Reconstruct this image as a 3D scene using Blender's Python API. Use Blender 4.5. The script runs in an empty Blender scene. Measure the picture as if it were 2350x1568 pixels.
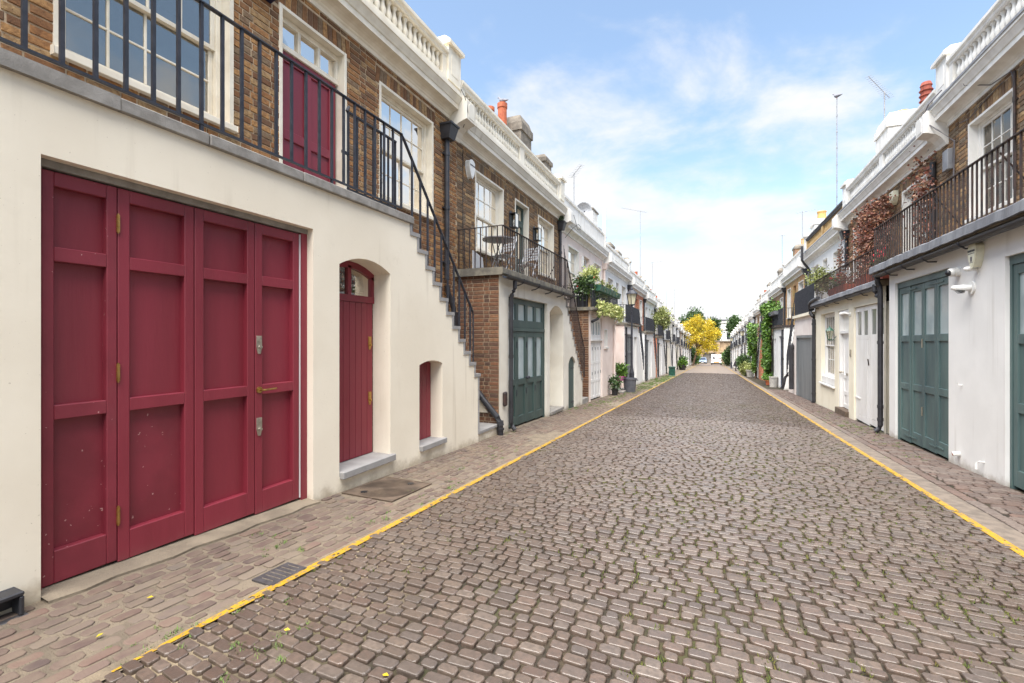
import bpy, bmesh, math, random
import numpy as np
from mathutils import Vector, Matrix, noise as mnoise

R = math.radians
rng = random.Random(7)
nr = np.random.RandomState(11)
SC = bpy.context.scene
COL = SC.collection

# ------------------------------------------------------------------ camera
H_EYE, SLOPE, YAW = 1.42, 0.038, math.atan(457 / 1044)
cam = bpy.data.cameras.new('camera')
cam.sensor_width, cam.lens, cam.shift_y = 36.0, 36 * 1044 / 2350, -6 / 2350
cam.clip_start, cam.clip_end = 0.05, 3000
camo = bpy.data.objects.new('camera', cam)
camo.location = (0, 0, H_EYE)
camo.rotation_euler = (R(90), 0, YAW)
COL.objects.link(camo)
SC.camera = camo

# ------------------------------------------------------------------ sky, sun, exposure
SUN_EL, SUN_AZ = R(66), R(186)          # azimuth measured clockwise from +Y (street direction)
world = bpy.data.worlds.new('World')
SC.world = world
world.use_nodes = True
nt = world.node_tree
nt.nodes.clear()
def N(t, k, **kw):
    n = t.nodes.new(k)
    for a, b in kw.items():
        setattr(n, a, b)
    return n
def math_node(t, op, a, b=None, clamp=False):
    n = N(t, 'ShaderNodeMath', operation=op, use_clamp=clamp)
    for i, x in enumerate((a, b)):
        if x is None: continue
        if isinstance(x, (int, float)): n.inputs[i].default_value = x
        else: t.links.new(x, n.inputs[i])
    return n.outputs[0]
wout = N(nt, 'ShaderNodeOutputWorld')
wbg = N(nt, 'ShaderNodeBackground')
wbg.inputs['Strength'].default_value = 0.10
sky = N(nt, 'ShaderNodeTexSky', sky_type='NISHITA')
sky.sun_disc = False
sky.sun_elevation, sky.sun_rotation = SUN_EL, SUN_AZ
sky.air_density, sky.dust_density, sky.ozone_density = 1.0, 0.6, 1.6
tc = N(nt, 'ShaderNodeTexCoord')
sep = N(nt, 'ShaderNodeSeparateXYZ')
nt.links.new(tc.outputs['Generated'], sep.inputs[0])
zc = math_node(nt, 'MAXIMUM', sep.outputs[2], 0.0)
den = math_node(nt, 'ADD', zc, 0.22)
comb = N(nt, 'ShaderNodeCombineXYZ')
nt.links.new(math_node(nt, 'DIVIDE', sep.outputs[0], den), comb.inputs[0])
nt.links.new(math_node(nt, 'DIVIDE', sep.outputs[1], den), comb.inputs[1])
ns = N(nt, 'ShaderNodeTexNoise')
ns.inputs['Scale'].default_value = 2.1
ns.inputs['Detail'].default_value = 7
ns.inputs['Roughness'].default_value = 0.58
ns.inputs['Distortion'].default_value = 0.25
mp = N(nt, 'ShaderNodeMapping')
mp.inputs['Location'].default_value = (3.1, 1.7, 0.4)
nt.links.new(comb.outputs[0], mp.inputs[0])
nt.links.new(mp.outputs[0], ns.inputs['Vector'])
# low clouds thicken towards the horizon, as under a fair-weather cumulus sky
hz = N(nt, 'ShaderNodeMapRange')
hz.interpolation_type = 'SMOOTHSTEP'
hz.inputs['From Min'].default_value, hz.inputs['From Max'].default_value = 0.04, 0.56
hz.inputs['To Min'].default_value, hz.inputs['To Max'].default_value = 0.20, -0.05
nt.links.new(zc, hz.inputs['Value'])
cl = math_node(nt, 'ADD', ns.outputs['Fac'], hz.outputs[0])
ramp = N(nt, 'ShaderNodeMapRange')
ramp.interpolation_type = 'SMOOTHSTEP'
ramp.inputs['From Min'].default_value, ramp.inputs['From Max'].default_value = 0.43, 0.74
ramp.inputs['To Min'].default_value = 0.08
nt.links.new(cl, ramp.inputs['Value'])
skymul = N(nt, 'ShaderNodeMix', data_type='RGBA', blend_type='MULTIPLY')
skymul.inputs['Factor'].default_value = 1.0
nt.links.new(sky.outputs[0], skymul.inputs['A'])
skymul.inputs['B'].default_value = (1.06, 1.06, 0.98, 1)
cmix = N(nt, 'ShaderNodeMix', data_type='RGBA')
nt.links.new(ramp.outputs[0], cmix.inputs['Factor'])
nt.links.new(skymul.outputs['Result'], cmix.inputs['A'])
cmix.inputs['B'].default_value = (3.25, 3.27, 3.32, 1)
nt.links.new(cmix.outputs['Result'], wbg.inputs['Color'])
nt.links.new(wbg.outputs[0], wout.inputs['Surface'])

sun = bpy.data.lights.new('sun', 'SUN')
sun.energy, sun.angle, sun.color = 4.2, R(68), (1.0, 0.955, 0.90)
suno = bpy.data.objects.new('sun', sun)
sd = Vector((math.sin(SUN_AZ) * math.cos(SUN_EL), math.cos(SUN_AZ) * math.cos(SUN_EL), math.sin(SUN_EL)))
suno.rotation_euler = sd.to_track_quat('Z', 'Y').to_euler()
suno.location = (0, -5, 30)
COL.objects.link(suno)
vs = SC.view_settings
vs.view_transform, vs.look, vs.gamma, vs.exposure = 'Standard', 'None', 1.0, 1.66
vs.use_curve_mapping = False

def lin(r, g, b):
    f = lambda c: (c / 255 / 12.92) if c <= 10 else ((c / 255 + 0.055) / 1.055) ** 2.4
    return (f(r), f(g), f(b), 1.0)

def gz(y):
    return -SLOPE * min(max(y, -40), 150)

# ------------------------------------------------------------------ materials
MATS = {}
def surf(name, c, c2=None, ns=6.0, detail=5, rough=0.6, rough2=None, bump=0.0, bs=80.0, spec=0.5, metal=0.0,
         rnd=None, speck=None, stain=None, stretch=(1, 1, 1), coat=0.0, streak=None, splash=None):
    """Principled surface: two-tone noise, optional per-piece colour list rnd, fine bump, specks and stains."""
    m = bpy.data.materials.new(name)
    m.use_nodes = True
    t = m.node_tree
    t.nodes.clear()
    out = N(t, 'ShaderNodeOutputMaterial')
    b = N(t, 'ShaderNodeBsdfPrincipled')
    t.links.new(b.outputs[0], out.inputs[0])
    b.inputs['Roughness'].default_value = rough
    b.inputs['Metallic'].default_value = metal
    b.inputs['Specular IOR Level'].default_value = spec
    b.inputs['Coat Weight'].default_value = coat
    geo = N(t, 'ShaderNodeNewGeometry')
    pos = geo.outputs['Position']
    if stretch != (1, 1, 1):
        mpn = N(t, 'ShaderNodeMapping')
        mpn.inputs['Scale'].default_value = stretch
        t.links.new(pos, mpn.inputs[0])
        pos = mpn.outputs[0]
    def noise(scale, det=4, off=0.0, rg=0.55):
        n = N(t, 'ShaderNodeTexNoise')
        n.inputs['Scale'].default_value = scale
        n.inputs['Detail'].default_value = det
        n.inputs['Roughness'].default_value = rg
        if off:
            q = N(t, 'ShaderNodeMapping')
            q.inputs['Location'].default_value = (off, off * 1.7, off * 0.6)
            t.links.new(pos, q.inputs[0])
            t.links.new(q.outputs[0], n.inputs['Vector'])
        else:
            t.links.new(pos, n.inputs['Vector'])
        return n.outputs['Fac']
    def mixc(f, a, bb, mode='MIX'):
        x = N(t, 'ShaderNodeMix', data_type='RGBA', blend_type=mode)
        for sock, val in ((x.inputs['Factor'], f), (x.inputs['A'], a), (x.inputs['B'], bb)):
            if isinstance(val, (int, float)): sock.default_value = val
            elif isinstance(val, tuple): sock.default_value = val
            else: t.links.new(val, sock)
        return x.outputs['Result']
    def step(v, lo, hi):
        x = N(t, 'ShaderNodeMapRange')
        x.interpolation_type = 'SMOOTHSTEP'
        x.inputs['From Min'].default_value, x.inputs['From Max'].default_value = lo, hi
        t.links.new(v, x.inputs['Value'])
        return x.outputs[0]
    col = c
    if rnd:
        oi = N(t, 'ShaderNodeObjectInfo')
        s = math_node(t, 'FRACT', math_node(t, 'ADD', oi.outputs['Random'], geo.outputs['Random Per Island']))
        cr = N(t, 'ShaderNodeValToRGB')
        cr.color_ramp.interpolation = 'CONSTANT' if len(rnd) > 8 else 'LINEAR'
        els = cr.color_ramp.elements
        while len(els) < len(rnd): els.new(0.5)
        for i, cc in enumerate(rnd):
            els[i].position = i / (len(rnd) - 1)
            els[i].color = cc
        t.links.new(s, cr.inputs[0])
        col = cr.outputs[0]
    if c2:
        f = step(noise(ns, detail), 0.36, 0.66)
        if rnd:
            f = math_node(t, 'MULTIPLY', f, 0.55)
        col = mixc(f, col, c2)
    if stain:                                   # (colour, scale, lo, hi, amount)
        f = math_node(t, 'MULTIPLY', step(noise(stain[1], 6, 3.3, 0.62), stain[2], stain[3]), stain[4])
        col = mixc(f, col, stain[0])
    if speck:                                   # (colour, scale, threshold, softness)
        f = step(noise(speck[1], 2, 7.1), speck[2], speck[2] + speck[3])
        col = mixc(f, col, speck[0])
    if streak:                                  # (colour, lo, hi, amount): rain runs down the face
        q = N(t, 'ShaderNodeMapping')
        q.inputs['Scale'].default_value = (7, 7, 0.30)
        t.links.new(geo.outputs['Position'], q.inputs[0])
        n = N(t, 'ShaderNodeTexNoise')
        n.inputs['Scale'].default_value = 1.0
        n.inputs['Detail'].default_value = 5
        t.links.new(q.outputs[0], n.inputs['Vector'])
        brk = step(noise(0.9, 3, 2.2), 0.42, 0.62)
        f = math_node(t, 'MULTIPLY', math_node(t, 'MULTIPLY', step(n.outputs['Fac'], streak[1], streak[2]), brk), streak[3])
        col = mixc(f, col, streak[0])
    if splash:                                  # (colour, height, amount): road dirt thrown up the wall foot
        sp = N(t, 'ShaderNodeSeparateXYZ')
        t.links.new(geo.outputs['Position'], sp.inputs[0])
        hgt = math_node(t, 'ADD', sp.outputs[2], math_node(t, 'MULTIPLY', sp.outputs[1], SLOPE))
        v = math_node(t, 'ADD', hgt, math_node(t, 'MULTIPLY', noise(5.0, 6, 8.8, 0.65), splash[1] * 2.4))
        f = math_node(t, 'MULTIPLY', math_node(t, 'SUBTRACT', 1.0, step(v, splash[1] * 0.9, splash[1] * 2.1)), splash[2])
        col = mixc(f, col, splash[0])
    if isinstance(col, tuple): b.inputs['Base Color'].default_value = col
    else: t.links.new(col, b.inputs['Base Color'])
    if rough2 is not None:
        x = N(t, 'ShaderNodeMapRange')
        x.inputs['To Min'].default_value, x.inputs['To Max'].default_value = rough, rough2
        t.links.new(noise(ns * 1.7, 4, 1.9), x.inputs['Value'])
        t.links.new(x.outputs[0], b.inputs['Roughness'])
    if bump:
        bn = N(t, 'ShaderNodeBump')
        bn.inputs['Strength'].default_value = 1.0
        bn.inputs['Distance'].default_value = bump
        t.links.new(noise(bs, 6, 5.0, 0.6), bn.inputs['Height'])
        t.links.new(bn.outputs[0], b.inputs['Normal'])
    MATS[name] = m
    return m

def glass_mat(name, refl=0.30, tint=(0.9, 0.95, 0.97, 1), clear=1.0, body=None, rough=0.01):
    m = bpy.data.materials.new(name)
    m.use_nodes = True
    t = m.node_tree
    t.nodes.clear()
    out = N(t, 'ShaderNodeOutputMaterial')
    gl = N(t, 'ShaderNodeBsdfGlossy')
    gl.inputs['Roughness'].default_value = rough
    gl.inputs['Color'].default_value = (0.86, 0.80, 0.72, 1)
    if body is None:
        tr = N(t, 'ShaderNodeBsdfTransparent')
        tr.inputs['Color'].default_value = tint
    else:
        tr = N(t, 'ShaderNodeBsdfDiffuse')
        tr.inputs['Color'].default_value = body
    lw = N(t, 'ShaderNodeLayerWeight')
    lw.inputs['Blend'].default_value = 0.25
    x = N(t, 'ShaderNodeMapRange')
    x.inputs['To Min'].default_value, x.inputs['To Max'].default_value = refl, 1.0
    t.links.new(lw.outputs['Fresnel'], x.inputs['Value'])
    mx = N(t, 'ShaderNodeMixShader')
    t.links.new(x.outputs[0], mx.inputs[0])
    t.links.new(tr.outputs[0], mx.inputs[1])
    t.links.new(gl.outputs[0], mx.inputs[2])
    # slight waviness of old panes
    geo = N(t, 'ShaderNodeNewGeometry')
    n = N(t, 'ShaderNodeTexNoise')
    n.inputs['Scale'].default_value = 2.2
    t.links.new(geo.outputs['Position'], n.inputs['Vector'])
    bn = N(t, 'ShaderNodeBump')
    bn.inputs['Distance'].default_value = 0.004
    bn.inputs['Strength'].default_value = 1.0
    t.links.new(n.outputs['Fac'], bn.inputs['Height'])
    t.links.new(bn.outputs[0], gl.inputs['Normal'])
    t.links.new(mx.outputs[0], out.inputs[0])
    MATS[name] = m
    return m

def brick_mat(name, c1, c2, mortar, scale=1.0):
    """Brickwork too far off to pick the bricks apart: triplanar-free brick texture in (y, z)."""
    m = bpy.data.materials.new(name)
    m.use_nodes = True
    t = m.node_tree
    b = t.nodes['Principled BSDF']
    b.inputs['Roughness'].default_value = 0.85
    geo = N(t, 'ShaderNodeNewGeometry')
    sp = N(t, 'ShaderNodeSeparateXYZ')
    t.links.new(geo.outputs['Position'], sp.inputs[0])
    cb = N(t, 'ShaderNodeCombineXYZ')
    t.links.new(math_node(t, 'ADD', sp.outputs[1], sp.outputs[0]), cb.inputs[0])
    t.links.new(sp.outputs[2], cb.inputs[1])
    br = N(t, 'ShaderNodeTexBrick')
    br.offset = 0.5
    br.inputs['Scale'].default_value = 1.0
    br.inputs['Brick Width'].default_value = 0.19 * scale
    br.inputs['Row Height'].default_value = 0.075 * scale
    br.inputs['Mortar Size'].default_value = 0.006
    br.inputs['Color1'].default_value, br.inputs['Color2'].default_value, br.inputs['Mortar'].default_value = c1, c2, mortar
    t.links.new(cb.outputs[0], br.inputs['Vector'])
    n = N(t, 'ShaderNodeTexNoise')
    n.inputs['Scale'].default_value = 2.3
    n.inputs['Detail'].default_value = 6
    t.links.new(geo.outputs['Position'], n.inputs['Vector'])
    mx = N(t, 'ShaderNodeMix', data_type='RGBA', blend_type='MULTIPLY')
    mx.inputs['Factor'].default_value = 0.5
    t.links.new(br.outputs['Color'], mx.inputs['A'])
    t.links.new(n.outputs['Color'], mx.inputs['B'])
    hs = N(t, 'ShaderNodeHueSaturation')
    hs.inputs['Value'].default_value = 1.35
    t.links.new(mx.outputs['Result'], hs.inputs['Color'])
    t.links.new(hs.outputs[0], b.inputs['Base Color'])
    bn = N(t, 'ShaderNodeBump')
    bn.inputs['Distance'].default_value = 0.006
    t.links.new(br.outputs['Fac'], bn.inputs['Height'])
    bn.invert = True
    t.links.new(bn.outputs[0], b.inputs['Normal'])
    MATS[name] = m
    return m

M = {}
M['cream'] = surf('cream_render', lin(235, 226, 207), lin(227, 217, 197), ns=0.9, rough=0.75, bump=0.0011, bs=30,
                  stain=(lin(186, 174, 152), 2.6, 0.60, 0.84, 0.42), speck=(lin(196, 184, 164), 60, 0.70, 0.06),
                  streak=(lin(198, 186, 164), 0.56, 0.70, 0.55), splash=(lin(158, 142, 116), 0.14, 0.75))
M['cream_trim'] = surf('cream_trim_paint', lin(230, 222, 204), lin(218, 208, 188), ns=5, rough=0.55, bump=0.0006, bs=40)
M['offwhite'] = surf('offwhite_render', lin(226, 221, 208), lin(214, 208, 194), ns=1.6, rough=0.75, bump=0.0012, bs=50,
                     stain=(lin(170, 160, 145), 2.5, 0.62, 0.85, 0.4),
                     streak=(lin(180, 170, 152), 0.54, 0.70, 0.55), splash=(lin(140, 128, 106), 0.16, 0.8))
M['white'] = surf('white_render', lin(230, 229, 226), lin(222, 221, 218), ns=1.4, rough=0.7, bump=0.0010, bs=45,
                  stain=(lin(196, 192, 184), 2.2, 0.62, 0.85, 0.35),
                  streak=(lin(190, 186, 178), 0.54, 0.70, 0.5), splash=(lin(150, 140, 124), 0.14, 0.7))
M['white_trim'] = surf('white_trim_paint', lin(228, 226, 221), lin(212, 209, 202), ns=4, rough=0.6, bump=0.0008, bs=40,
                       stain=(lin(150, 143, 132), 3.4, 0.60, 0.82, 0.45), stretch=(1, 1, 0.45))
M['pinkish'] = surf('pinkish_white_render', lin(228, 219, 212), lin(218, 207, 200), ns=1.8, rough=0.75, bump=0.001)
M['yellowcream'] = surf('yellow_cream_render', lin(232, 225, 205), lin(224, 216, 194), ns=1.8, rough=0.75, bump=0.001)
M['pink'] = surf('pink_painted_brick', lin(234, 219, 210), lin(224, 207, 197), ns=2.0, rough=0.75, bump=0.002, bs=20,
                 stain=(lin(150, 120, 108), 5, 0.66, 0.82, 0.5))
M['mortar'] = surf('brick_mortar', lin(200, 178, 148), lin(172, 150, 122), ns=7, rough=0.95, bump=0.004, bs=120)
M['mortar_dark'] = surf('sooty_mortar', lin(168, 150, 126), lin(138, 121, 101), ns=7, rough=0.95, bump=0.004, bs=120)
def L(*a): return lin(*a)
GK = 0.60                                   # worn paving is far darker than it looks under the open sky
def lg(r, g, b):
    c = lin(r, g, b)
    return (c[0] * GK, c[1] * GK, c[2] * GK, 1.0)
M['brick'] = surf('stock_brick', (0, 0, 0, 1), lin(104, 68, 42), ns=28, rough=0.92, bump=0.006, bs=75,
                  rnd=[L(142, 102, 66), L(164, 119, 74), L(112, 84, 62), L(174, 131, 83), L(150, 105, 64), L(128, 108, 84), L(116, 82, 56), L(168, 137, 96), L(132, 92, 58), L(154, 116, 80)],
                  speck=(lin(70, 46, 32), 90, 0.66, 0.05), stain=(lin(96, 68, 48), 1.6, 0.55, 0.8, 0.4))
M['brick_sooty'] = surf('sooty_stock_brick', (0, 0, 0, 1), lin(100, 76, 52), ns=28, rough=0.92, bump=0.006, bs=75,
                        rnd=[L(140, 112, 82), L(110, 90, 70), L(160, 126, 86), L(100, 83, 65), L(150, 114, 76), L(122, 108, 90), L(172, 142, 102), L(104, 80, 60), L(134, 104, 74), L(156, 132, 100)],
                        speck=(lin(66, 52, 40), 80, 0.66, 0.05), stain=(lin(102, 86, 68), 1.3, 0.5, 0.8, 0.5))
M['brick_red'] = surf('dark_red_brick', (0, 0, 0, 1), lin(76, 50, 38), ns=24, rough=0.92, bump=0.006, bs=75,
                      rnd=[L(126, 88, 64), L(100, 72, 58), L(144, 104, 74), L(84, 66, 56), L(134, 92, 64), L(106, 80, 64)],
                      speck=(lin(60, 44, 36), 80, 0.66, 0.05))
M['far_brick'] = brick_mat('far_stock_brick', lin(150, 116, 80), lin(120, 88, 60), lin(165, 150, 128))
M['far_brick_orange'] = brick_mat('far_orange_brick', lin(190, 112, 74), lin(164, 90, 58), lin(196, 170, 145))
M['far_brick_yellow'] = brick_mat('far_yellow_brick', lin(186, 146, 92), lin(160, 118, 70), lin(190, 170, 135))
M['burgundy'] = surf('burgundy_gloss_paint', lin(132, 45, 58), lin(117, 38, 49), ns=2.2, rough=0.34, rough2=0.52, bump=0.0016, bs=60,
                     stretch=(1, 1, 0.12), stain=(lin(146, 59, 73), 1.1, 0.5, 0.8, 0.5), splash=(lin(128, 76, 76), 0.12, 0.5))
M['burgundy_low'] = surf('burgundy_spattered_paint', lin(130, 45, 58), lin(115, 39, 50), ns=2.4, rough=0.40, rough2=0.56, bump=0.0012, bs=40,
                         stain=(lin(118, 54, 60), 2.3, 0.5, 0.75, 0.5),
                         speck=(lin(178, 138, 134), 34, 0.715, 0.02))
M['green'] = surf('dark_green_paint', lin(66, 84, 80), lin(58, 75, 72), ns=3, rough=0.45, rough2=0.6, bump=0.0006, bs=30, stretch=(1, 1, .3))
M['green_worn'] = surf('worn_green_paint', lin(84, 105, 103), lin(66, 84, 86), ns=2.6, rough=0.4, rough2=0.6, bump=0.001, bs=40, stretch=(1, 1, .18),
                       speck=(lin(100, 128, 116), 12, 0.70, 0.08))
M['white_paint'] = surf('white_door_paint', lin(229, 228, 226), lin(216, 214, 210), ns=2.5, rough=0.42, rough2=0.55, bump=0.0006, bs=30,
                        stain=(lin(180, 172, 160), 3.0, 0.66, 0.86, 0.4), stretch=(1, 1, .3))
M['grey_paint'] = surf('grey_door_paint', lin(120, 124, 126), lin(104, 108, 110), ns=3, rough=0.45, bump=0.0006, stretch=(1, 1, .2))
M['wood_grey'] = surf('weathered_grey_wood', lin(126, 122, 114), lin(100, 95, 88), ns=6, rough=0.8, bump=0.002, stretch=(1, 1, .1))
M['blue_paint'] = surf('blue_door_paint', lin(58, 88, 118), lin(48, 72, 98), ns=3, rough=0.4)
M['iron'] = surf('black_iron_paint', lin(38, 40, 48), lin(50, 52, 60), ns=14, rough=0.42, rough2=0.6, bump=0.0006, bs=120)
M['iron_rust'] = surf('rusty_black_iron', lin(40, 34, 34), lin(64, 46, 40), ns=10, rough=0.6, bump=0.0008, bs=100)
M['plastic'] = surf('black_pipe_plastic', lin(38, 38, 42), lin(52, 52, 56), ns=5, rough=0.38, rough2=0.55, stain=(lin(95, 92, 90), 9, 0.66, 0.85, 0.4))
M['stone'] = surf('grey_stone', lin(150, 146, 140), lin(128, 124, 118), ns=9, rough=0.85, bump=0.0025, bs=110,
                  stain=(lin(106, 102, 94), 4, 0.58, 0.8, 0.5))
M['step_stone'] = surf('smooth_grey_step_stone', lin(152, 150, 148), lin(140, 138, 136), ns=7, rough=0.7, bump=0.001, bs=90)
M['mossy_stone'] = surf('mossy_dark_stone', lin(96, 92, 84), lin(128, 122, 108), ns=6, rough=0.9, bump=0.006, bs=60,
                        stain=(lin(128, 124, 64), 5, 0.62, 0.74, 0.7))
M['lead'] = surf('grey_lead_sheet', lin(136, 138, 142), lin(112, 113, 118), ns=5, rough=0.55, rough2=0.7, bump=0.012, bs=14, metal=0.1,
                 stain=(lin(84, 80, 76), 6, 0.58, 0.78, 0.6), stretch=(1, 1, 0.3))
M['concrete'] = surf('worn_concrete', lin(136, 124, 106), lin(116, 105, 90), ns=5, rough=0.95, bump=0.006, bs=70,
                     stain=(lin(120, 106, 86), 3, 0.55, 0.8, 0.5))
M['slate'] = surf('dark_roof_felt', lin(92, 92, 94), lin(78, 78, 80), ns=3, rough=0.9)
M['terracotta'] = surf('terracotta', lin(180, 98, 64), lin(156, 82, 54), ns=9, rough=0.8, bump=0.002)
M['terracotta_red'] = surf('red_terracotta', lin(152, 78, 60), lin(130, 64, 50), ns=9, rough=0.8, bump=0.002)
M['buff'] = surf('buff_pot', lin(204, 166, 104), lin(184, 146, 90), ns=9, rough=0.8)
M['yellow_stone'] = surf('unpainted_yellow_stone', lin(196, 166, 116), lin(172, 142, 96), ns=6, rough=0.85, bump=0.002)
M['cement'] = surf('weathered_cement', lin(134, 126, 114), lin(106, 99, 90), ns=5, rough=0.95, bump=0.01, bs=30,
                   stain=(lin(84, 80, 66), 3, 0.55, 0.75, 0.5))
M['brass'] = surf('brass', lin(190, 154, 92), lin(168, 132, 74), ns=30, rough=0.32, metal=0.9)
M['steel'] = surf('satin_steel', lin(190, 182, 166), lin(168, 160, 146), ns=30, rough=0.38, metal=0.8)
M['alu'] = surf('dull_aluminium', lin(165, 166, 168), lin(140, 141, 143), ns=20, rough=0.5, metal=0.5)
M['darkroom'] = surf('dim_room', lin(128, 126, 124), lin(104, 102, 100), ns=1, rough=0.95)
M['curtain'] = surf('pale_blind', lin(226, 224, 216), lin(206, 204, 198), ns=3, rough=0.9, stretch=(1, 6, 0.2))
M['frosted'] = surf('obscured_glass', lin(168, 182, 184), lin(148, 162, 164), ns=2, rough=0.10, spec=0.9)
M['greyglass'] = surf('grey_obscured_glass', lin(140, 144, 140), lin(120, 124, 120), ns=2, rough=0.08, spec=0.9)
M['pane'] = glass_mat('window_glass', 0.20)
M['pane_clear'] = glass_mat('clear_window_glass', 0.14)
M['pane_far'] = glass_mat('far_window_glass', 0.30, body=lin(66, 70, 74))
M['lampglass'] = glass_mat('lantern_glass', 0.10, tint=(0.97, 0.97, 0.9, 1))
M['lampmilk'] = surf('milky_lantern_glass', lin(212, 206, 176), lin(200, 194, 164), ns=3, rough=0.25)
M['plasticwhite'] = surf('white_box_plastic', lin(226, 226, 222), lin(214, 213, 208), ns=6, rough=0.4)
M['ivory'] = surf('ivory_plastic', lin(222, 220, 196), lin(208, 206, 184), ns=6, rough=0.45)
M['ink'] = surf('dark_lettering', lin(52, 52, 58), rough=0.6)
M['inkred'] = surf('red_lettering', lin(170, 62, 66), rough=0.6)
M['inkgrey'] = surf('grey_lettering', lin(96, 92, 96), rough=0.6)
M['ground'] = surf('packed_earth', lin(120, 112, 98), lin(96, 92, 80), ns=0.8, rough=1.0)
M['yellow'] = surf('yellow_road_paint', lin(178, 138, 26), lin(162, 124, 22), ns=16, rough=0.6, bump=0.003, bs=160,
                   speck=(lg(160, 138, 102), 40, 0.52, 0.10))
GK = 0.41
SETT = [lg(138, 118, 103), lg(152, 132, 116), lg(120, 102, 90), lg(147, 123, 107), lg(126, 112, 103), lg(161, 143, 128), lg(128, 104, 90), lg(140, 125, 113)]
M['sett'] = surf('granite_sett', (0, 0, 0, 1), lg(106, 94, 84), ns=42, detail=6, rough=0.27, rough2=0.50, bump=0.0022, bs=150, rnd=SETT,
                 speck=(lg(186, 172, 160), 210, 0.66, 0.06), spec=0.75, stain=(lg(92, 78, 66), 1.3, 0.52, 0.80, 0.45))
GK = 0.50
SETTL = [lg(140, 118, 106), lg(118, 96, 88), lg(156, 140, 124), lg(130, 106, 96), lg(110, 92, 86), lg(150, 120, 106), lg(134, 122, 112)]
M['sett_sandy'] = surf('dusty_sett', (0, 0, 0, 1), lg(156, 138, 118), ns=11, detail=7, rough=0.85, bump=0.003, bs=120, rnd=SETTL,
                       stain=(lg(172, 155, 128), 2.2, 0.50, 0.76, 0.5))
GK = 0.56
SETTR = [lg(144, 124, 112), lg(124, 110, 102), lg(148, 120, 106), lg(138, 125, 116), lg(160, 144, 132), lg(130, 108, 96)]
M['sett_red'] = surf('reddish_sett', (0, 0, 0, 1), lg(112, 94, 86), ns=30, detail=6, rough=0.55, rough2=0.75, bump=0.003, bs=130, rnd=SETTR)
GK = 0.56
M['leaf_green'] = surf('green_leaf', (0, 0, 0, 1), rough=0.5, rnd=[L(58, 92, 30), L(84, 120, 40), L(44, 72, 26), L(104, 140, 48), L(70, 104, 36), L(120, 150, 52)])
M['leaf_dark'] = surf('dark_leaf', (0, 0, 0, 1), rough=0.5, rnd=[L(48, 72, 36), L(66, 92, 44), L(38, 58, 30), L(82, 106, 52), L(56, 80, 38)])
M['leaf_yellow'] = surf('golden_leaf', (0, 0, 0, 1), rough=0.5, rnd=[L(208, 178, 26), L(186, 158, 22), L(220, 194, 48), L(158, 146, 36), L(200, 172, 30), L(134, 136, 40)])
M['leaf_red'] = surf('russet_leaf', (0, 0, 0, 1), rough=0.55, rnd=[L(122, 72, 58), L(92, 62, 52), L(150, 92, 68), L(84, 64, 54), L(134, 74, 60), L(112, 88, 70), L(166, 116, 84), L(104, 92, 74)])
M['leaf_olive'] = surf('olive_leaf', (0, 0, 0, 1), rough=0.55, rnd=[L(106, 116, 58), L(132, 138, 76), L(84, 98, 46), L(150, 152, 92), L(116, 122, 62)])
M['leaf_variegated'] = surf('variegated_leaf', (0, 0, 0, 1), rough=0.5, rnd=[L(150, 162, 78), L(196, 198, 128), L(110, 132, 54), L(212, 210, 150), L(132, 148, 66)])
M['moss'] = surf('moss_tuft', (0, 0, 0, 1), rough=0.9, rnd=[L(58, 68, 20), L(76, 84, 24), L(48, 60, 16), L(88, 84, 30), L(60, 78, 22), L(84, 70, 28)])
M['grass'] = surf('grass_blade', (0, 0, 0, 1), rough=0.7, rnd=[L(74, 98, 36), L(94, 116, 48), L(62, 86, 32), L(108, 116, 58)])
M['bark'] = surf('bark', lin(104, 84, 66), lin(78, 62, 50), ns=9, rough=0.95, bump=0.01, bs=30, stretch=(1, 1, .3))
M['flower_red'] = surf('red_petal', lin(196, 30, 36), lin(170, 22, 40), ns=20, rough=0.5)
M['flower_pink'] = surf('pink_planter_plastic', lin(178, 88, 138), lin(164, 76, 124), ns=6, rough=0.5)
M['boxgreen'] = surf('green_planter_plastic', lin(44, 92, 74), lin(36, 78, 62), ns=6, rough=0.4)
M['bingreen'] = surf('green_bin_plastic', lin(34, 82, 68), lin(28, 70, 58), ns=6, rough=0.4)
M['bingrey'] = surf('grey_bin_plastic', lin(96, 98, 104), lin(84, 86, 92), ns=6, rough=0.5)
M['potblack'] = surf('black_pot_plastic', lin(46, 46, 48), lin(38, 38, 40), ns=6, rough=0.5)
M['potgrey'] = surf('pale_stone_pot', lin(176, 172, 164), lin(156, 152, 146), ns=9, rough=0.85)
M['carpaint'] = surf('pale_blue_car_paint', lin(150, 166, 186), rough=0.2, coat=0.6, metal=0.3)
M['vanpaint'] = surf('white_van_paint', lin(226, 226, 228), rough=0.28, coat=0.4)
M['tyre'] = surf('tyre_rubber', lin(30, 30, 32), rough=0.8)
M['blacktrim'] = surf('black_trim', lin(26, 26, 30), rough=0.4)
M['carglass'] = glass_mat('car_glass', 0.35, body=lin(30, 40, 60))
M['headlight'] = surf('headlight_lens', lin(210, 214, 220), rough=0.1)
M['taillight'] = surf('tail_light_lens', lin(150, 28, 28), rough=0.2)
M['plate_yellow'] = surf('yellow_plate', lin(216, 150, 40), rough=0.4)
M['plate_white'] = surf('white_plate', lin(230, 230, 226), rough=0.4)
M['skin'] = surf('skin', lin(206, 160, 136), rough=0.5)
M['coat'] = surf('black_coat_cloth', lin(36, 32, 36), lin(46, 40, 44), ns=14, rough=0.9)
M['hair'] = surf('dark_hair', lin(34, 28, 26), rough=0.6)
M['pigeon'] = surf('pigeon_feather', lin(128, 128, 134), lin(100, 100, 108), ns=20, rough=0.8)
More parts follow.
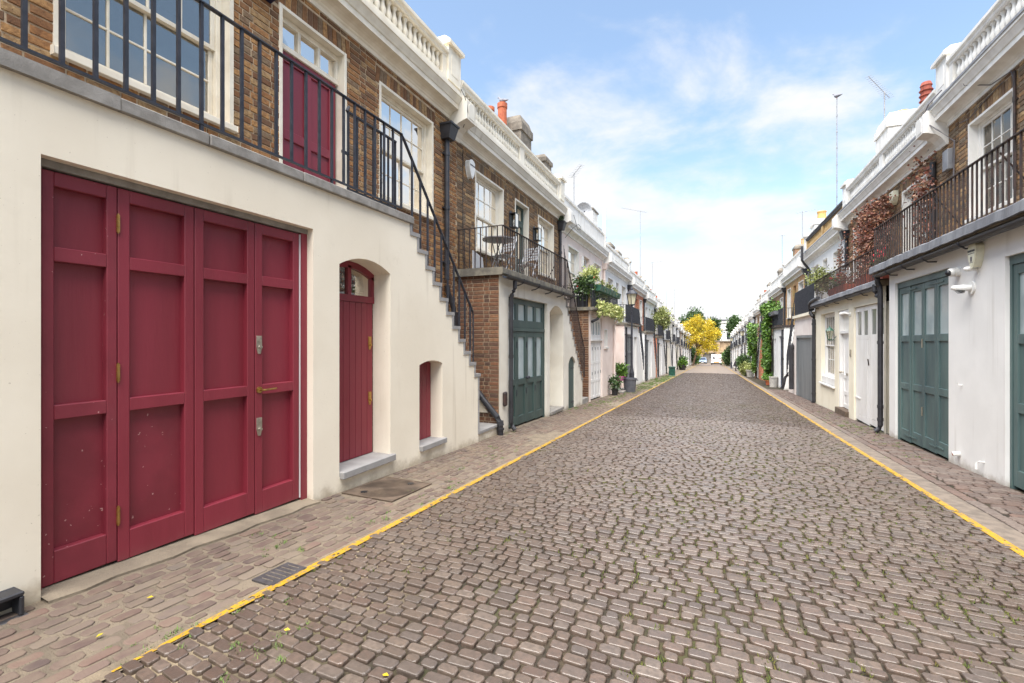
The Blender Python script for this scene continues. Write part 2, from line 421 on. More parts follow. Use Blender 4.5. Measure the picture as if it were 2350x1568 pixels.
M['black_panel'] = surf('black_screen_slat', lin(36, 36, 40), lin(48, 48, 52), ns=6, rough=0.6)
M['rust'] = surf('rusty_cover_iron', lg(136, 116, 98), lg(112, 96, 82), ns=8, rough=0.8, bump=0.002, bs=90, metal=0.2,
                 stain=(lin(150, 132, 108), 5, 0.5, 0.75, 0.5))
M['dark_iron'] = surf('dark_cover_iron', lin(86, 84, 86), lin(70, 68, 70), ns=14, rough=0.5, metal=0.4, bump=0.001)
M['whitewire'] = surf('white_painted_iron', lin(214, 212, 206), rough=0.5)
M['slatgrey'] = surf('pale_grey_chair_slat', lin(182, 184, 188), rough=0.5)
M['tablegrey'] = surf('grey_table_metal', lin(104, 102, 104), rough=0.5)

# ------------------------------------------------------------------ mesh helpers
class Fr:
    """Street frame: u runs along the street (+Y), w out from the facade towards the street, z up."""
    def __init__(s, side, D): s.s, s.D = side, D
    def __call__(s, p): return (s.s * (s.D - p[1]), p[0], p[2])
ID = lambda p: p
FL, FRT = Fr(-1, 3.45), Fr(1, 3.08)
SETBACK = 0.87
WORLD = {}

class MB:
    def __init__(s, fr=ID): s.v, s.f, s.fr = [], [], fr
    def q(s, *pts):
        n = len(s.v)
        s.v += [tuple(p) for p in pts]
        s.f.append(tuple(range(n, n + len(pts))))
    def box(s, a0, a1, b0, b1, c0, c1):
        n = len(s.v)
        s.v += [(a, b, c) for c in (c0, c1) for b in (b0, b1) for a in (a0, a1)]
        s.f += [tuple(n + i for i in t) for t in ((0, 2, 3, 1), (4, 5, 7, 6), (0, 1, 5, 4), (2, 6, 7, 3), (0, 4, 6, 2), (1, 3, 7, 5))]
        return s
    def prism(s, poly, u0, u1):
        """polygon in (w, z) extruded along u"""
        n = len(s.v); k = len(poly)
        s.v += [(u0, w, z) for w, z in poly] + [(u1, w, z) for w, z in poly]
        s.f += [(n + i, n + (i + 1) % k, n + k + (i + 1) % k, n + k + i) for i in range(k)]
        s.f += [tuple(n + i for i in range(k)), tuple(n + k + i for i in reversed(range(k)))]
        return s
    def prism_w(s, poly, w0, w1):
        """polygon in (u, z) extruded along w"""
        n = len(s.v); k = len(poly)
        s.v += [(u, w0, z) for u, z in poly] + [(u, w1, z) for u, z in poly]
        s.f += [(n + i, n + (i + 1) % k, n + k + (i + 1) % k, n + k + i) for i in range(k)]
        s.f += [tuple(n + i for i in range(k)), tuple(n + k + i for i in reversed(range(k)))]
        return s
    def prism_z(s, poly, z0, z1):
        n = len(s.v); k = len(poly)
        s.v += [(a, b, z0) for a, b in poly] + [(a, b, z1) for a, b in poly]
        s.f += [(n + i, n + (i + 1) % k, n + k + (i + 1) % k, n + k + i) for i in range(k)]
        s.f += [tuple(n + i for i in range(k)), tuple(n + k + i for i in reversed(range(k)))]
        return s
    def tube(s, pts, r, n=8, r2=None):
        pts = [Vector(p) for p in pts]
        rings = []
        for i, p in enumerate(pts):
            a = pts[max(i - 1, 0)]; b = pts[min(i + 1, len(pts) - 1)]
            d = (b - a).normalized()
            up = Vector((0, 0, 1)) if abs(d.z) < 0.95 else Vector((1, 0, 0))
            x = d.cross(up).normalized(); y = d.cross(x)
            rr = r if r2 is None else r + (r2 - r) * i / (len(pts) - 1)
            rings.append(len(s.v))
            s.v += [tuple(p + (x * math.cos(t) + y * math.sin(t)) * rr) for t in (2 * math.pi * k / n for k in range(n))]
        for a, b in zip(rings, rings[1:]):
            s.f += [(a + k, a + (k + 1) % n, b + (k + 1) % n, b + k) for k in range(n)]
        s.f += [tuple(rings[0] + k for k in range(n)), tuple(rings[-1] + k for k in reversed(range(n)))]
        return s
    def bar(s, p, q, t, t2=None):
        """square bar between two points"""
        return s.tube([p, q], t * 0.707, 4)
    def lathe(s, cu, cw, prof, n=12):
        rings = []
        for r, z in prof:
            rings.append(len(s.v))
            s.v += [(cu + r * math.cos(2 * math.pi * k / n), cw + r * math.sin(2 * math.pi * k / n), z) for k in range(n)]
        for a, b in zip(rings, rings[1:]):
            s.f += [(a + k, a + (k + 1) % n, b + (k + 1) % n, b + k) for k in range(n)]
        s.f += [tuple(rings[0] + k for k in reversed(range(n))), tuple(rings[-1] + k for k in range(n))]
        return s
    def ball(s, c, r, nu=10, nv=6, sc=(1, 1, 1)):
        prof = [(math.sin(math.pi * i / nv) * r + 1e-4, -math.cos(math.pi * i / nv) * r) for i in range(nv + 1)]
        rings = []
        for rr, z in prof:
            rings.append(len(s.v))
            s.v += [(c[0] + rr * math.cos(2 * math.pi * k / nu) * sc[0], c[1] + rr * math.sin(2 * math.pi * k / nu) * sc[1], c[2] + z * sc[2]) for k in range(nu)]
        for a, b in zip(rings, rings[1:]):
            s.f += [(a + k, a + (k + 1) % nu, b + (k + 1) % nu, b + k) for k in range(nu)]
        return s
    def mesh(s, name, origin=(0, 0, 0), smooth=False):
        me = bpy.data.meshes.new(name)
        o = origin
        me.from_pydata([(p[0] - o[0], p[1] - o[1], p[2] - o[2]) for p in map(s.fr, s.v)], [], s.f)
        if smooth:
            me.polygons.foreach_set('use_smooth', [True] * len(me.polygons))
        return me

def link(name, data, parent=None, loc=(0, 0, 0), rot=None, scale=None, kind=None):
    o = bpy.data.objects.new(name, data)
    COL.objects.link(o)
    if parent is not None:
        o.parent = parent
        pw = WORLD[parent]
        o.location = (loc[0] - pw[0], loc[1] - pw[1], loc[2] - pw[2])
    else:
        o.location = loc
    if rot: o.rotation_euler = rot
    if scale: o.scale = scale
    if kind: o['kind'] = kind
    WORLD[o] = tuple(loc)
    return o

def part(name, mb, mat, parent, smooth=False, kind=None, label=None, bev=0.0):
    """one mesh object under its thing; its origin is the parent's"""
    org = WORLD[parent] if parent is not None else (0, 0, 0)
    me = mb.mesh(name, org, smooth)
    me.materials.append(M[mat])
    o = link(name, me, parent, org, kind=kind)
    if label: o['label'] = label
    if bev:
        b = o.modifiers.new('edge', 'BEVEL')
        b.width, b.segments, b.limit_method = bev, 1, 'ANGLE'
    return o

def piece(name, me, parent, loc, rotz=0.0, scale=None, rot=None):
    return link(name, me, parent, loc, rot if rot else (0, 0, rotz), scale)

def thing(name, label, cat, loc, group=None, kind=None):
    o = link(name, None, None, loc)
    o.empty_display_size = 0.2
    o['label'], o['category'] = label, cat
    if group: o['group'] = group
    if kind: o['kind'] = kind
    return o

def solo(name, mb, mat, label, cat, group=None, smooth=False, kind=None, origin=None):
    """a thing that is one mesh"""
    vs_ = [mb.fr(p) for p in mb.v]
    if origin is None:
        origin = (sum(p[0] for p in vs_) / len(vs_), sum(p[1] for p in vs_) / len(vs_), min(p[2] for p in vs_))
    me = mb.mesh(name, origin, smooth)
    me.materials.append(M[mat])
    o = link(name, me, None, origin, kind=kind)
    if label: o['label'], o['category'] = label, cat
    if group: o['group'] = group
    return o

def struct(name, mb, mat, smooth=False):
    me = mb.mesh(name, (0, 0, 0), smooth)
    me.materials.append(M[mat])
    return link(name, me, None, kind='structure')

def raw_mesh(name, verts, faces, mat):
    me = bpy.data.meshes.new(name)
    me.from_pydata(verts, [], faces)
    me.materials.append(M[mat])
    return me

def text_mesh(name, body, size, mat, depth=0.001, bold=0.0):
    cu = bpy.data.curves.new(name, 'FONT')
    cu.body, cu.size, cu.extrude, cu.align_x, cu.align_y = body, size, depth, 'CENTER', 'CENTER'
    cu.offset = bold
    tmp = bpy.data.objects.new(name, cu)
    COL.objects.link(tmp)
    me = bpy.data.meshes.new_from_object(tmp)
    bpy.data.objects.remove(tmp)
    me.materials.clear()
    me.materials.append(M[mat])
    return me
# ------------------------------------------------------------------ ground, road, pavements
XL, XR = -2.40, 2.10                     # yellow lines
def crown(x):
    if XL < x < XR:
        return 0.05 * (1 - ((x + 0.15) / 2.25) ** 2)
    return 0.0
def zs(x, y): return gz(y) + crown(x)
def view_px(x, y, z):
    f = -x * math.sin(YAW) + y * math.cos(YAW)
    if f < 0.2: return None
    r = x * math.cos(YAW) + y * math.sin(YAW)
    return 0.5 + r / f * 1044 / 2350, (784 - 6 - (z - H_EYE) / f * 1044) / 1568
def in_view(x, y, z, m=0.02):
    p = view_px(x, y, z)
    return p is not None and -m < p[0] < 1 + m and -m < p[1] < 1 + m

g = MB()
ysb = [-60, -40, 0, 50, 100, 150, 260, 900]
for a, b in zip(ysb, ysb[1:]):
    g.q((-500, a, gz(a) - 0.08), (500, a, gz(a) - 0.08), (500, b, gz(b) - 0.08), (-500, b, gz(b) - 0.08))
struct('ground', g, 'ground')

def bed_material():
    m = surf('joint_bed', lg(84, 72, 54), lg(56, 48, 36), ns=9, rough=0.98, bump=0.008, bs=90,
             stain=(lg(92, 96, 44), 1.4, 0.50, 0.70, 0.55))
    t = m.node_tree                     # dusty sand has been swept into the joints on the left of the road
    b = [n for n in t.nodes if n.type == 'BSDF_PRINCIPLED'][0]
    src = b.inputs['Base Color'].links[0].from_socket
    geo = [n for n in t.nodes if n.type == 'NEW_GEOMETRY'][0]
    sp = N(t, 'ShaderNodeSeparateXYZ'); t.links.new(geo.outputs['Position'], sp.inputs[0])
    n2 = N(t, 'ShaderNodeTexNoise'); n2.inputs['Scale'].default_value = 1.1; n2.inputs['Detail'].default_value = 6
    t.links.new(geo.outputs['Position'], n2.inputs['Vector'])
    v = math_node(t, 'ADD', sp.outputs[0], math_node(t, 'MULTIPLY', n2.outputs['Fac'], 1.6))
    mr = N(t, 'ShaderNodeMapRange'); mr.interpolation_type = 'SMOOTHSTEP'
    mr.inputs['From Min'].default_value, mr.inputs['From Max'].default_value = -1.55, -0.6
    mr.inputs['To Min'].default_value, mr.inputs['To Max'].default_value = 1, 0
    t.links.new(v, mr.inputs['Value'])
    x = N(t, 'ShaderNodeMix', data_type='RGBA')
    t.links.new(mr.outputs[0], x.inputs['Factor']); t.links.new(src, x.inputs['A'])
    x.inputs['B'].default_value = lg(178, 160, 132)
    t.links.new(x.outputs['Result'], b.inputs['Base Color'])
    return m
M['bed'] = bed_material()
M['sand'] = surf('sandy_joint_bed', lg(168, 152, 130), lg(140, 126, 108), ns=9, detail=8, rough=1.0, bump=0.010, bs=150,
                 speck=(lg(120, 104, 86), 120, 0.62, 0.06),
                 stain=(lg(140, 126, 100), 2.2, 0.55, 0.78, 0.5))
M['gutter_l'] = surf('sandy_gutter', lg(174, 156, 130), lg(146, 131, 110), ns=9, detail=8, rough=0.95, bump=0.010, bs=120,
                     stain=(lg(130, 116, 98), 3.5, 0.5, 0.75, 0.6))
M['gutter_r'] = surf('worn_stone_gutter', lg(160, 145, 130), lg(130, 118, 106), ns=9, detail=8, rough=0.7, rough2=0.9, bump=0.005, bs=60)
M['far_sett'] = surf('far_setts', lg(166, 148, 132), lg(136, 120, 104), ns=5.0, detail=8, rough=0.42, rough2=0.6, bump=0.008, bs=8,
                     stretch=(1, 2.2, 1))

FAR = 44.0
def sheet(name, x0, x1, dz, mat, y0, y1, nx=1, step=1.5):
    b = MB()
    ny = max(1, int((y1 - y0) / step))
    for j in range(ny):
        a, c = y0 + (y1 - y0) * j / ny, y0 + (y1 - y0) * (j + 1) / ny
        for i in range(nx):
            p, q = x0 + (x1 - x0) * i / nx, x0 + (x1 - x0) * (i + 1) / nx
            b.q((p, a, zs(p, a) + dz), (q, a, zs(q, a) + dz), (q, c, zs(q, c) + dz), (p, c, zs(p, c) + dz))
    return struct(name, b, mat, smooth=True)
road = sheet('road', XL, XR, -0.013, 'bed', -4, FAR + 0.3, 14, 0.8)
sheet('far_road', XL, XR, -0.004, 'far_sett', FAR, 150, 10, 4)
pav_l = sheet('pavement', -3.60, -2.47, -0.004, 'sand', -4, FAR)
pav_r = sheet('pavement', 2.36, 3.40, -0.012, 'bed', -4, FAR)
sheet('gutter', -2.47, XL + 0.02, 0.001, 'gutter_l', -4, 150)
sheet('gutter', XR, 2.36, 0.003, 'gutter_r', -4, 150)
sheet('pavement', -3.60, -2.47, -0.003, 'sand', FAR, 150, 1, 8)
sheet('pavement', 2.36, 3.40, -0.003, 'gutter_r', FAR, 150, 1, 8)

def sett_poly(x0, x1, ya0, ya1, yb0, yb1, gap, cut):
    """rounded quad between two row curves; returns 8 (x, y) points"""
    j = lambda s: rng.uniform(-s, s)
    g2 = gap / 2
    c = [(x0 + g2 + j(.005), ya0 + g2 + j(.004)), (x1 - g2 + j(.005), ya1 + g2 + j(.004)),
         (x1 - g2 + j(.005), yb1 - g2 + j(.004)), (x0 + g2 + j(.005), yb0 - g2 + j(.004))]
    out = []
    for i in range(4):
        p, a, b = c[i], c[i - 1], c[(i + 1) % 4]
        k = cut * rng.uniform(0.6, 1.5)
        la = math.hypot(a[0] - p[0], a[1] - p[1]) or 1; lb = math.hypot(b[0] - p[0], b[1] - p[1]) or 1
        out.append((p[0] + (a[0] - p[0]) / la * k, p[1] + (a[1] - p[1]) / la * k))
        out.append((p[0] + (b[0] - p[0]) / lb * k, p[1] + (b[1] - p[1]) / lb * k))
    return out

def sett_geo(poly, swap, h, near, rnd_edge):
    """vertices and faces of one sett: side, worn shoulder, slightly domed top"""
    if swap: poly = [(b, a) for a, b in reversed(poly)]
    cx = sum(p[0] for p in poly) / 8; cy = sum(p[1] for p in poly) / 8
    tx, ty = rng.uniform(-.03, .03), rng.uniform(-.03, .03)
    rings = [(1.0, -0.03), (1.0, h - rnd_edge), (0.955, h - rnd_edge * 0.3), (0.85, h)] if near else [(1.0, -0.025), (0.93, h)]
    v, f = [], []
    for sc, z in rings:
        for p in poly:
            x, y = cx + (p[0] - cx) * sc, cy + (p[1] - cy) * sc
            v.append((x, y, zs(cx, cy) - SLOPE * (y - cy) + z + (tx * (x - cx) + ty * (y - cy))))
    for r in range(len(rings) - 1):
        a = r * 8
        f += [(a + k, a + (k + 1) % 8, a + 8 + (k + 1) % 8, a + 8 + k) for k in range(8)]
    a = (len(rings) - 1) * 8
    f.append(tuple(a + k for k in range(8)))
    return (cx, cy), v, f

JOINTS = []
def sett_field(parent, x0, x1, y0, y1, row, length, gap, mat, swap, nmax, hmean, hvar, cut, skip=None, keep_joints=False, smooth_rows=0.03, edge=0.008):
    """setts in running bond; long axis along x (swap False) or along y (swap True)"""
    if swap: A0, A1, B0, B1 = y0, y1, x0, x1
    else: A0, A1, B0, B1 = x0, x1, y0, y1
    near, v, f = [], [], []
    bs = [B0]
    while bs[-1] < B1 - row * 0.6: bs.append(bs[-1] + row * rng.uniform(0.88, 1.12))
    if swap:
        k = (B1 - B0) / (bs[-1] - B0)
        bs = [B0 + (b - B0) * k for b in bs]
    def cv(r, a):
        if swap: return bs[r] + (0.010 * mnoise.noise(Vector((a * 0.9, r * 0.3, 3.1))) if 0 < r < len(bs) - 1 else 0)
        return bs[r] + smooth_rows * mnoise.noise(Vector((a * 0.75, bs[r] * 0.55, 1.7))) + 0.35 * smooth_rows * mnoise.noise(Vector((a * 2.6, bs[r] * 1.4, 9.7)))
    for r in range(len(bs) - 1):
        a = A0 - rng.uniform(0, length)
        while a < A1:
            ln = length * rng.uniform(0.72, 1.28)
            b = a + ln
            if A1 - b < length * 0.45: b = A1
            aa = max(a, A0)
            if b - aa > length * 0.3:
                cx, cy = ((bs[r] + bs[r + 1]) / 2, (aa + b) / 2) if swap else ((aa + b) / 2, (bs[r] + bs[r + 1]) / 2)
                if not (skip and skip(cx, cy)):
                    d = math.hypot(cx, cy)
                    poly = sett_poly(aa, b, cv(r, aa), cv(r, b), cv(r + 1, aa), cv(r + 1, b), gap, cut)
                    c, vv, ff = sett_geo(poly, swap, hmean + rng.gauss(0, hvar), d < 11, edge)
                    near.append((d if in_view(cx, cy, zs(cx, cy)) else d + 1000, c, vv, ff))
                    if keep_joints and d < 16: JOINTS.append((aa, cv(r, aa)))
            a = b
    near.sort(key=lambda t: t[0])
    for i, (d, c, vv, ff) in enumerate(near):
        if i < nmax and d < 1000:
            o = (c[0], c[1], zs(*c))
            me = raw_mesh('sett', [(p[0] - o[0], p[1] - o[1], p[2] - o[2]) for p in vv], ff, mat)
            piece('sett', me, parent, o)
        else:
            n = len(v)
            v += vv
            f += [tuple(n + k for k in q) for q in ff]
    me = raw_mesh('setts', v, f, mat)
    link('setts', me, parent, (0, 0, 0), kind='stuff')

COVERS = [(-3.40, -2.78, 3.50, 4.18), (-2.60, -2.42, 1.93, 2.19)]
def skip_l(x, y):
    if mnoise.noise(Vector((x * 1.7, y * 0.6, 0))) + (0.30 if -2.70 < x < -2.48 and y > 3.4 else 0) > (0.62 if y < 11 else 0.30): return True       # stretches buried under dust
    return any(a - .05 < x < b + .05 and c - .06 < y < d + .06 for a, b, c, d in COVERS) or (x < -3.36 and 1.2 < y < 3.25)
sett_field(road, XL - 0.015, XR + 0.01, -0.6, FAR, 0.071, 0.108, 0.0135, 'sett', False, 300, 0.004, 0.0035, 0.010, keep_joints=True, smooth_rows=0.045)
sett_field(pav_l, -3.44, -2.46, -1.0, 22.0, 0.088, 0.142, 0.020, 'sett_sandy', True, 300, 0.002, 0.0022, 0.014, skip=skip_l, edge=0.004)
sett_field(pav_r, 2.50, 3.10, 2.5, 24.0, 0.10, 0.17, 0.012, 'sett_red', False, 240, 0.004, 0.0025, 0.014)
sett_field(pav_r, 2.37, 2.49, 2.5, 24.0, 0.12, 0.24, 0.012, 'sett_red', True, 60, 0.006, 0.002, 0.014)

# concrete strip along the near wall foot
b = MB()
ys = [1.28 + 0.16 * k for k in range(13)]
for i, (a, c) in enumerate(zip(ys, ys[1:])):
    w0, w1 = -3.37 + 0.02 * math.sin(i * 2.1), -3.37 + 0.02 * math.sin((i + 1) * 2.1)
    b.q((-3.62, a, gz(a) + 0.030), (w0, a, gz(a) + 0.012), (w1, c, gz(c) + 0.012), (-3.62, c, gz(c) + 0.030))
    b.q((w0, a, gz(a) + 0.012), (w0, a, gz(a) - 0.02), (w1, c, gz(c) - 0.02), (w1, c, gz(c) + 0.012))
struct('threshold_kerb', b, 'concrete')

# painted lines: worn paint lies on the stones in ragged patches
def paint_line(xc, y0, y1, seed, half=0.031):
    b = MB()
    y = y0
    while y < y1:
        st = 0.022 if y < 9 else (0.06 if y < 20 else 0.5)
        nx = 8 if y < 9 else (4 if y < 20 else 1)
        taper = min(1.0, 0.25 + (y - y0) / 0.9)
        for i in range(nx):
            a = xc - half * taper + 2 * half * taper * i / nx
            c = xc - half * taper + 2 * half * taper * (i + 1) / nx
            ax = abs((a + c) / 2 - xc) / half
            w = mnoise.noise(Vector((a * 30, y * 11, seed))) * 0.5 + mnoise.noise(Vector((a * 90, y * 40, seed + 5))) * 0.5
            drop = mnoise.noise(Vector((0, y * 1.3, seed + 9)))
            if y < 20 and w + 0.35 * drop > 0.36 - 0.10 * ax ** 2: continue
            k = 0.0075
            b.q((a, y, zs(a, y) + k), (c, y, zs(c, y) + k), (c, y + st, zs(c, y + st) + k), (a, y + st, zs(a, y + st) + k))
        y += st
    return struct('yellow_line', b, 'yellow')
paint_line(XL, 1.12, 118, 2.0)
paint_line(XR + 0.01, 2.0, 118, 6.0, 0.036)

# moss and weeds in the joints
def blades(name, pts, mat, size, per, spread, lean=0.8):
    v, f = [], []
    for (x, y, z, k) in pts:
        for _ in range(per):
            a = rng.uniform(0, 6.283); r = spread * k * rng.random() ** 0.6
            px, py = x + r * math.cos(a), y + r * math.sin(a)
            h = size * k * rng.uniform(0.5, 1.3); t = rng.uniform(0, 6.283); w = h * rng.uniform(0.28, 0.5)
            dx, dy = math.cos(t) * lean * h, math.sin(t) * lean * h
            n = len(v)
            v += [(px - w * math.sin(t) / 2, py + w * math.cos(t) / 2, z), (px + w * math.sin(t) / 2, py - w * math.cos(t) / 2, z), (px + dx, py + dy, z + h)]
            f.append((n, n + 1, n + 2))
    me = raw_mesh(name, v, f, mat)
    return link(name, me, None, kind='stuff')
mp_ = []
for (x, y) in JOINTS:
    if y < 0.8: continue
    dens = 1.1 * mnoise.noise(Vector((x * 0.8, y * 0.7, 4.0))) + 0.30 * min(1, max(-1, (x + 1.0) / 1.0)) + 0.20
    if rng.random() < max(0.0, dens) * (1.3 if y < 9 else 0.9):
        mp_.append((x + rng.uniform(-.02, .02), y + rng.uniform(-.015, .015), zs(x, y) - 0.008, rng.uniform(0.6, 1.35)))
o = blades('moss', mp_, 'moss', 0.013, 34, 0.036)
o['label'], o['category'] = 'green moss growing in the joints between the road setts', 'moss'
wp = []
for (x, y, k, n) in ((-2.92, 2.42, 1.2, 9), (-2.46, 1.42, 1.0, 14), (-2.38, 3.62, 1.0, 6), (-2.52, 3.1, 1.3, 5), (-2.60, 3.95, 1.4, 6), (-2.5, 4.3, 1, 6),
                     (-2.85, 5.0, 1, 8), (-2.8, 5.6, 1.1, 8), (-3.0, 6.1, 1.2, 6), (-2.72, 6.2, 1, 8), (-2.2, 1.66, 1.2, 8), (-1.9, 1.45, 1.2, 8),
                     (-3.3, 7.6, 1.2, 10), (-3.38, 12.0, 1.6, 22), (-3.1, 13.2, 1.6, 30), (-2.8, 13.0, 1.3, 14), (-3.0, 18.4, 2, 30), (-2.7, 20.5, 2, 40),
                     (-2.9, 25, 2.6, 90), (-2.8, 28, 2.6, 90), (-2.85, 22, 2.4, 70), (-2.9, 31, 2.8, 90), (-2.8, 35, 2.8, 90), (-3.0, 16.4, 1.6, 40), (-3.0, 14.6, 1.6, 50), (2.9, 10.95, 1.6, 30), (2.75, 9.6, 1.2, 12), (2.8, 8.6, 1.2, 12), (2.75, 11.6, 1.4, 40), (2.6, 12.6, 1.4, 30), (2.7, 13.8, 1.2, 20)):
    for _ in range(n):
        px, py = x + rng.gauss(0, .10 * k), y + rng.gauss(0, .14 * k * (1 if y < 10 else 3))
        px = max(-3.42, min(3.05, px))
        wp.append((px, py, zs(px, py) - 0.004, k * rng.uniform(.7, 1.3)))
o = blades('grass', wp, 'grass', 0.013, 22, 0.026, 1.0)
o['label'], o['category'] = 'thin grass and weeds sprouting along the wall feet and gutters', 'grass'

# cast covers let into the paving
c = thing('manhole_cover', 'square rusty iron manhole cover below the arched burgundy door', 'manhole cover', (-3.09, 3.84, zs(-3.09, 3.84)))
def on_slope(mb):
    mb.fr = lambda p: (p[0], p[1], p[2] + zs(p[0], p[1]))
    return mb
part('plate', on_slope(MB().box(-3.40, -2.78, 3.50, 4.18, -0.05, 0.006)), 'rust', c)
fr_ = MB()
for q in ((-3.40, -3.385, 3.50, 4.18), (-2.795, -2.78, 3.50, 4.18), (-3.385, -2.795, 3.50, 3.515), (-3.385, -2.795, 4.165, 4.18)):
    fr_.box(*q, 0.004, 0.010)
part('rim', on_slope(fr_), 'rust', c)
rg = MB()
for k in range(1, 14):
    r = 0.022 * k
    for s_ in range(24):
        a0, a1 = 2 * math.pi * s_ / 24, 2 * math.pi * (s_ + 1) / 24
        P_ = lambda rr, t: (-3.09 + rr * math.cos(t), 3.84 + rr * 1.05 * math.sin(t))
        (ax, ay), (bx, by), (cx, cy), (dx, dy) = P_(r, a0), P_(r + .010, a0), P_(r + .010, a1), P_(r, a1)
        rg.q((ax, ay, .0105), (bx, by, .0105), (cx, cy, .0105), (dx, dy, .0105))
part('ring_pattern', on_slope(rg), 'rust', c)
for (hx, hy) in ((-3.22, 3.62), (-2.98, 4.07)):
    part('key_hole', on_slope(MB().lathe(hx, hy, [(0.034, 0.004), (0.034, 0.012), (0.026, 0.0125)], 14)), 'blacktrim', c)
c = thing('stopcock_cover', 'small dark iron inspection cover cut by the yellow line', 'cover', (-2.51, 2.06, zs(-2.51, 2.06)))
part('plate', on_slope(MB().box(-2.60, -2.42, 1.93, 2.19, -0.03, 0.008)), 'dark_iron', c)
rb = MB()
for k in range(6):
    y = 1.965 + k * 0.038
    hw = 0.07 * math.sqrt(max(0.05, 1 - ((y - 2.06) / 0.13) ** 2))
    rb.box(-2.51 - hw, -2.51 + hw, y, y + 0.005, 0.008, 0.011)
part('rib_pattern', on_slope(rb), 'steel', c)
# ------------------------------------------------------------------ building parts
def facade(mb, u0, u1, z0, top, w, depth, ops=(), steps=None, seg=10):
    """Wall face with real openings and reveals. ops: (ua, ub, za, zb, rise); steps: [(u, z)] stepped top from u on."""
    def ztop(u):
        z = top
        for su, sz in (steps or []):
            if u >= su: z = sz
        return z
    def zarc(o, u):
        ua, ub, za, zb, rise = o
        if not rise: return zb
        t = (u - (ua + ub) / 2) / ((ub - ua) / 2)
        return zb + rise * math.sqrt(max(0, 1 - t * t)) if rise > 0.9 * (ub - ua) / 2 else zb + rise * (1 - t * t)
    br = {u0, u1}
    for o in ops:
        br |= {o[0], o[1]}
        if o[4]: br |= {o[0] + (o[1] - o[0]) * (0.5 - 0.5 * math.cos(math.pi * k / seg)) for k in range(1, seg)}
    br |= {su for su, _ in (steps or []) if u0 < su < u1}
    br = sorted(br)
    for a, b in zip(br, br[1:]):
        m = (a + b) / 2
        zt = ztop(m)
        o = next((o for o in ops if o[0] <= m <= o[1]), None)
        if o is None:
            mb.q((a, w, z0), (b, w, z0), (b, w, zt), (a, w, zt))
        else:
            if o[2] > z0: mb.q((a, w, z0), (b, w, z0), (b, w, o[2]), (a, w, o[2]))
            za, zb = zarc(o, a), zarc(o, b)
            if min(za, zb) < zt: mb.q((a, w, za), (b, w, zb), (b, w, zt), (a, w, zt))
            mb.q((a, w, za), (b, w, zb), (b, w - depth, zb), (a, w - depth, za))
            if o[2] > z0: mb.q((a, w, o[2]), (b, w, o[2]), (b, w - depth, o[2]), (a, w - depth, o[2]))
    for o in ops:
        for u in (o[0], o[1]):
            mb.q((u, w, max(o[2], z0)), (u, w - depth, max(o[2], z0)), (u, w - depth, o[3]), (u, w, o[3]))
    return mb

def unit_brick():
    """front face of a brick with a worn arris: x out of the wall, y along, z up; unit size"""
    v, f = [], []
    for s, x in ((1.0, -0.004), (1.0, 0.004), (0.93, 0.008)):
        sy, sz = (1.0, 1.0) if s == 1.0 else (0.955, 0.87)
        v += [(x, -0.5 * sy, -0.5 * sz), (x, 0.5 * sy, -0.5 * sz), (x, 0.5 * sy, 0.5 * sz), (x, -0.5 * sy, 0.5 * sz)]
    for r in (0, 4):
        f += [(r + k, r + (k + 1) % 4, r + 4 + (k + 1) % 4, r + 4 + k) for k in range(4)]
    f.append((8, 9, 10, 11))
    return v, f
UB = unit_brick()
UBM = {}
def brick_mesh(mat):
    if mat not in UBM: UBM[mat] = raw_mesh('brick', UB[0], UB[1], mat)
    return UBM[mat]

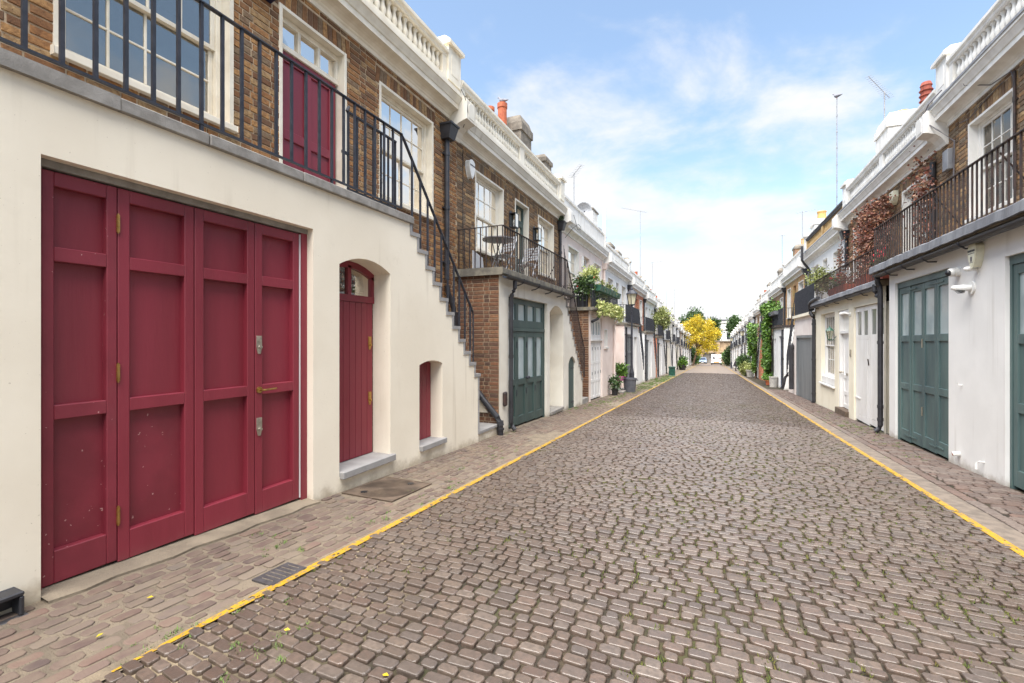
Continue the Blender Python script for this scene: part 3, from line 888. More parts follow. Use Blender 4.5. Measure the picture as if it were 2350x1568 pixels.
def brickwork(parent, fr, u0, u1, z0, z1, w, holes, mat, nmax, rotz, axis='u', course=0.071, arches=True, zmin=None):
    """Flemish bond with flat arches over the openings. axis 'u': wall along the street; 'w': return wall (u is then w)."""
    rects = []
    zones = []
    for (a, b, za, zb) in holes:
        if arches:
            t = min(zb + 0.235, z1)
            zones.append((a - 0.10, b + 0.10, zb, t))
            n = max(3, int((b - a + 0.2) / 0.075))
            for k in range(n):
                c = a - 0.10 + (b - a + 0.2) * (k + 0.5) / n
                lean = (c - (a + b) / 2) / (b - a) * 0.20
                rects.append((c, (zb + t) / 2, 0.066, t - zb - 0.012, lean))
    blocked = list(holes) + zones
    r = 0
    z = z0
    while z < z1 - 0.02:
        zt = min(z + course, z1)
        u = u0 - (0.0 if r % 2 == 0 else 0.085) - rng.uniform(0, .02)
        k = r
        while u < u1:
            ln = 0.225 if k % 2 == 0 else 0.1125
            k += 1
            segs = [(max(u, u0), min(u + ln, u1))]
            for (a, b, za, zb) in blocked:
                if za < (z + zt) / 2 < zb:
                    ns_ = []
                    for (p, q) in segs:
                        if q <= a or p >= b: ns_.append((p, q)); continue
                        if p < a: ns_.append((p, a))
                        if q > b: ns_.append((b, q))
                    segs = ns_
            for (p, q) in segs:
                if q - p > 0.035: rects.append(((p + q) / 2, (z + zt) / 2, q - p - 0.014, zt - z - 0.014, 0))
            u += ln
        z = zt; r += 1
    me = brick_mesh(mat)
    items = []
    for (c, zc, du, dz, lean) in rects:
        wp = fr((c, w, zc)) if axis == 'u' else fr(c, zc)
        d = (Vector(wp) - Vector((0, 0, H_EYE))).length
        items.append((d if in_view(*wp) else d + 500, wp, du, dz, lean, rng.uniform(-.002, .003)))
    items.sort(key=lambda t: t[0])
    v, f = [], []
    cz, sz = math.cos(rotz), math.sin(rotz)
    for i, (d, wp, du, dz, lean, out) in enumerate(items):
        if i < nmax and d < 500:
            o = piece('brick', me, parent, (wp[0] + cz * out, wp[1] + sz * out, wp[2]), scale=(1, du, dz), rot=(lean if abs(rotz) < .1 else -lean, 0, rotz))
        else:
            n = len(v)
            cl, sl = math.cos(lean), math.sin(lean)
            for (x, y, zz) in UB[0]:
                y *= du; zz *= dz
                y, zz = y * cl - zz * sl * (1 if abs(rotz) < .1 else -1) * 1.0, zz * cl + y * sl
                x += out
                v.append((wp[0] + x * cz - y * sz, wp[1] + x * sz + y * cz, wp[2] + zz))
            f += [tuple(n + k for k in q) for q in UB[1]]
    if v:
        org = WORLD[parent]
        bm = raw_mesh('bricks', [(a - org[0], b_ - org[1], c - org[2]) for a, b_, c in v], f, mat)
        link('bricks', bm, parent, org, kind='stuff')

def sash(h, u0, u1, z0, z1, w, cols=4, rows=2, trim='cream_trim', glass='pane', back='curtain', fine=True, sill=True, surround=True, name='window', meet=None):
    fr = h.fr
    fw = w - 0.10
    if surround:
        s = MB(fr)
        t = 0.035
        s.box(u0 - t, u0 + 0.006, w - 0.14, w + 0.014, z0, z1 + t)
        s.box(u1 - 0.006, u1 + t, w - 0.14, w + 0.014, z0, z1 + t)
        s.box(u0 + 0.006, u1 - 0.006, w - 0.14, w + 0.012, z1 - 0.004, z1 + t)
    m = MB(fr)
    a, b, c, d = u0 + 0.006, u1 - 0.006, z0, z1 - 0.004
    k = 0.055
    m.box(a, a + k, fw - 0.09, fw, c, d).box(b - k, b, fw - 0.09, fw, c, d).box(a + k, b - k, fw - 0.09, fw, d - k, d).box(a + k, b - k, fw - 0.09, fw + 0.003, c, c + 0.03)
    zm = (c + d) / 2 if meet is None else meet
    panes = []
    for (zz0, zz1, off) in ((c + 0.03, zm + 0.02, -0.055), (zm - 0.02, d - k, -0.02)):
        lo = off < -0.03
        wf = fw + off
        r = 0.04
        m.box(a + k, a + k + r, wf - 0.03, wf, zz0, zz1).box(b - k - r, b - k, wf - 0.03, wf, zz0, zz1)
        m.box(a + k + r, b - k - r, wf - 0.03, wf, zz0, zz0 + (0.07 if lo else 0.04)).box(a + k + r, b - k - r, wf - 0.03, wf, zz1 - 0.04, zz1)
        ga, gb, gc, gd = a + k + r, b - k - r, zz0 + (0.07 if lo else 0.04), zz1 - 0.04
        for i in range(1, cols):
            x = ga + (gb - ga) * i / cols
            m.box(x - 0.009, x + 0.009, wf - 0.026, wf - 0.003, gc, gd)
        for i in range(1, rows):
            z = gc + (gd - gc) * i / rows
            m.box(ga, gb, wf - 0.025, wf - 0.004, z - 0.009, z + 0.009)
        if fine:
            for i in range(cols):
                for j in range(rows):
                    panes.append((ga + (gb - ga) * i / cols, ga + (gb - ga) * (i + 1) / cols, gc + (gd - gc) * j / rows, gc + (gd - gc) * (j + 1) / rows, wf - 0.015))
        else:
            panes.append((ga, gb, gc, gd, wf - 0.015))
    win = part(name, m, trim, h.o, bev=0.003 if fine and h.near else 0)
    if surround: part('surround', s, trim, win)
    if sill: part('sill', MB(fr).prism([(w - 0.16, z0 - 0.07), (w + 0.055, z0 - 0.07), (w + 0.055, z0 - 0.012), (w - 0.16, z0 + 0.004)], u0 - 0.05, u1 + 0.05), trim, win, bev=0.004)
    for (p, q, r0, r1, ww) in panes:
        t = rng.uniform(-.002, .002)
        part('pane', MB(fr).box(p, q, ww - 0.004 + t, ww + t, r0, r1), glass, win)
    if back == 'curtain':
        cu = MB(fr)
        n = int((u1 - u0) / 0.06)
        for i in range(n):
            p, q = u0 + (u1 - u0) * i / n, u0 + (u1 - u0) * (i + 1) / n
            d0, d1 = (0.0, 0.035) if i % 2 else (0.035, 0.0)
            cu.q((p, w - 0.30 - d0, z0), (q, w - 0.30 - d1, z0), (q, w - 0.30 - d1, z1), (p, w - 0.30 - d0, z1))
        part('curtain', cu, 'curtain', win)
    return win

def leaf(h, name, u0, u1, z0, z1, w, cols, bands, mat, panel_mat=None, stile=0.075, rail=0.085, depth=0.028, glass=(), glass_mat_='frosted', mull=0.07, low_mat=None, bottom=None, bev=0.004):
    """framed door leaf; bands are z fractions of the rails; glass lists the (col, band) cells that are glazed"""
    m = MB(h.fr)
    bt = bottom if bottom else rail
    zz = [z0 + bt] + [z0 + (z1 - z0) * b for b in bands] + [z1 - rail]
    m.box(u0, u0 + stile, w - 0.07, w, z0, z1).box(u1 - stile, u1, w - 0.07, w, z0, z1)
    m.box(u0 + stile, u1 - stile, w - 0.07, w - 0.001, z0, z0 + bt).box(u0 + stile, u1 - stile, w - 0.07, w - 0.001, z1 - rail, z1)
    for b in bands:
        z = z0 + (z1 - z0) * b
        m.box(u0 + stile, u1 - stile, w - 0.07, w - 0.001, z - rail / 2, z + rail / 2)
    iw = (u1 - u0 - 2 * stile - mull * (cols - 1)) / cols
    for c in range(1, cols):
        x = u0 + stile + c * iw + (c - 1) * mull
        m.box(x, x + mull, w - 0.069, w - 0.002, z0 + bt, z1 - rail)
    o = part(name, m, mat, h.o, bev=bev if h.near else 0)
    edges = [z0 + bt] + [z0 + (z1 - z0) * b for b in bands] + [z1 - rail]
    for c in range(cols):
        a = u0 + stile + c * (iw + mull)
        for k in range(len(edges) - 1):
            lo = edges[k] + (rail / 2 if k > 0 else 0)
            hi = edges[k + 1] - (rail / 2 if k < len(edges) - 2 else 0)
            if (c, k) in glass or ('*', k) in glass:
                part('pane', MB(h.fr).box(a, a + iw, w - depth - 0.006, w - depth, lo, hi), glass_mat_, o)
            else:
                pm_ = low_mat if (low_mat and k == 0) else (panel_mat or mat)
                part('panel', MB(h.fr).box(a, a + iw, w - 0.066, w - depth, lo, hi), pm_, o)
    return o

BARM = {}
def bar_mesh(mat):
    if mat not in BARM:
        b = MB(); b.box(-0.5, 0.5, -0.5, 0.5, 0, 1)
        BARM[mat] = b.mesh('baluster'); BARM[mat].materials.append(M[mat])
    return BARM[mat]

def railing(h, u0, u1, w, zbot, ztop, spacing=0.16, mat='iron', t=0.020, bottom=True, posts=None, name='railing', foot=None, skip=0):
    m = MB(h.fr)
    m.box(u0, u1, w - 0.020, w + 0.020, ztop - 0.012, ztop)
    if bottom: m.box(u0, u1, w - 0.014, w + 0.014, zbot + 0.075, zbot + 0.090)
    o = part(name, m, mat, h.o)
    n = max(1, int(round((u1 - u0) / spacing)))
    me = bar_mesh(mat)
    for i in range(n + 1):
        u = u0 + 0.01 + (u1 - u0 - 0.02) * i / n
        ft = zbot if (not bottom or i % 8 == 0) else zbot + 0.088
        piece('baluster', me, o, h.fr((u, w, ft)), scale=(t, t, ztop - 0.011 - ft))
    return o

def cornice_profile(b, ww, big=1.0):
    """(w, z) outline of the crowning cornice, b its foot, ww the wall face"""
    pts = [(0, 0), (.03, 0), (.03, .055), (.045, .07), (.05, .085), (.085, .115), (.12, .13), (.20, .14), (.20, .215), (.215, .225), (.225, .25), (.26, .32), (.275, .33), (.275, .395), (.26, .405), (.08, .455), (.08, .63), (-.10, .63), (-.10, 0)]
    return [(ww + x * big, b + z) for x, z in pts]

BALU = {}
def baluster_mesh(mat):
    if mat not in BALU:
        prof = [(.045, 0), (.045, .03), (.03, .045), (.038, .075), (.052, .12), (.050, .155), (.034, .21), (.026, .27), (.030, .295), (.046, .315), (.046, .345)]
        b = MB(); b.lathe(0, 0, prof, 10)
        BALU[mat] = b.mesh('stone_baluster', smooth=True); BALU[mat].materials.append(M[mat])
    return BALU[mat]

def chimney(h, u0, u1, w0, w1, z0, z1, mat, pots, potmat='terracotta', cap=0.12, capmat=None, style='plain'):
    c = MB(h.fr)
    c.box(u0, u1, w0, w1, z0, z1 - cap * 2)
    o = part('chimney', c, mat, h.o)
    k = MB(h.fr).box(u0 - .04, u1 + .04, w0 - .04, w1 + .04, z1 - cap * 2, z1 - cap)
    k.v_before = 0
    n = len(k.v)
    a, b2, c2, d = u0 - .02, u1 + .02, w0 - .02, w1 + .02
    k.v += [(a, c2, z1 - cap), (b2, c2, z1 - cap), (b2, d, z1 - cap), (a, d, z1 - cap), (a + .07, c2 + .07, z1), (b2 - .07, c2 + .07, z1), (b2 - .07, d - .07, z1), (a + .07, d - .07, z1)]
    k.f += [(n, n + 1, n + 5, n + 4), (n + 1, n + 2, n + 6, n + 5), (n + 2, n + 3, n + 7, n + 6), (n + 3, n, n + 4, n + 7), (n + 4, n + 5, n + 6, n + 7)]
    part('cap', k, capmat or mat, o)
    for (pu, pw, ph, pr) in pots:
        prof = [(pr * 1.1, z1 - .02), (pr * 1.05, z1 + ph * .1), (pr, z1 + ph * .85), (pr * 1.15, z1 + ph * .87), (pr * 1.15, z1 + ph), (pr * .8, z1 + ph)]
        p = MB(h.fr).lathe(pu, pw, prof, 14)
        if style == 'louvre':
            prof = []
            for q in range(6):
                zz = z1 + ph * q / 6
                prof += [(pr * 1.12, zz), (pr * 1.12, zz + ph * .03), (pr * .86, zz + ph * .04), (pr * .86, zz + ph * .155)]
            prof += [(pr * 1.0, z1 + ph), (pr * .75, z1 + ph * 1.12)]
            p = MB(h.fr).lathe(pu, pw, prof, 10)
        part('chimney_pot', p, potmat, o, smooth=False)
    return o

def arc_pts(p, q, r=None, n=5): return [Vector(p).lerp(Vector(q), i / n) for i in range(n + 1)]

def downpipe(h, u, w, z1, z0, mat='plastic', r=0.038, hopper=None, clips=True, shoe=True, top_in=0.0):
    m = MB(h.fr)
    pts = [(u, w, z1), (u, w, z0 + 0.14)]
    if shoe: pts += [(u, w + 0.01, z0 + 0.09), (u + 0.0, w + 0.05, z0 + 0.05), (u, w + 0.08, z0 + 0.02)]
    m.tube(pts, r, 10)
    z = z0 + 0.45
    while z < z1 - 0.2:
        m.tube([(u, w, z - 0.035), (u, w, z + 0.035)], r * 1.22, 10)
        m.box(u - r * 1.5, u + r * 1.5, w - r - 0.02, w - r * 0.4, z - 0.012, z + 0.012)
        z += 0.95
    o = part('downpipe', m, mat, h.o, smooth=False)
    if hopper:
        hz_ = hopper
        n = MB(h.fr)
        n.v += [(u - .13, w - .08, hz_ + .16), (u + .13, w - .08, hz_ + .16), (u + .13, w + .16, hz_ + .16), (u - .13, w + .16, hz_ + .16),
                (u - .095, w - .07, hz_ - .06), (u + .095, w - .07, hz_ - .06), (u + .095, w + .10, hz_ - .06), (u - .095, w + .10, hz_ - .06)]
        n.f += [(0, 1, 5, 4), (1, 2, 6, 5), (2, 3, 7, 6), (3, 0, 4, 7), (4, 5, 6, 7), (0, 1, 2, 3)]
        n.box(u - .145, u + .145, w - .085, w + .175, hz_ + .161, hz_ + .195)
        part('hopper', n, mat, o)
    return o

class House:
    """a mews house: ground floor front at w = 0, upper storey set back over a walkway"""
    def __init__(s, side, y0, y1, zo, name, label, upper='brick', trim='cream_trim', near=False):
        s.fr = FL if side < 0 else FRT
        s.side, s.y0, s.y1, s.zo, s.near, s.trim = side, y0, y1, zo, near, trim
        s.o = thing(name, label, 'house', s.fr((y0, 0, gz(y0))))
        s.zf, s.wt, s.cb = 2.95 + zo, 5.06 + zo, 5.36 + zo
        s.uw = -SETBACK
        s.rot = 0.0 if side < 0 else math.pi
    def P(s, name, mb, mat, **k): return part(name, mb, mat, s.o, **k)
    def mb(s): return MB(s.fr)
    def upper(s, ops, mat, low=None, brick=None, nmax=0, zmin=None):
        """upper wall with openings (ua, ub, za, zb); brick: build the bricks"""
        z0 = (gz(s.y1) - 0.1) if low is None else low
        w = s.uw
        m = s.mb()
        facade(m, s.y0, s.y1, z0, s.cb + 0.02, w - (0.004 if brick else 0), 0.16, [(a, b, c, d, 0) for a, b, c, d in ops])
        wall = s.P('upper_wall', m, mat)
        if brick:
            brickwork(wall, s.fr, s.y0, s.y1, zmin if zmin is not None else s.zf - 0.05, s.cb + 0.01, w - 0.004, ops, brick, nmax, s.rot)
        return wall
    def core(s):
        c = s.mb()
        u0, u1, w = s.y0 + 0.01, s.y1 - 0.01, s.uw
        zb = gz(s.y1) - 0.3
        zr = s.cb + 0.45
        c.q((u0, w - 0.11, zr), (u1, w - 0.11, zr), (u1, w - 7, zr), (u0, w - 7, zr))                 # roof deck
        c.q((u0, w - 7, zb), (u1, w - 7, zb), (u1, w - 7, zr), (u0, w - 7, zr))                         # back
        for u in (u0, u1):
            c.q((u, w - 0.17, zb), (u, w - 7, zb), (u, w - 7, zr), (u, w - 0.17, zr))
        s.P('party_walls_and_roof', c, 'slate')
        i = s.mb()
        i.q((u0, w - 1.6, zb), (u1, w - 1.6, zb), (u1, w - 1.6, zr - .1), (u0, w - 1.6, zr - .1))       # rooms behind the glass
        i.q((u0, w - 0.17, s.zf - .02), (u1, w - 0.17, s.zf - .02), (u1, w - 1.6, s.zf - .02), (u0, w - 1.6, s.zf - .02))
        i.q((u0, w - 0.17, s.cb - .05), (u1, w - 0.17, s.cb - .05), (u1, w - 1.6, s.cb - .05), (u0, w - 1.6, s.cb - .05))
        s.P('room_lining', i, 'darkroom')
    def cornice(s, trim=None, style='balusters', lead=False, mid=True, u0=None, u1=None, stone=None, singles=True, console=True, pier=True, cope=None):
        trim = trim or s.trim
        u0 = s.y0 + 0.06 if u0 is None else u0
        u1 = s.y1 - 0.02 if u1 is None else u1
        b, w = s.cb, s.uw
        co = s.P('cornice', s.mb().prism(cornice_profile(b, w), u0, u1), trim)
        if lead:
            part('lead_flashing', s.mb().prism([(w + .281, b + .37), (w + .288, b + .37), (w + .284, b + .415), (w + .085, b + .468), (w + .083, b + .462), (w + .277, b + .41)], u0, u1), 'lead', co)
        if console:
            poly = [(w, b - .03), (w + .035, b - .03), (w + .06, b + .03), (w + .11, b + .11), (w + .19, b + .18), (w + .31, b + .22), (w + .37, b + .23), (w + .37, b + .56), (w + .31, b + .63), (w, b + .63)]
            cs = part('console', s.mb().prism(poly, s.y0 - 0.27, s.y0 + 0.055), trim, co)
            e = s.mb()
            n = 10
            uc, hw = s.y0 - 0.107, 0.10
            arch = [(uc - hw, b + .27), (uc + hw, b + .27)] + [(uc + hw * math.cos(math.pi * k / n), b + .44 + hw * math.sin(math.pi * k / n)) for k in range(n + 1)]
            e.prism_w(arch, w + .36, w + .376)
            part('niche', e, trim, cs)
        if style in ('balusters', 'yellow'):
            st = 'yellow_stone' if style == 'yellow' else trim
            ps = [u0 + 0.0, u1 - 0.50]
            bl = s.P('balustrade', s.mb().prism([(w - .12, b + 1.00), (w + .06, b + 1.00), (w + .075, b + 1.02), (w + .075, b + 1.05), (w + .11, b + 1.08), (w + .11, b + 1.13), (w + .02, b + 1.16), (w - .12, b + 1.15)], u0, u1 - 0.42), cope or trim)
            part('rail_base', s.mb().box(u0, u1 - 0.42, w - .10, w + .072, b + .631, b + .66), st, bl)
            spans = [(u0 + .14, (u0 + u1 - .42) / 2 - .14), ((u0 + u1 - .42) / 2 + .14, u1 - .56)] if mid else [(u0 + .14, u1 - .56)]
            dies = [u0, u1 - .56] + ([(u0 + u1 - .42) / 2 - .14] if mid else [])
            for d in dies:
                part('die', s.mb().box(d, d + (.28 if d not in (u0, u1 - .56) else .14), w - .10, w + .066, b + .66, b + 1.0), st, bl)
            me = baluster_mesh(st)
            v = []
            for (a, c) in spans:
                n = int((c - a) / 0.128)
                for i in range(n):
                    pu = a + (c - a) * (i + .5) / n
                    if singles: piece('stone_baluster', me, bl, s.fr((pu, w - .012, b + .657)))
                    else: v.append(pu)
            if v:
                x = s.mb()
                for pu in v:
                    x.lathe(pu, w - .012, [(.045, b + .66), (.052, b + .78), (.028, b + .92), (.046, b + 1.0)], 6)
                part('stone_balusters', x, st, bl, kind='stuff')
            bk = s.mb().q
            part('backing', s.mb().box(u0, u1 - .42, w - .14, w - .11, b + .63, b + 1.06), st if style == 'yellow' else trim, bl)
        elif style == 'solid':
            bl = s.P('parapet', s.mb().prism([(w - .12, b + .631), (w + .06, b + .631), (w + .06, b + 1.08), (w + .10, b + 1.10), (w + .10, b + 1.17), (w - .12, b + 1.17)], u0, u1 - .3), trim)
        elif style == 'panel':
            bl = s.P('parapet', s.mb().prism([(w - .12, b + .631), (w + .03, b + .631), (w + .03, b + 1.02), (w + .09, b + 1.05), (w + .09, b + 1.14), (w - .12, b + 1.14)], u0, u1 - .3), trim)
            for k in range(3):
                a = u0 + .1 + k * (u1 - u0 - .5) / 3
                part('raised_panel', s.mb().box(a, a + (u1 - u0 - .5) / 3 - .18, w + .02, w + .055, b + .70, b + .98), trim, bl)
        if pier:
            pr = s.P('pier', s.mb().box(u1 - .42, u1, w - .14, w + .10, b + .632, b + 1.24), trim)
            part('cap', s.mb().prism([(w - .20, b + 1.24), (w + .16, b + 1.24), (w + .16, b + 1.30), (w + .05, b + 1.38), (w - .09, b + 1.38), (w - .20, b + 1.30)], u1 - .47, u1 + .05), trim, pr)
            n = 8; uc, hw = u1 - .21, .12
            arch = [(uc - hw, b + .76), (uc + hw, b + .76)] + [(uc + hw * math.cos(math.pi * k / n), b + 1.04 + hw * math.sin(math.pi * k / n)) for k in range(n + 1)]
            part('niche', s.mb().prism_w(arch, w + .095, w + .106), trim, pr)
        return co
    def side_return(s, mat, brick=None, nmax=0, z1=None, w1=0.0):
        """the flank of the projecting ground floor, facing back up the street"""
        z1 = z1 or s.zf - 0.10
        m = s.mb()
        m.q((s.y0, s.uw - .2, gz(s.y0) - .2), (s.y0, w1, gz(s.y0) - .2), (s.y0, w1, z1), (s.y0, s.uw - .2, z1))
        wl = s.P('return_wall', m, mat)
        if brick:
            f = lambda c, z: s.fr((s.y0, c, z))
            brickwork(wl, f, s.uw, w1 - 0.002, gz(s.y0) + 0.01, z1, 0, [], brick, nmax, -math.pi / 2, axis='w', arches=False)
        return wl
    def slab(s, u0, u1, over=0.06, t=0.09, mat='stone', name='walkway_slab'):
        return s.P(name, s.mb().prism([(s.uw, s.zf - t), (over, s.zf - t), (over, s.zf), (s.uw, s.zf + .01)], u0, u1), mat)
    def stair(s, us, zs_, mat='step_stone', ground=None):
        """steps showing their ends in the flank wall: us[k], zs_[k] = nose of tread k"""
        st = s.P('stair_flight', s.mb().box(us[0] - 0.02, us[0], s.uw, -0.06, zs_[0] - .3, zs_[0] - .1), 'cream')
        for k in range(1, len(us)):
            m = s.mb()
            m.box(us[k - 1] - .035, us[k] + .02, s.uw, 0.014, zs_[k] - .05, zs_[k])
            m.box(us[k - 1] - .036, us[k - 1] + .008, s.uw, 0.010, zs_[k], zs_[k - 1] - .051)
            part('step', m, mat, st)
        return st
# ------------------------------------------------------------------ the near house on the left: burgundy doors
h1 = House(-1, 0.84, 7.31, 0.0, 'mews_house', 'cream rendered house with burgundy garage doors and an outside stair', near=True)
W = h1.uw
ops1 = [(1.70, 2.97, 3.52, 5.06), (3.56, 4.49, 2.95, 5.06), (5.19, 6.49, 3.48, 5.05)]
h1.upper(ops1, 'mortar', brick='brick', nmax=300, zmin=0.2)
h1.core()
h1.cornice(style='balusters')
us1 = [4.73, 4.88, 5.06, 5.23, 5.40, 5.57, 5.74, 5.91, 6.07, 6.24, 6.41, 6.57]
zs1 = [2.95, 2.77, 2.58, 2.39, 2.20, 2.00, 1.81, 1.61, 1.42, 1.23, 1.05, 0.86]
m = h1.mb()
stp = [(us1[k - 1], zs1[k] - 0.05) for k in range(1, 12)]
facade(m, 0.84, 6.53, -0.45, 2.861, 0.0, 0.26, [(1.28, 3.19, -0.6, 2.46, 0), (3.52, 4.32, 0.02, 2.18, 0.11), (4.90, 5.45, -0.02, 1.08, 0.05)], steps=stp)
m.q((6.53, 0, -0.45), (6.53, W, -0.45), (6.53, W, 0.81), (6.53, 0, 0.81))
m.q((0.84, 0, -0.45), (0.84, W, -0.45), (0.84, W, 2.86), (0.84, 0, 2.86))
h1.P('front_wall', m, 'cream')
sl = h1.P('walkway_slab', h1.mb().box(0.84, 1.64, W, 0.035, 2.862, 2.95), 'stone')
for a, b in ((1.645, 2.20), (2.205, 3.05), (3.055, 3.95), (3.955, 4.75)):
    part('coping_stone', h1.mb().box(a, b, W, 0.035 + rng.uniform(-.004, .004), 2.862, 2.95 + rng.uniform(-.003, .003)), 'stone', sl, bev=0.006)
st = h1.stair(us1, zs1)
for k in range(5):                                     # dressed stones closing the wall end
    z = -0.12 + 0.187 * k
    part('end_stone', h1.mb().box(6.505, 6.545, -0.05, 0.010, z, z + 0.182), 'step_stone', st)
lo = h1.mb().box(6.55, 7.30, W, -0.03, -0.45, -0.135)
part('stair_foot', lo, 'cream', st)
part('step', h1.mb().box(6.55, 7.30, W, 0.0, -0.135, -0.085), 'step_stone', st, bev=0.005)
m = h1.mb().prism_z([(6.55, -0.10), (6.98, -0.55), (7.30, -0.62), (7.30, W), (6.55, W)], -0.085, 0.10)
part('step', m, 'step_stone', st, bev=0.005)
m = h1.mb().prism_z([(6.55, -0.45), (6.80, -0.80), (6.80, W), (6.55, W)], 0.10, 0.29)
part('step', m, 'step_stone', st, bev=0.005)
m = h1.mb().prism([(W, 0.10), (-0.20, 0.10), (-0.62, 0.62), (W, 0.62)], 7.285, 7.305)
part('skirting', m, 'cream', st)

rl = railing(h1, 0.90, 4.60, -0.05, 2.95, 3.95, 0.161, 'iron', 0.022)
sr = h1.mb()
sr.tube([(4.58, -0.05, 3.944), (4.64, -0.05, 3.90), (6.42, -0.05, 1.86)], 0.019, 8)
sr.tube([(6.42, -0.05, 1.87), (6.44, -0.05, 1.80), (6.44, -0.05, 1.05)], 0.014, 6)
sro = h1.P('stair_rail', sr, 'iron')
for k in range(1, 11):
    u = us1[k] - 0.07
    zt = 3.90 - (u - 4.64) * (3.90 - 1.86) / (6.42 - 4.64)
    piece('baluster', bar_mesh('iron'), sro, h1.fr((u, -0.05, zs1[k])), scale=(.022, .022, zt - zs1[k]))
gt = h1.mb()
gt.box(3.78, 4.60, -0.155, -0.125, 3.855, 3.875).box(3.78, 4.60, -0.152, -0.128, 3.03, 3.045).tube([(3.77, -.14, 3.87), (3.80, -.14, 3.93)], .016, 6)
gto = h1.P('stair_gate', gt, 'iron')
for k in range(7):
    piece('baluster', bar_mesh('iron'), gto, h1.fr((3.79 + k * 0.133, -0.14, 3.04)), scale=(.02, .02, .82))
part('latch', h1.mb().box(3.70, 3.80, -.15, -.13, 3.40, 3.43), 'iron', gto)

# garage doors
GW = -0.09
h1.P('garage_jamb', h1.mb().box(1.281, 1.312, GW - .09, GW + .012, -0.05, 2.42), 'burgundy')
h1.P('garage_jamb', h1.mb().box(3.125, 3.189, GW - .09, GW + .012, -0.10, 2.42), 'burgundy')
h1.P('garage_head', h1.mb().box(1.282, 3.188, GW - .10, GW + .02, 2.415, 2.459), 'stone')
h1.P('garage_void', h1.mb().box(1.282, 3.188, GW - .16, GW - .11, -0.3, 2.459), 'blacktrim')
lv = [(1.316, 1.681), (1.686, 2.162), (2.168, 2.655), (2.661, 3.108)]
leaves1 = []
for i, (a, b) in enumerate(lv):
    z0 = gz((a + b) / 2) + 0.037
    hh = 2.405 - z0
    o = leaf(h1, 'garage_leaf', a, b, z0, 2.405, GW, 1, [(0.985 - z0) / hh, (1.92 - z0) / hh], 'burgundy_low' if i == 0 else 'burgundy', panel_mat='burgundy',
             stile=0.066 if i else 0.055, rail=0.085, bottom=0.19, low_mat='burgundy_low' if i < 2 else None, depth=0.052)
    leaves1.append(o)
def brass_hinge(o, u, w, z):
    x = h1.mb()
    for k in range(4):
        x.tube([(u, w + .006, z - .055 + k * .028), (u, w + .006, z - .055 + k * .028 + .026)], 0.010, 8)
    x.tube([(u, w + .006, z - .064), (u, w + .006, z + .064)], 0.006, 8)
    part('hinge', x, 'brass', o)
for z in (2.17, 1.20, 0.27): brass_hinge(leaves1[1], 1.684, GW, z)
def lock_plate(o, u, w, z, mat='steel', fr=FL, s=1.0):
    x = MB(fr)
    x.prism_w([(u - .022 * s, z + .075 * s), (u + .022 * s, z + .075 * s), (u + .022 * s, z - .02 * s), (u + .010 * s, z - .075 * s), (u - .010 * s, z - .075 * s), (u - .022 * s, z - .02 * s)], w, w + .008)
    x.box(u - .018 * s, u + .018 * s, w + .008, w + .011, z + .03 * s, z + .066 * s)
    x.tube([(u + .003, w + .008, z - .02 * s), (u + .003, w + .026, z - .02 * s)], .012 * s, 10)
    part('lock', x, mat, o, bev=0.002)
lock_plate(leaves1[3], 2.694, GW, 1.37)
lock_plate(leaves1[3], 2.694, GW, 0.67)
x = h1.mb()
x.tube([(2.694, GW, 0.985), (2.694, GW + .012, 0.985)], .027, 16).tube([(2.694, GW + .01, 0.985), (2.694, GW + .05, 0.985), (2.712, GW + .056, 0.985), (2.82, GW + .056, 0.988)], .0085, 8)
part('handle', x, 'brass', leaves1[3], smooth=False)
h1.P('edge_strip', h1.mb().box(3.112, 3.120, GW - .02, GW + .004, -0.07, 2.40), 'white_paint')

# arched board door
AW = -0.24
m = h1.mb()
a0, a1 = 3.522, 4.318
def arch_z(u, zb=2.18, rise=0.11, p=3.52, q=4.32):
    t = (u - (p + q) / 2) / ((q - p) / 2); return zb + rise * (1 - t * t)
nseg = 14
for k in range(nseg):
    p, q = a0 + (a1 - a0) * k / nseg, a0 + (a1 - a0) * (k + 1) / nseg
    zp, zq = arch_z(p), arch_z(q)
    m.q((p, AW, zp - .075), (q, AW, zq - .075), (q, AW, zq), (p, AW, zp))
    m.q((p, AW, zp - .075), (q, AW, zq - .075), (q, AW - .05, zq - .075), (p, AW - .05, zp - .075))
m.box(a0, a0 + .045, AW - .05, AW, 1.86, 2.15).box(a1 - .045, a1, AW - .05, AW, 1.86, 2.15)
m.box(a0, a1, AW - .05, AW + .004, 1.84, 1.915).box(3.895, 3.945, AW - .05, AW, 1.915, 2.24)
fl = h1.P('fanlight', m, 'burgundy')
for (p, q) in ((a0 + .045, 3.895), (3.945, a1 - .045)):
    x = h1.mb()
    top = [(p + (q - p) * k / 6, arch_z(p + (q - p) * k / 6) - .075) for k in range(7)]
    x.prism_w([(p, 1.915), (q, 1.915)] + list(reversed(top)), AW - .03, AW - .026)
    part('pane', x, 'pane_clear', fl)
fl2 = h1.P('arched_door', h1.mb().box(a0, a1, AW - .06, AW - .03, 0.02, 1.84), 'burgundy')
n = 8
for k in range(n):
    p, q = a0 + .02 + (a1 - a0 - .04) * k / n, a0 + .02 + (a1 - a0 - .04) * (k + 1) / n
    part('board', h1.mb().box(p + .0025, q - .0025, AW - .03, AW - .004, 0.075, 1.838), 'burgundy', fl2, bev=0.003)
lock_plate(fl2, 4.245, AW - .004, 1.37, 'brass')
lock_plate(fl2, 4.245, AW - .004, 0.72, 'brass')
h1.P('door_sill', h1.mb().box(3.525, 4.36, -.27, .055, -0.005, 0.068), 'step_stone', bev=0.006)
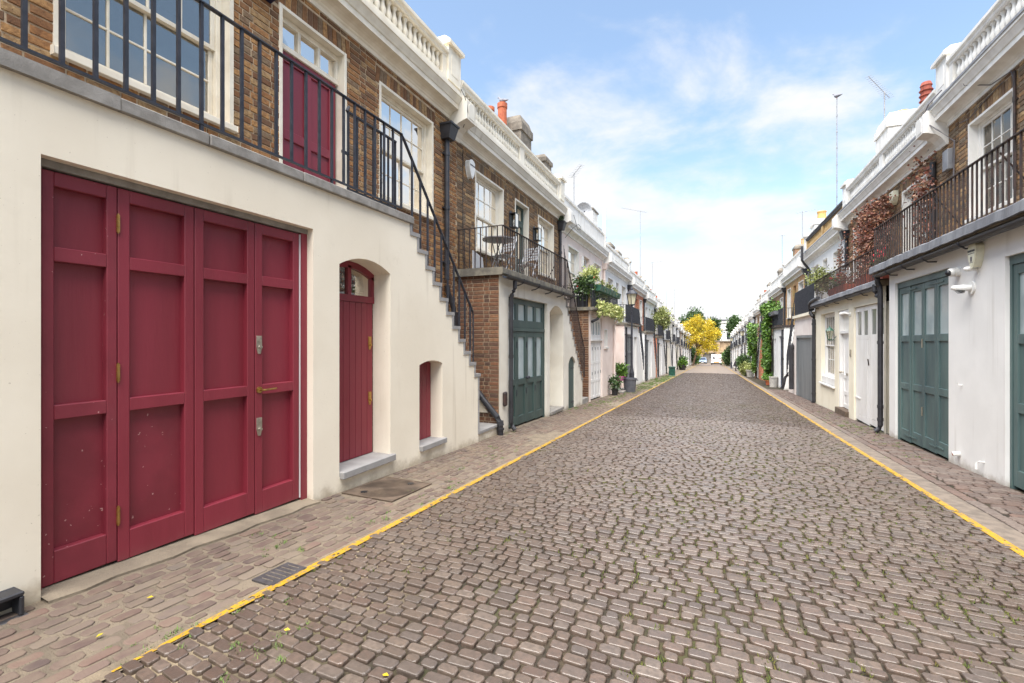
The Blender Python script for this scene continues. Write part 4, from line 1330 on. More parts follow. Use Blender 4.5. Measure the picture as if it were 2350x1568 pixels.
h1.P('fanlight_room', h1.mb().box(3.5, 4.35, -.62, -.58, 1.8, 2.4), 'darkroom')
# small hatch
HW = -0.19
hd = h1.P('hatch_door', h1.mb().box(4.902, 5.448, HW - .04, HW - .022, -0.02, 1.125), 'burgundy')
for k in range(5):
    p = 4.905 + 0.108 * k
    zt = 1.08 + .05 * (1 - ((p + .054 - 5.175) / .275) ** 2)
    part('board', h1.mb().box(p + .002, p + .106, HW - .022, HW, 0.04, zt), 'burgundy', hd, bev=0.003)
h1.P('hatch_sill', h1.mb().box(4.903, 5.50, -.21, .05, -0.035, 0.035), 'step_stone', bev=0.006)

# upper windows and door
sash(h1, *ops1[0], W, 4, 2, 'cream_trim', 'pane', back=None, meet=4.25)
sash(h1, *ops1[2], W, 4, 2, 'cream_trim', 'pane', back='curtain', meet=4.22)
a, b, c, d = ops1[1]
s = h1.mb()
s.box(a - .035, a + .006, W - .16, W + .014, c, d + .035).box(b - .006, b + .035, W - .16, W + .014, c, d + .035).box(a + .006, b - .006, W - .16, W + .012, d - .004, d + .035)
s.box(a + .006, b - .006, W - .16, W - .09, 4.69, 4.75).box(a + .006, b - .006, W - .16, W - .09, 4.99, d - .004)
for k in (0, 1, 2, 3):
    p = a + .006 + (b - a - .052) * k / 3
    s.box(p, p + .04, W - .155, W - .091, 4.75, 4.99)
df = h1.P('door_frame', s, 'cream_trim', bev=0.003)
for k in range(3):
    p = a + .046 + (b - a - .052) * k / 3
    part('pane', h1.mb().box(p, p + (b - a - .052) / 3 - .04, W - .13, W - .126, 4.75, 4.99), 'pane_clear', df)
leaf(h1, 'upper_door', a + .03, b - .03, 2.96, 4.688, W - .115, 2, [0.46], 'burgundy', stile=0.10, rail=0.11, bottom=0.20, mull=0.10, depth=0.022)

# rainwater pipe
dp = downpipe(h1, 6.86, W + .07, 4.92, 2.32, 'plastic', 0.045, hopper=4.97, shoe=False)
x = h1.mb()
x.tube([(6.86, W + .07, 2.36), (6.88, W + .08, 2.24), (6.98, W + .10, 2.06), (7.02, W + .11, 1.96), (7.02, W + .11, 1.80)], 0.046, 10)
part('offset_bend', x, 'plastic', dp)
part('square_pipe', h1.mb().box(6.96, 7.09, W + .03, W + .17, 0.62, 1.90), 'plastic', dp, bev=0.01)
x = h1.mb()
x.tube([(7.20, W + .2, 0.80), (7.22, -.42, 0.50), (7.25, -.12, 0.16), (7.27, -.02, 0.04), (7.28, .035, -0.06), (7.28, .045, -0.30)], 0.052, 12)
x.tube([(7.222, -.40, .478), (7.232, -.30, .365)], .062, 12).tube([(7.277, .03, -.03), (7.28, .042, -.11)], .062, 12).tube([(7.28, .045, -.15), (7.28, .045, -.19)], .062, 12)
part('soil_pipe', x, 'plastic', dp)
# hopper cables on the parapet pier
x = h1.mb()
x.tube([(6.95, W + .30, 5.80), (7.0, W + .33, 5.72), (7.06, W + .36, 5.60), (7.05, W + .38, 5.46), (7.10, W + .36, 5.40), (7.20, W + .20, 5.25)], 0.006, 5)
h1.P('cable', x, 'blacktrim')

# black plastic drain shoe at the wall foot, cut by the edge of the picture
dr = thing('drain_shoe', 'black plastic drain shoe at the foot of the cream wall', 'drain', FL((1.02, 0.05, gz(1.02))))
x = MB(FL)
x.box(0.86, 1.175, 0.001, 0.022, -0.02, 0.085).box(0.86, 1.175, 0.022, 0.115, 0.060, 0.085).box(1.155, 1.175, 0.022, 0.115, -0.04, 0.060).box(0.86, 0.88, 0.022, 0.115, -0.04, 0.060)
part('hood', x, 'plastic', dr, bev=0.006)
part('grate', MB(FL).box(0.86, 1.19, 0.022, 0.125, -0.07, -0.042), 'dark_iron', dr, bev=0.004)
part('debris', MB(FL).ball((1.0, .06, -.045), .05, 9, 5, (2.2, .8, .35)), 'bark', dr)

# house alarm box at the very top of the picture
ab = thing('alarm_box', 'blue and white alarm box high on the brick beside the burgundy upper door', 'alarm box', FL((3.28, W, 5.02)))
part('case', MB(FL).box(3.16, 3.41, W + .005, W + .09, 5.06, 5.26), 'plasticwhite', ab, bev=0.012)
M['navy'] = surf('navy_plastic', lin(30, 32, 62), rough=0.35)
part('base', MB(FL).prism([(W + .005, 5.0), (W + .10, 5.02), (W + .10, 5.058), (W + .005, 5.058)], 3.15, 3.42), 'navy', ab)

# ------------------------------------------------------------------ second house on the left: sooty brick, green doors
h2 = House(-1, 7.31, 13.78, -0.27, 'mews_house', 'brick house with off-white ground floor, green garage doors and bistro balcony', near=True, trim='offwhite')
ops2 = [(8.05, 9.34, 3.24, 4.77), (10.07, 10.89, 2.68, 4.77), (11.65, 12.93, 3.24, 4.77)]
h2.upper(ops2, 'mortar_dark', brick='brick_sooty', nmax=200, zmin=2.6)
h2.core()
h2.cornice(style='balusters')
h2.side_return('mortar_dark', 'brick_red', 100, w1=-0.003)
m = h2.mb()
us2 = [11.25 + 0.150 * k for k in range(13)]
zs2 = [2.68 - 0.20 * k for k in range(13)]
facade(m, 7.31, 13.02, -0.85, 2.56, 0.0, 0.34, [(7.72, 9.91, -1, 2.23, 0), (10.08, 11.13, -0.33, 2.04, 0.19), (11.60, 12.26, -1, 0.76, 0.19)],
       steps=[(us2[k - 1], zs2[k] - .05) for k in range(1, 13)])
m.q((13.02, 0, -0.85), (13.02, W, -0.85), (13.02, W, 0.25), (13.02, 0, 0.25))
h2.P('front_wall', m, 'offwhite')
h2.P('recess_back', h2.mb().box(10.0, 11.2, -.36, -.34, -.4, 2.4), 'offwhite')
h2.P('recess_step', h2.mb().box(10.085, 11.125, -.34, .03, -.36, -.30), 'stone')
h2.P('walkway_slab', h2.mb().prism([(W, 2.56), (.08, 2.56), (.10, 2.58), (.10, 2.68), (W, 2.69)], 7.23, 11.55), 'mossy_stone', bev=0.006)
st = h2.stair(us2, zs2, 'stone')
part('step', h2.mb().box(13.05, 13.7, W, 0.0, -0.8, -0.36), 'stone', st)
part('step', h2.mb().box(13.05, 13.7, W, -.22, -0.36, -0.18), 'stone', st)
rl = railing(h2, 7.34, 11.30, 0.05, 2.68, 3.45, 0.113, 'iron_rust', 0.017, bottom=False)
x = h2.mb().box(7.33, 7.355, W, 0.05, 3.438, 3.45)
rr = h2.P('return_rail', x, 'iron_rust')
for k in range(8):
    piece('baluster', bar_mesh('iron_rust'), rr, h2.fr((7.343, W + 0.03 + k * 0.113, 2.68)), scale=(.017, .017, .76))
for u in (9.05, 10.6):
    part('brace', h2.mb().bar((u, 0.05, 3.40), (u - .28, -0.22, 2.69), .014), 'iron_rust', rl)
x = h2.mb()
x.tube([(11.28, .05, 3.44), (11.36, .05, 3.36), (13.05, .05, 1.10), (13.05, .05, .3)], .017, 8)
sro = h2.P('stair_rail', x, 'iron_rust')
for k in range(19):
    u = 11.33 + k * .09
    zt = 3.36 - (u - 11.36) * (3.36 - 1.10) / 1.69
    zb = 2.68 - (u - 11.25) / .15 * .20 - .1
    piece('baluster', bar_mesh('iron_rust'), sro, h2.fr((u, .05, zb)), scale=(.014, .014, zt - zb))
# gutter under the slab with brackets, and its pipe
x = h2.mb()
n = 8
for i in range(n):
    a, b = math.pi + math.pi * i / n, math.pi + math.pi * (i + 1) / n
    f = lambda t: (0.13 + .055 * math.cos(t), 2.545 + .055 * math.sin(t))
    p, q = f(a), f(b)
    x.q((7.28, *p), (11.65, *p), (11.65, *q), (7.28, *q))
gu = h2.P('gutter', x, 'plastic')
for k in range(5):
    u = 8.05 + k * .85
    part('bracket', h2.mb().tube([(u, 0, 2.44), (u, .09, 2.455), (u, .17, 2.49), (u, .185, 2.56)], .012, 5), 'iron', gu)
x = h2.mb()
x.tube([(7.72, .13, 2.49), (7.72, .13, 2.36), (7.70, .11, 2.30), (7.68, .09, 2.24), (7.68, .07, 2.14), (7.68, .07, -0.12), (7.68, .10, -.20), (7.68, .15, -.25)], .040, 10)
for z in (2.05, 1.1, 0.1): x.tube([(7.68, .07, z - .03), (7.68, .07, z + .03)], .048, 10)
h2.P('downpipe', x, 'plastic')
# garage
GW = -0.08
fm = h2.mb().box(7.725, 9.905, GW - .08, GW + .02, 1.575, 1.645)
fm.box(7.725, 7.78, GW - .08, GW + .012, -.35, 2.228).box(9.855, 9.905, GW - .08, GW + .012, -.40, 2.228)
h2.P('garage_frame', fm, 'green')
h2.P('garage_void', h2.mb().box(7.73, 9.90, GW - .16, GW - .11, -0.5, 2.22), 'darkroom')
leaf(h2, 'transom_light', 7.78, 9.855, 1.646, 2.225, GW, 4, [], 'green', stile=.10, rail=.11, mull=.15, glass=[('*', 0)], glass_mat_='frosted', bottom=.15)
for i in range(4):
    a = 7.783 + i * .518
    z0 = gz(a + .26) + .03
    o = leaf(h2, 'garage_leaf', a, a + .514, z0, 1.573, GW, 1, [0.455], 'green', stile=.085, rail=.12, bottom=.17, glass=[(0, 1)], glass_mat_='frosted')
    for z in (1.3, .35):
        part('hinge', h2.mb().box(a + .50, a + .53, GW, GW + .008, z - .06, z + .06), 'iron', o)
    if i in (1, 2):
        u = a + (.47 if i == 1 else .045)
        part('knob', h2.mb().ball((u, GW + .04, .62), .03, 10, 6).tube([(u, GW, .62), (u, GW + .03, .62)], .012, 8), 'iron', o)
# little arched door under the stair
hd = h2.P('hatch_door', h2.mb().box(11.61, 12.25, -.10, -.07, -.55, .77), 'green')
for k in range(6):
    p = 11.61 + .1065 * k
    zt = .76 + .18 * math.sqrt(max(0, 1 - ((p + .053 - 11.93) / .33) ** 2))
    part('board', h2.mb().box(p + .002, p + .105, -.07, -.045, -.46, zt), 'green', hd)
for z in (.62, -.3): part('strap', h2.mb().box(11.98, 12.24, -.045, -.038, z - .015, z + .015), 'iron', hd)
part('latch', h2.mb().box(11.62, 11.74, -.045, -.02, .12, .15), 'iron', hd)
sash(h2, *ops2[0], W, 4, 2, 'offwhite', 'pane_clear', back='curtain', meet=3.97)
sash(h2, *ops2[2], W, 4, 2, 'offwhite', 'pane_clear', back='curtain', meet=3.97)
a, b, c, d = ops2[1]
s = h2.mb()
s.box(a - .035, a + .006, W - .16, W + .014, c, d + .035).box(b - .006, b + .035, W - .16, W + .014, c, d + .035).box(a + .006, b - .006, W - .16, W + .012, d - .004, d + .035)
h2.P('door_frame', s, 'offwhite')
leaf(h2, 'transom_light', a + .01, b - .01, 4.36, d - .006, W - .12, 2, [], 'green', stile=.05, rail=.05, mull=.03, glass=[('*', 0)], glass_mat_='pane')
leaf(h2, 'upper_door', a + .02, b - .02, 2.69, 4.355, W - .12, 2, [0.42], 'green', stile=.09, rail=.10, mull=.09, glass=[('*', 1)], glass_mat_='pane')
downpipe(h2, 13.45, W + .06, 4.75, 2.68, 'plastic', .045, hopper=4.83, shoe=False)
chimney(h2, 11.75, 12.55, W - 1.6, W - .55, 5.6, 7.72, 'cement', [], capmat='cement', cap=.22)
chimney(h2, 10.95, 11.70, W - 1.5, W - .70, 5.6, 7.0, 'cement', [(11.48, W - 1.0, .95, .125), (11.12, W - 1.2, .72, .11)], 'terracotta', capmat='cement')
chimney(h2, 12.95, 13.5, W - .95, W - .25, 5.6, 7.02, 'cement', [], capmat='cement')
x = h2.mb()
x.tube([(7.52, W + .012, 5.0), (7.52, W + .012, 2.9), (7.56, W + .1, 2.75), (7.45, .0, 2.72), (7.36, .06, 2.66)], .006, 5)
h2.P('cable', x, 'blacktrim')
meter = h2.P('meter_box', h2.mb().box(7.44, 7.56, .002, .06, .20, .46), 'iron_rust', bev=.02)

# things on that house
def alarm_shield(name, label, u, z, w, fr, body, sc=1.0, txt='BANHAM', mat='plasticwhite', base=None):
    t = thing(name, label, 'alarm box', fr((u, w, z - .2 * sc)))
    out = [(-.11, .14), (-.06, .175), (0, .185), (.06, .175), (.11, .14), (.115, .03), (.085, -.08), (.04, -.165), (0, -.20), (-.04, -.165), (-.085, -.08), (-.115, .03)]
    part('case', MB(fr).prism_w([(u + p * sc, z + q * sc) for p, q in out], w, w + .10 * sc), mat, t, bev=.008)
    fc = part('face_plate', MB(fr).prism_w([(u + p * sc * .9, z + q * sc * .9) for p, q in out], w + .10 * sc, w + .106 * sc), 'ivory' if base else mat, t)
    rz = (math.pi / 2 if fr is FL else -math.pi / 2)
    me = text_mesh('lettering', txt, .050 * sc, 'ink', bold=.0008)
    piece('lettering', me, t, fr((u, w + .108 * sc, z + .065 * sc)), rot=(math.pi / 2, 0, rz))
    return t
alarm_shield('alarm_box', 'white shield-shaped alarm box on the sooty brick beside the first window', 7.74, 4.70, W + .005, FL, None, .92)
def carriage_lamp(label, u, z, w):
    t = thing('wall_lantern', label, 'wall lamp', FL((u, w, z - .20)))
    part('back_plate', MB(FL).prism_w([(u - .10, z - .19), (u + .10, z - .19), (u + .10, z + .10)] + [(u + .10 * math.cos(math.pi * k / 8), z + .10 + .10 * math.sin(math.pi * k / 8)) for k in range(9)] + [(u - .10, z + .10)], w, w + .012), 'iron', t)
    f = MB(FL)
    for uu in (-.10, .086):
        f.box(u + uu, u + uu + .014, w + .012, w + .026, z - .19, z + .12).box(u + uu, u + uu + .014, w + .15, w + .164, z - .19, z + .12)
    f.box(u - .10, u + .10, w + .012, w + .164, z - .20, z - .185).box(u - .10, u + .10, w + .012, w + .164, z + .12, z + .134)
    part('frame', f, 'iron', t)
    part('glass', MB(FL).box(u - .09, u + .09, w + .155, w + .158, z - .185, z + .12), 'lampglass', t)
    part('glass', MB(FL).box(u + .09, u + .093, w + .02, w + .155, z - .185, z + .12), 'lampglass', t)
    part('candle_bulb', MB(FL).lathe(u, w + .08, [(.014, z - .18), (.014, z - .10), (.022, z - .07), (.018, z - .03), (.004, z + .01)], 10), 'curtain', t)
carriage_lamp('black wall lantern left of the dark green balcony door', 9.78, 4.22, W + .005)
carriage_lamp('black wall lantern right of the dark green balcony door', 11.33, 4.22, W + .005)

tb = thing('bistro_table', 'round grey folding bistro table on the iron balcony', 'table', FL((8.15, -.42, 2.69)))
part('table_top', MB(FL).lathe(8.15, -.42, [(.31, 3.37), (.315, 3.385), (.31, 3.40)], 24), 'tablegrey', tb)
for a in (-1, 1):
    for s_ in (-1, 1):
        part('leg', MB(FL).tube([(8.15 + a * .26, -.42 + s_ * .05, 2.70), (8.15, -.42 + s_ * .05, 3.06), (8.15 - a * .20, -.42 + s_ * .05, 3.375)], .010, 6), 'tablegrey', tb)
def bistro_chair(label, u, w, rot):
    t = thing('bistro_chair', label, 'chair', FL((u, w, 2.69)), group='folding chairs on the brick balcony')
    c, s_ = math.cos(rot), math.sin(rot)
    base = lambda p: FL((u + p[0] * c - p[1] * s_, w + p[0] * s_ + p[1] * c, 2.69 + p[2]))
    for yy in (-.19, .19):
        part('leg', MB(base).tube([(-.22, yy, 0), (.0, yy, .42), (.20, yy, .86)], .011, 6), 'slatgrey', t)
        part('leg', MB(base).tube([(.24, yy * .9, 0), (-.18, yy * .9, .45)], .011, 6), 'slatgrey', t)
    for k in range(5): part('seat_slat', MB(base).box(-.20 + k * .078, -.135 + k * .078, -.19, .19, .44, .452), 'slatgrey', t)
    for k in range(5):
        z = .56 + k * .068
        x_ = .05 + (z - .5) * .42
        part('back_slat', MB(base).box(x_, x_ + .012, -.19, .19, z, z + .045), 'slatgrey', t)
bistro_chair('grey slatted folding chair beside the bistro table', 8.62, -.50, 0.35)
bistro_chair('grey slatted folding chair in front of the dark green balcony door', 9.85, -.45, 0.15)
solo('leaning_panel', MB(FL).prism_w([(7.42, 2.70), (7.86, 2.70), (7.80, 2.98), (7.42, 3.06)], -.60, -.58), 'slatgrey', 'pale grey board leaning in the corner of the brick balcony', 'board')
tp = thing('hopper_plant', 'small green weed sprouting from the pipe hopper by the pink house', 'plant', FL((13.45, W + .08, 5.0)))
# ------------------------------------------------------------------ foliage
def leaf_mesh(name, pts, size, mat, out=None, aspect=0.55, droop=0.0):
    """pts (n,3) leaf bases; each leaf a small folded diamond with its own tilt"""
    pts = np.asarray(pts, float)
    n = len(pts)
    d = nr.normal(size=(n, 3))
    if out is not None: d += np.asarray(out) * 1.2
    d[:, 2] -= droop
    d /= np.linalg.norm(d, axis=1)[:, None] + 1e-9
    r = nr.normal(size=(n, 3))
    sdir = np.cross(d, r); sdir /= np.linalg.norm(sdir, axis=1)[:, None] + 1e-9
    nn = np.cross(d, sdir)
    L_ = (size * nr.uniform(0.6, 1.35, n))[:, None]
    a = pts
    b = pts + d * L_ * 0.5 + sdir * L_ * aspect * 0.5 + nn * L_ * 0.08
    c = pts + d * L_
    e = pts + d * L_ * 0.5 - sdir * L_ * aspect * 0.5 + nn * L_ * 0.08
    v = np.stack([a, b, c, e], 1).reshape(-1, 3)
    me = bpy.data.meshes.new(name)
    me.vertices.add(n * 4); me.vertices.foreach_set('co', v.ravel())
    me.loops.add(n * 4); me.loops.foreach_set('vertex_index', np.arange(n * 4))
    me.polygons.add(n); me.polygons.foreach_set('loop_start', np.arange(n) * 4)
    me.update(calc_edges=True)
    me.materials.append(M[mat])
    return me

def clumps(centre, radii, nclump, per, cr, shell=0.55, flat=1.0):
    """points in leaf clumps spread through an uneven ellipsoid"""
    c = np.array(centre); rad = np.array(radii)
    P_, O_ = [], []
    for _ in range(nclump):
        d = nr.normal(size=3); d /= np.linalg.norm(d)
        r = shell + (1 - shell) * nr.rand() ** 0.6
        r *= 0.82 + 0.30 * mnoise.noise(Vector(d * 2.1 + c * 0.37))
        p = c + d * rad * r
        k = cr * nr.uniform(0.6, 1.4)
        q = nr.normal(size=(per, 3)) * k * 0.5 * np.array([1, 1, flat])
        P_.append(p + q); O_.append(np.repeat(d[None], per, 0))
    return np.concatenate(P_), np.concatenate(O_)

def foliage(name, parent, centre, radii, nclump, per, cr, size, mat, shell=0.55, droop=0.0, label=None):
    p, o = clumps(centre, radii, nclump, per, cr, shell)
    org = WORLD[parent] if parent is not None else (0, 0, 0)
    me = leaf_mesh(name, p - np.array(org), size, mat, o, droop=droop)
    ob = link(name, me, parent, org)
    return ob

def tree(name, label, base, height, crown_c, crown_r, nclump, per, cr, size, mat, trunk_r=0.18, lean=(0, 0), extra=()):
    t = thing(name, label, 'tree', base)
    tm = MB()
    top = Vector((crown_c[0], crown_c[1], crown_c[2] - crown_r[2] * 0.1))
    b0 = Vector(base)
    fork = b0.lerp(top, 0.55)
    fork.x += lean[0]; fork.y += lean[1]
    tm.tube([b0 - Vector((0, 0, .2)), b0.lerp(fork, .35) + Vector((.05, .03, 0)), fork], trunk_r, 10, trunk_r * .65)
    part('trunk', tm, 'bark', t)
    lm = MB()
    for k in range(9):
        a = k * 2.4
        e = Vector((crown_c[0] + math.cos(a) * crown_r[0] * .7, crown_c[1] + math.sin(a) * crown_r[1] * .7, crown_c[2] + crown_r[2] * (0.5 * math.sin(k * 1.7))))
        mid = fork.lerp(e, .5) + Vector((0, 0, crown_r[2] * .15))
        lm.tube([fork, mid, e], trunk_r * .45, 6, trunk_r * .10)
    part('limbs', lm, 'bark', t)
    p, o = clumps(crown_c, crown_r, nclump, per, cr, 0.45)
    for (ec, er, en) in extra:
        p2, o2 = clumps(ec, er, en, per, cr, 0.4)
        p = np.concatenate([p, p2]); o = np.concatenate([o, o2])
    me = leaf_mesh('crown', p - np.array(base), size, mat, o)
    link('crown', me, t, base)
    return t

def pot(mb, x, y, z, r, h):
    return mb.lathe(x, y, [(r * .72, z), (r * .95, z + h * .86), (r * 1.08, z + h * .87), (r * 1.08, z + h), (r * .92, z + h), (r * .88, z + h * .9)], 16)

def potted(name, label, x, y, z, r, h, mat, c_off, c_rad, ncl, per, cr, size, leafm, stem=0.0, group=None, flowers=0):
    t = thing(name, label, 'plant', (x, y, z), group=group)
    part('pot', pot(MB(), x, y, z, r, h), mat, t)
    if stem: part('stem', MB().tube([(x, y, z + h * .8), (x + .02, y + .01, z + h + stem * .5), (x, y, z + h + stem)], .014, 6), 'bark', t)
    foliage('foliage', t, (x + c_off[0], y + c_off[1], z + h + stem + c_off[2]), c_rad, ncl, per, cr, size, leafm, shell=.3)
    if flowers:
        f = MB()
        for _ in range(flowers):
            f.ball((x + c_off[0] + rng.uniform(-1, 1) * c_rad[0], y + c_off[1] + rng.uniform(-1, 1) * c_rad[1], z + h + stem + c_off[2] + rng.uniform(-.2, 1) * c_rad[2]), .022, 6, 4)
        part('flowers', f, 'flower_red', t)
    return t

# hopper weed
foliage('foliage', tp, (FL((13.45, W + .08, 5.10))), (.07, .09, .10), 14, 10, .05, .05, 'leaf_dark')

# ------------------------------------------------------------------ third house on the left: pink
h3 = House(-1, 13.78, 20.05, -0.55, 'mews_house', 'pale pink house with white folding garage doors and a plant-filled balcony', near=False, trim='white_trim')
ops3 = [(14.48, 15.76, 2.95, 4.50), (16.52, 17.35, 2.40, 4.50), (18.08, 19.29, 2.95, 4.50)]
h3.upper(ops3, 'pink')
h3.core()
h3.cornice(style='solid', pier=False)
h3.side_return('mortar_dark', 'brick_red', 220, w1=-0.003)
m = h3.mb()
facade(m, 13.78, 17.80, -1.0, 2.30, 0.0, .14, [(14.03, 15.69, -1.2, 2.13, 0), (16.0, 16.45, 1.14, 1.74, 0)])
m.q((17.80, 0, -1), (17.80, W, -1), (17.80, W, 2.3), (17.80, 0, 2.3))
h3.P('front_wall', m, 'pink')
h3.P('walkway_slab', h3.mb().prism([(W, 2.30), (.14, 2.30), (.18, 2.33), (.18, 2.40), (W, 2.41)], 13.68, 18.2), 'mossy_stone')
h3.P('void', h3.mb().box(13.9, 16.5, -.22, -.17, -1, 2.2), 'darkroom')
h3.P('garage_transom', h3.mb().box(14.03, 15.69, -.13, .01, 1.36, 1.41), 'white_paint')
leaf(h3, 'transom_light', 14.05, 15.67, 1.41, 2.12, -.06, 4, [], 'white_paint', stile=.10, rail=.14, mull=.17, glass=[('*', 0)], glass_mat_='frosted')
for i in range(4):
    a = 14.05 + i * .405
    o = leaf(h3, 'garage_leaf', a, a + .402, gz(a) + .03, 1.358, -.06, 1, [.30, .62], 'white_paint', stile=.07, rail=.08, depth=.012)
    for z in (1.1, .3): part('hinge', h3.mb().box(a + .385, a + .415, -.06, -.05, z - .05, z + .05), 'iron', o)
sash(h3, 16.0, 16.45, 1.14, 1.74, 0.0, 1, 1, 'white_trim', 'pane_far', back=None, fine=False)
for k in (0, 2): sash(h3, *ops3[k], W, 3, 2, 'white_trim', 'pane_far', back=None, fine=False)
a, b, c, d = ops3[1]
leaf(h3, 'upper_door', a + .01, b - .01, c, d - .01, W - .12, 1, [.45, .8], 'white_paint', glass=[(0, 1), (0, 2)], glass_mat_='pane_far')
rl = railing(h3, 13.80, 17.95, .10, 2.40, 3.10, .125, 'iron', .018, bottom=False)
rr = h3.P('return_rail', h3.mb().box(13.79, 13.81, W, .10, 3.088, 3.10), 'iron')
for k in range(8): piece('baluster', bar_mesh('iron'), rr, h3.fr((13.80, W + .05 + k * .125, 2.40)), scale=(.018, .018, .69))
x = h3.mb()
x.tube([(17.55, .24, 2.30), (17.55, .22, 2.2), (17.52, .10, 2.05), (17.51, .06, 1.95), (17.51, .06, -.66)], .042, 10)
h3.P('downpipe', x, 'pink')
x = h3.mb()
x.tube([(14.05, .03, 1.96), (14.10, .06, 1.98), (14.25, .16, 2.05), (14.45, .20, 2.2), (14.75, .20, 2.26)], .045, 8)
h3.P('overflow_pipe', x, 'plastic')
downpipe(h3, 19.75, W + .06, 4.45, 2.4, 'pink', .05, hopper=4.5, shoe=False)
h3.P('flue_post', h3.mb().box(19.80, 19.92, W - .02, W + .10, 5.40, 7.12), 'white_trim')
chimney(h3, 18.5, 19.4, W - 1.0, W - .15, 5.4, 6.88, 'white_trim', [], capmat='cement', cap=.06)
chimney(h3, 19.5, 20.0, W - .8, W - .15, 5.3, 6.30, 'white_trim', [], capmat='cement', cap=.06)
h3.P('number_plate', h3.mb().box(16.12, 16.32, W + .002, W + .05, 4.02, 4.42), 'plasticwhite')
for k in range(4):
    h3.P('cable', h3.mb().tube([(13.95 + k * .06, W + .015, 4.4 - k * .1), (14.0 + k * .05, W + .03, 3.7), (13.97 + k * .07, W + .02, 2.5)], .006, 4), 'blacktrim')
x = h3.mb()
x.tube([(13.82, W + .38, 5.30), (13.95, W + .42, 5.05), (14.2, W + .40, 4.92), (14.5, W + .42, 4.98), (14.55, W + .40, 5.1), (14.3, W + .40, 5.12), (13.9, W + .34, 4.92), (13.8, W + .1, 4.6)], .008, 5)
h3.P('cable_loop', x, 'blacktrim')

# plants and boxes on the pink balcony
for k in range(7):
    u = 14.35 + k * .50
    t = thing('railing_planter', '%s green plastic trough along the pink balcony rail, counted from its near corner' % ('first', 'second', 'third', 'fourth', 'fifth', 'sixth', 'last')[k], 'planter', FL((u, .13, 2.95)), group='green troughs on the pink balcony rail')
    part('trough', MB(FL).prism([(.12, 2.94), (.26, 2.94), (.31, 3.12), (.08, 3.12)], u - .21, u + .21), 'boxgreen', t)
    if k % 2 == 1:
        foliage('foliage', t, FL((u, .19, 3.20)), (.10, .20, .13), 16, 8, .08, .07, 'leaf_olive', shell=.2)
po = FL((14.9, -.25, 2.41))
potted('potted_tree', 'small round-headed potted tree on the pink balcony', *po, .17, .34, 'potblack', (0, 0, .22), (.30, .36, .30), 60, 16, .13, .09, 'leaf_variegated', stem=.55)
po = FL((14.05, -.30, 2.41))
potted('potted_shrub', 'dense potted shrub with red flowers in the corner of the pink balcony', *po, .20, .35, 'potblack', (.1, .0, .28), (.36, .42, .36), 80, 18, .14, .09, 'leaf_dark', flowers=6)
po = FL((15.6, -.25, 2.41))
potted('potted_shrub', 'leafy green shrub in a dark pot behind the pink balcony rail', *po, .17, .32, 'potblack', (0, 0, .20), (.26, .40, .30), 50, 14, .12, .09, 'leaf_green')
po = FL((17.0, -.2, 2.41))
potted('potted_shrub', 'wispy olive shrub at the far end of the pink balcony', *po, .15, .30, 'potblack', (0, 0, .35), (.22, .5, .25), 40, 12, .12, .07, 'leaf_olive')
tr = thing('trailing_plant', 'pale variegated ivy spilling over the edge of the pink balcony', 'plant', FL((16.0, .15, 2.40)))
pp, oo = [], []
for k in range(1900):
    u = rng.uniform(14.1, 18.1)
    dz = 0.10 + 0.22 * (0.5 + 0.5 * mnoise.noise(Vector((u * 1.5, 0, 0)))) + (.10 if u > 17.2 else 0)
    pp.append(FL((u, .12 + rng.gauss(.09, .05), 2.62 - rng.random() * (dz + .22)))); oo.append((1, 0, .3))
link('foliage', leaf_mesh('foliage', np.array(pp) - np.array(WORLD[tr]), .085, 'leaf_variegated', np.array(oo)), tr, WORLD[tr])
t = thing('timber_post', 'upright orange timber post behind the corner of the pink balcony rail', 'post', FL((14.12, -.05, 2.41)))
part('post', MB(FL).box(14.08, 14.17, -.10, -.02, 2.41, 2.98), 'yellow_stone', t)

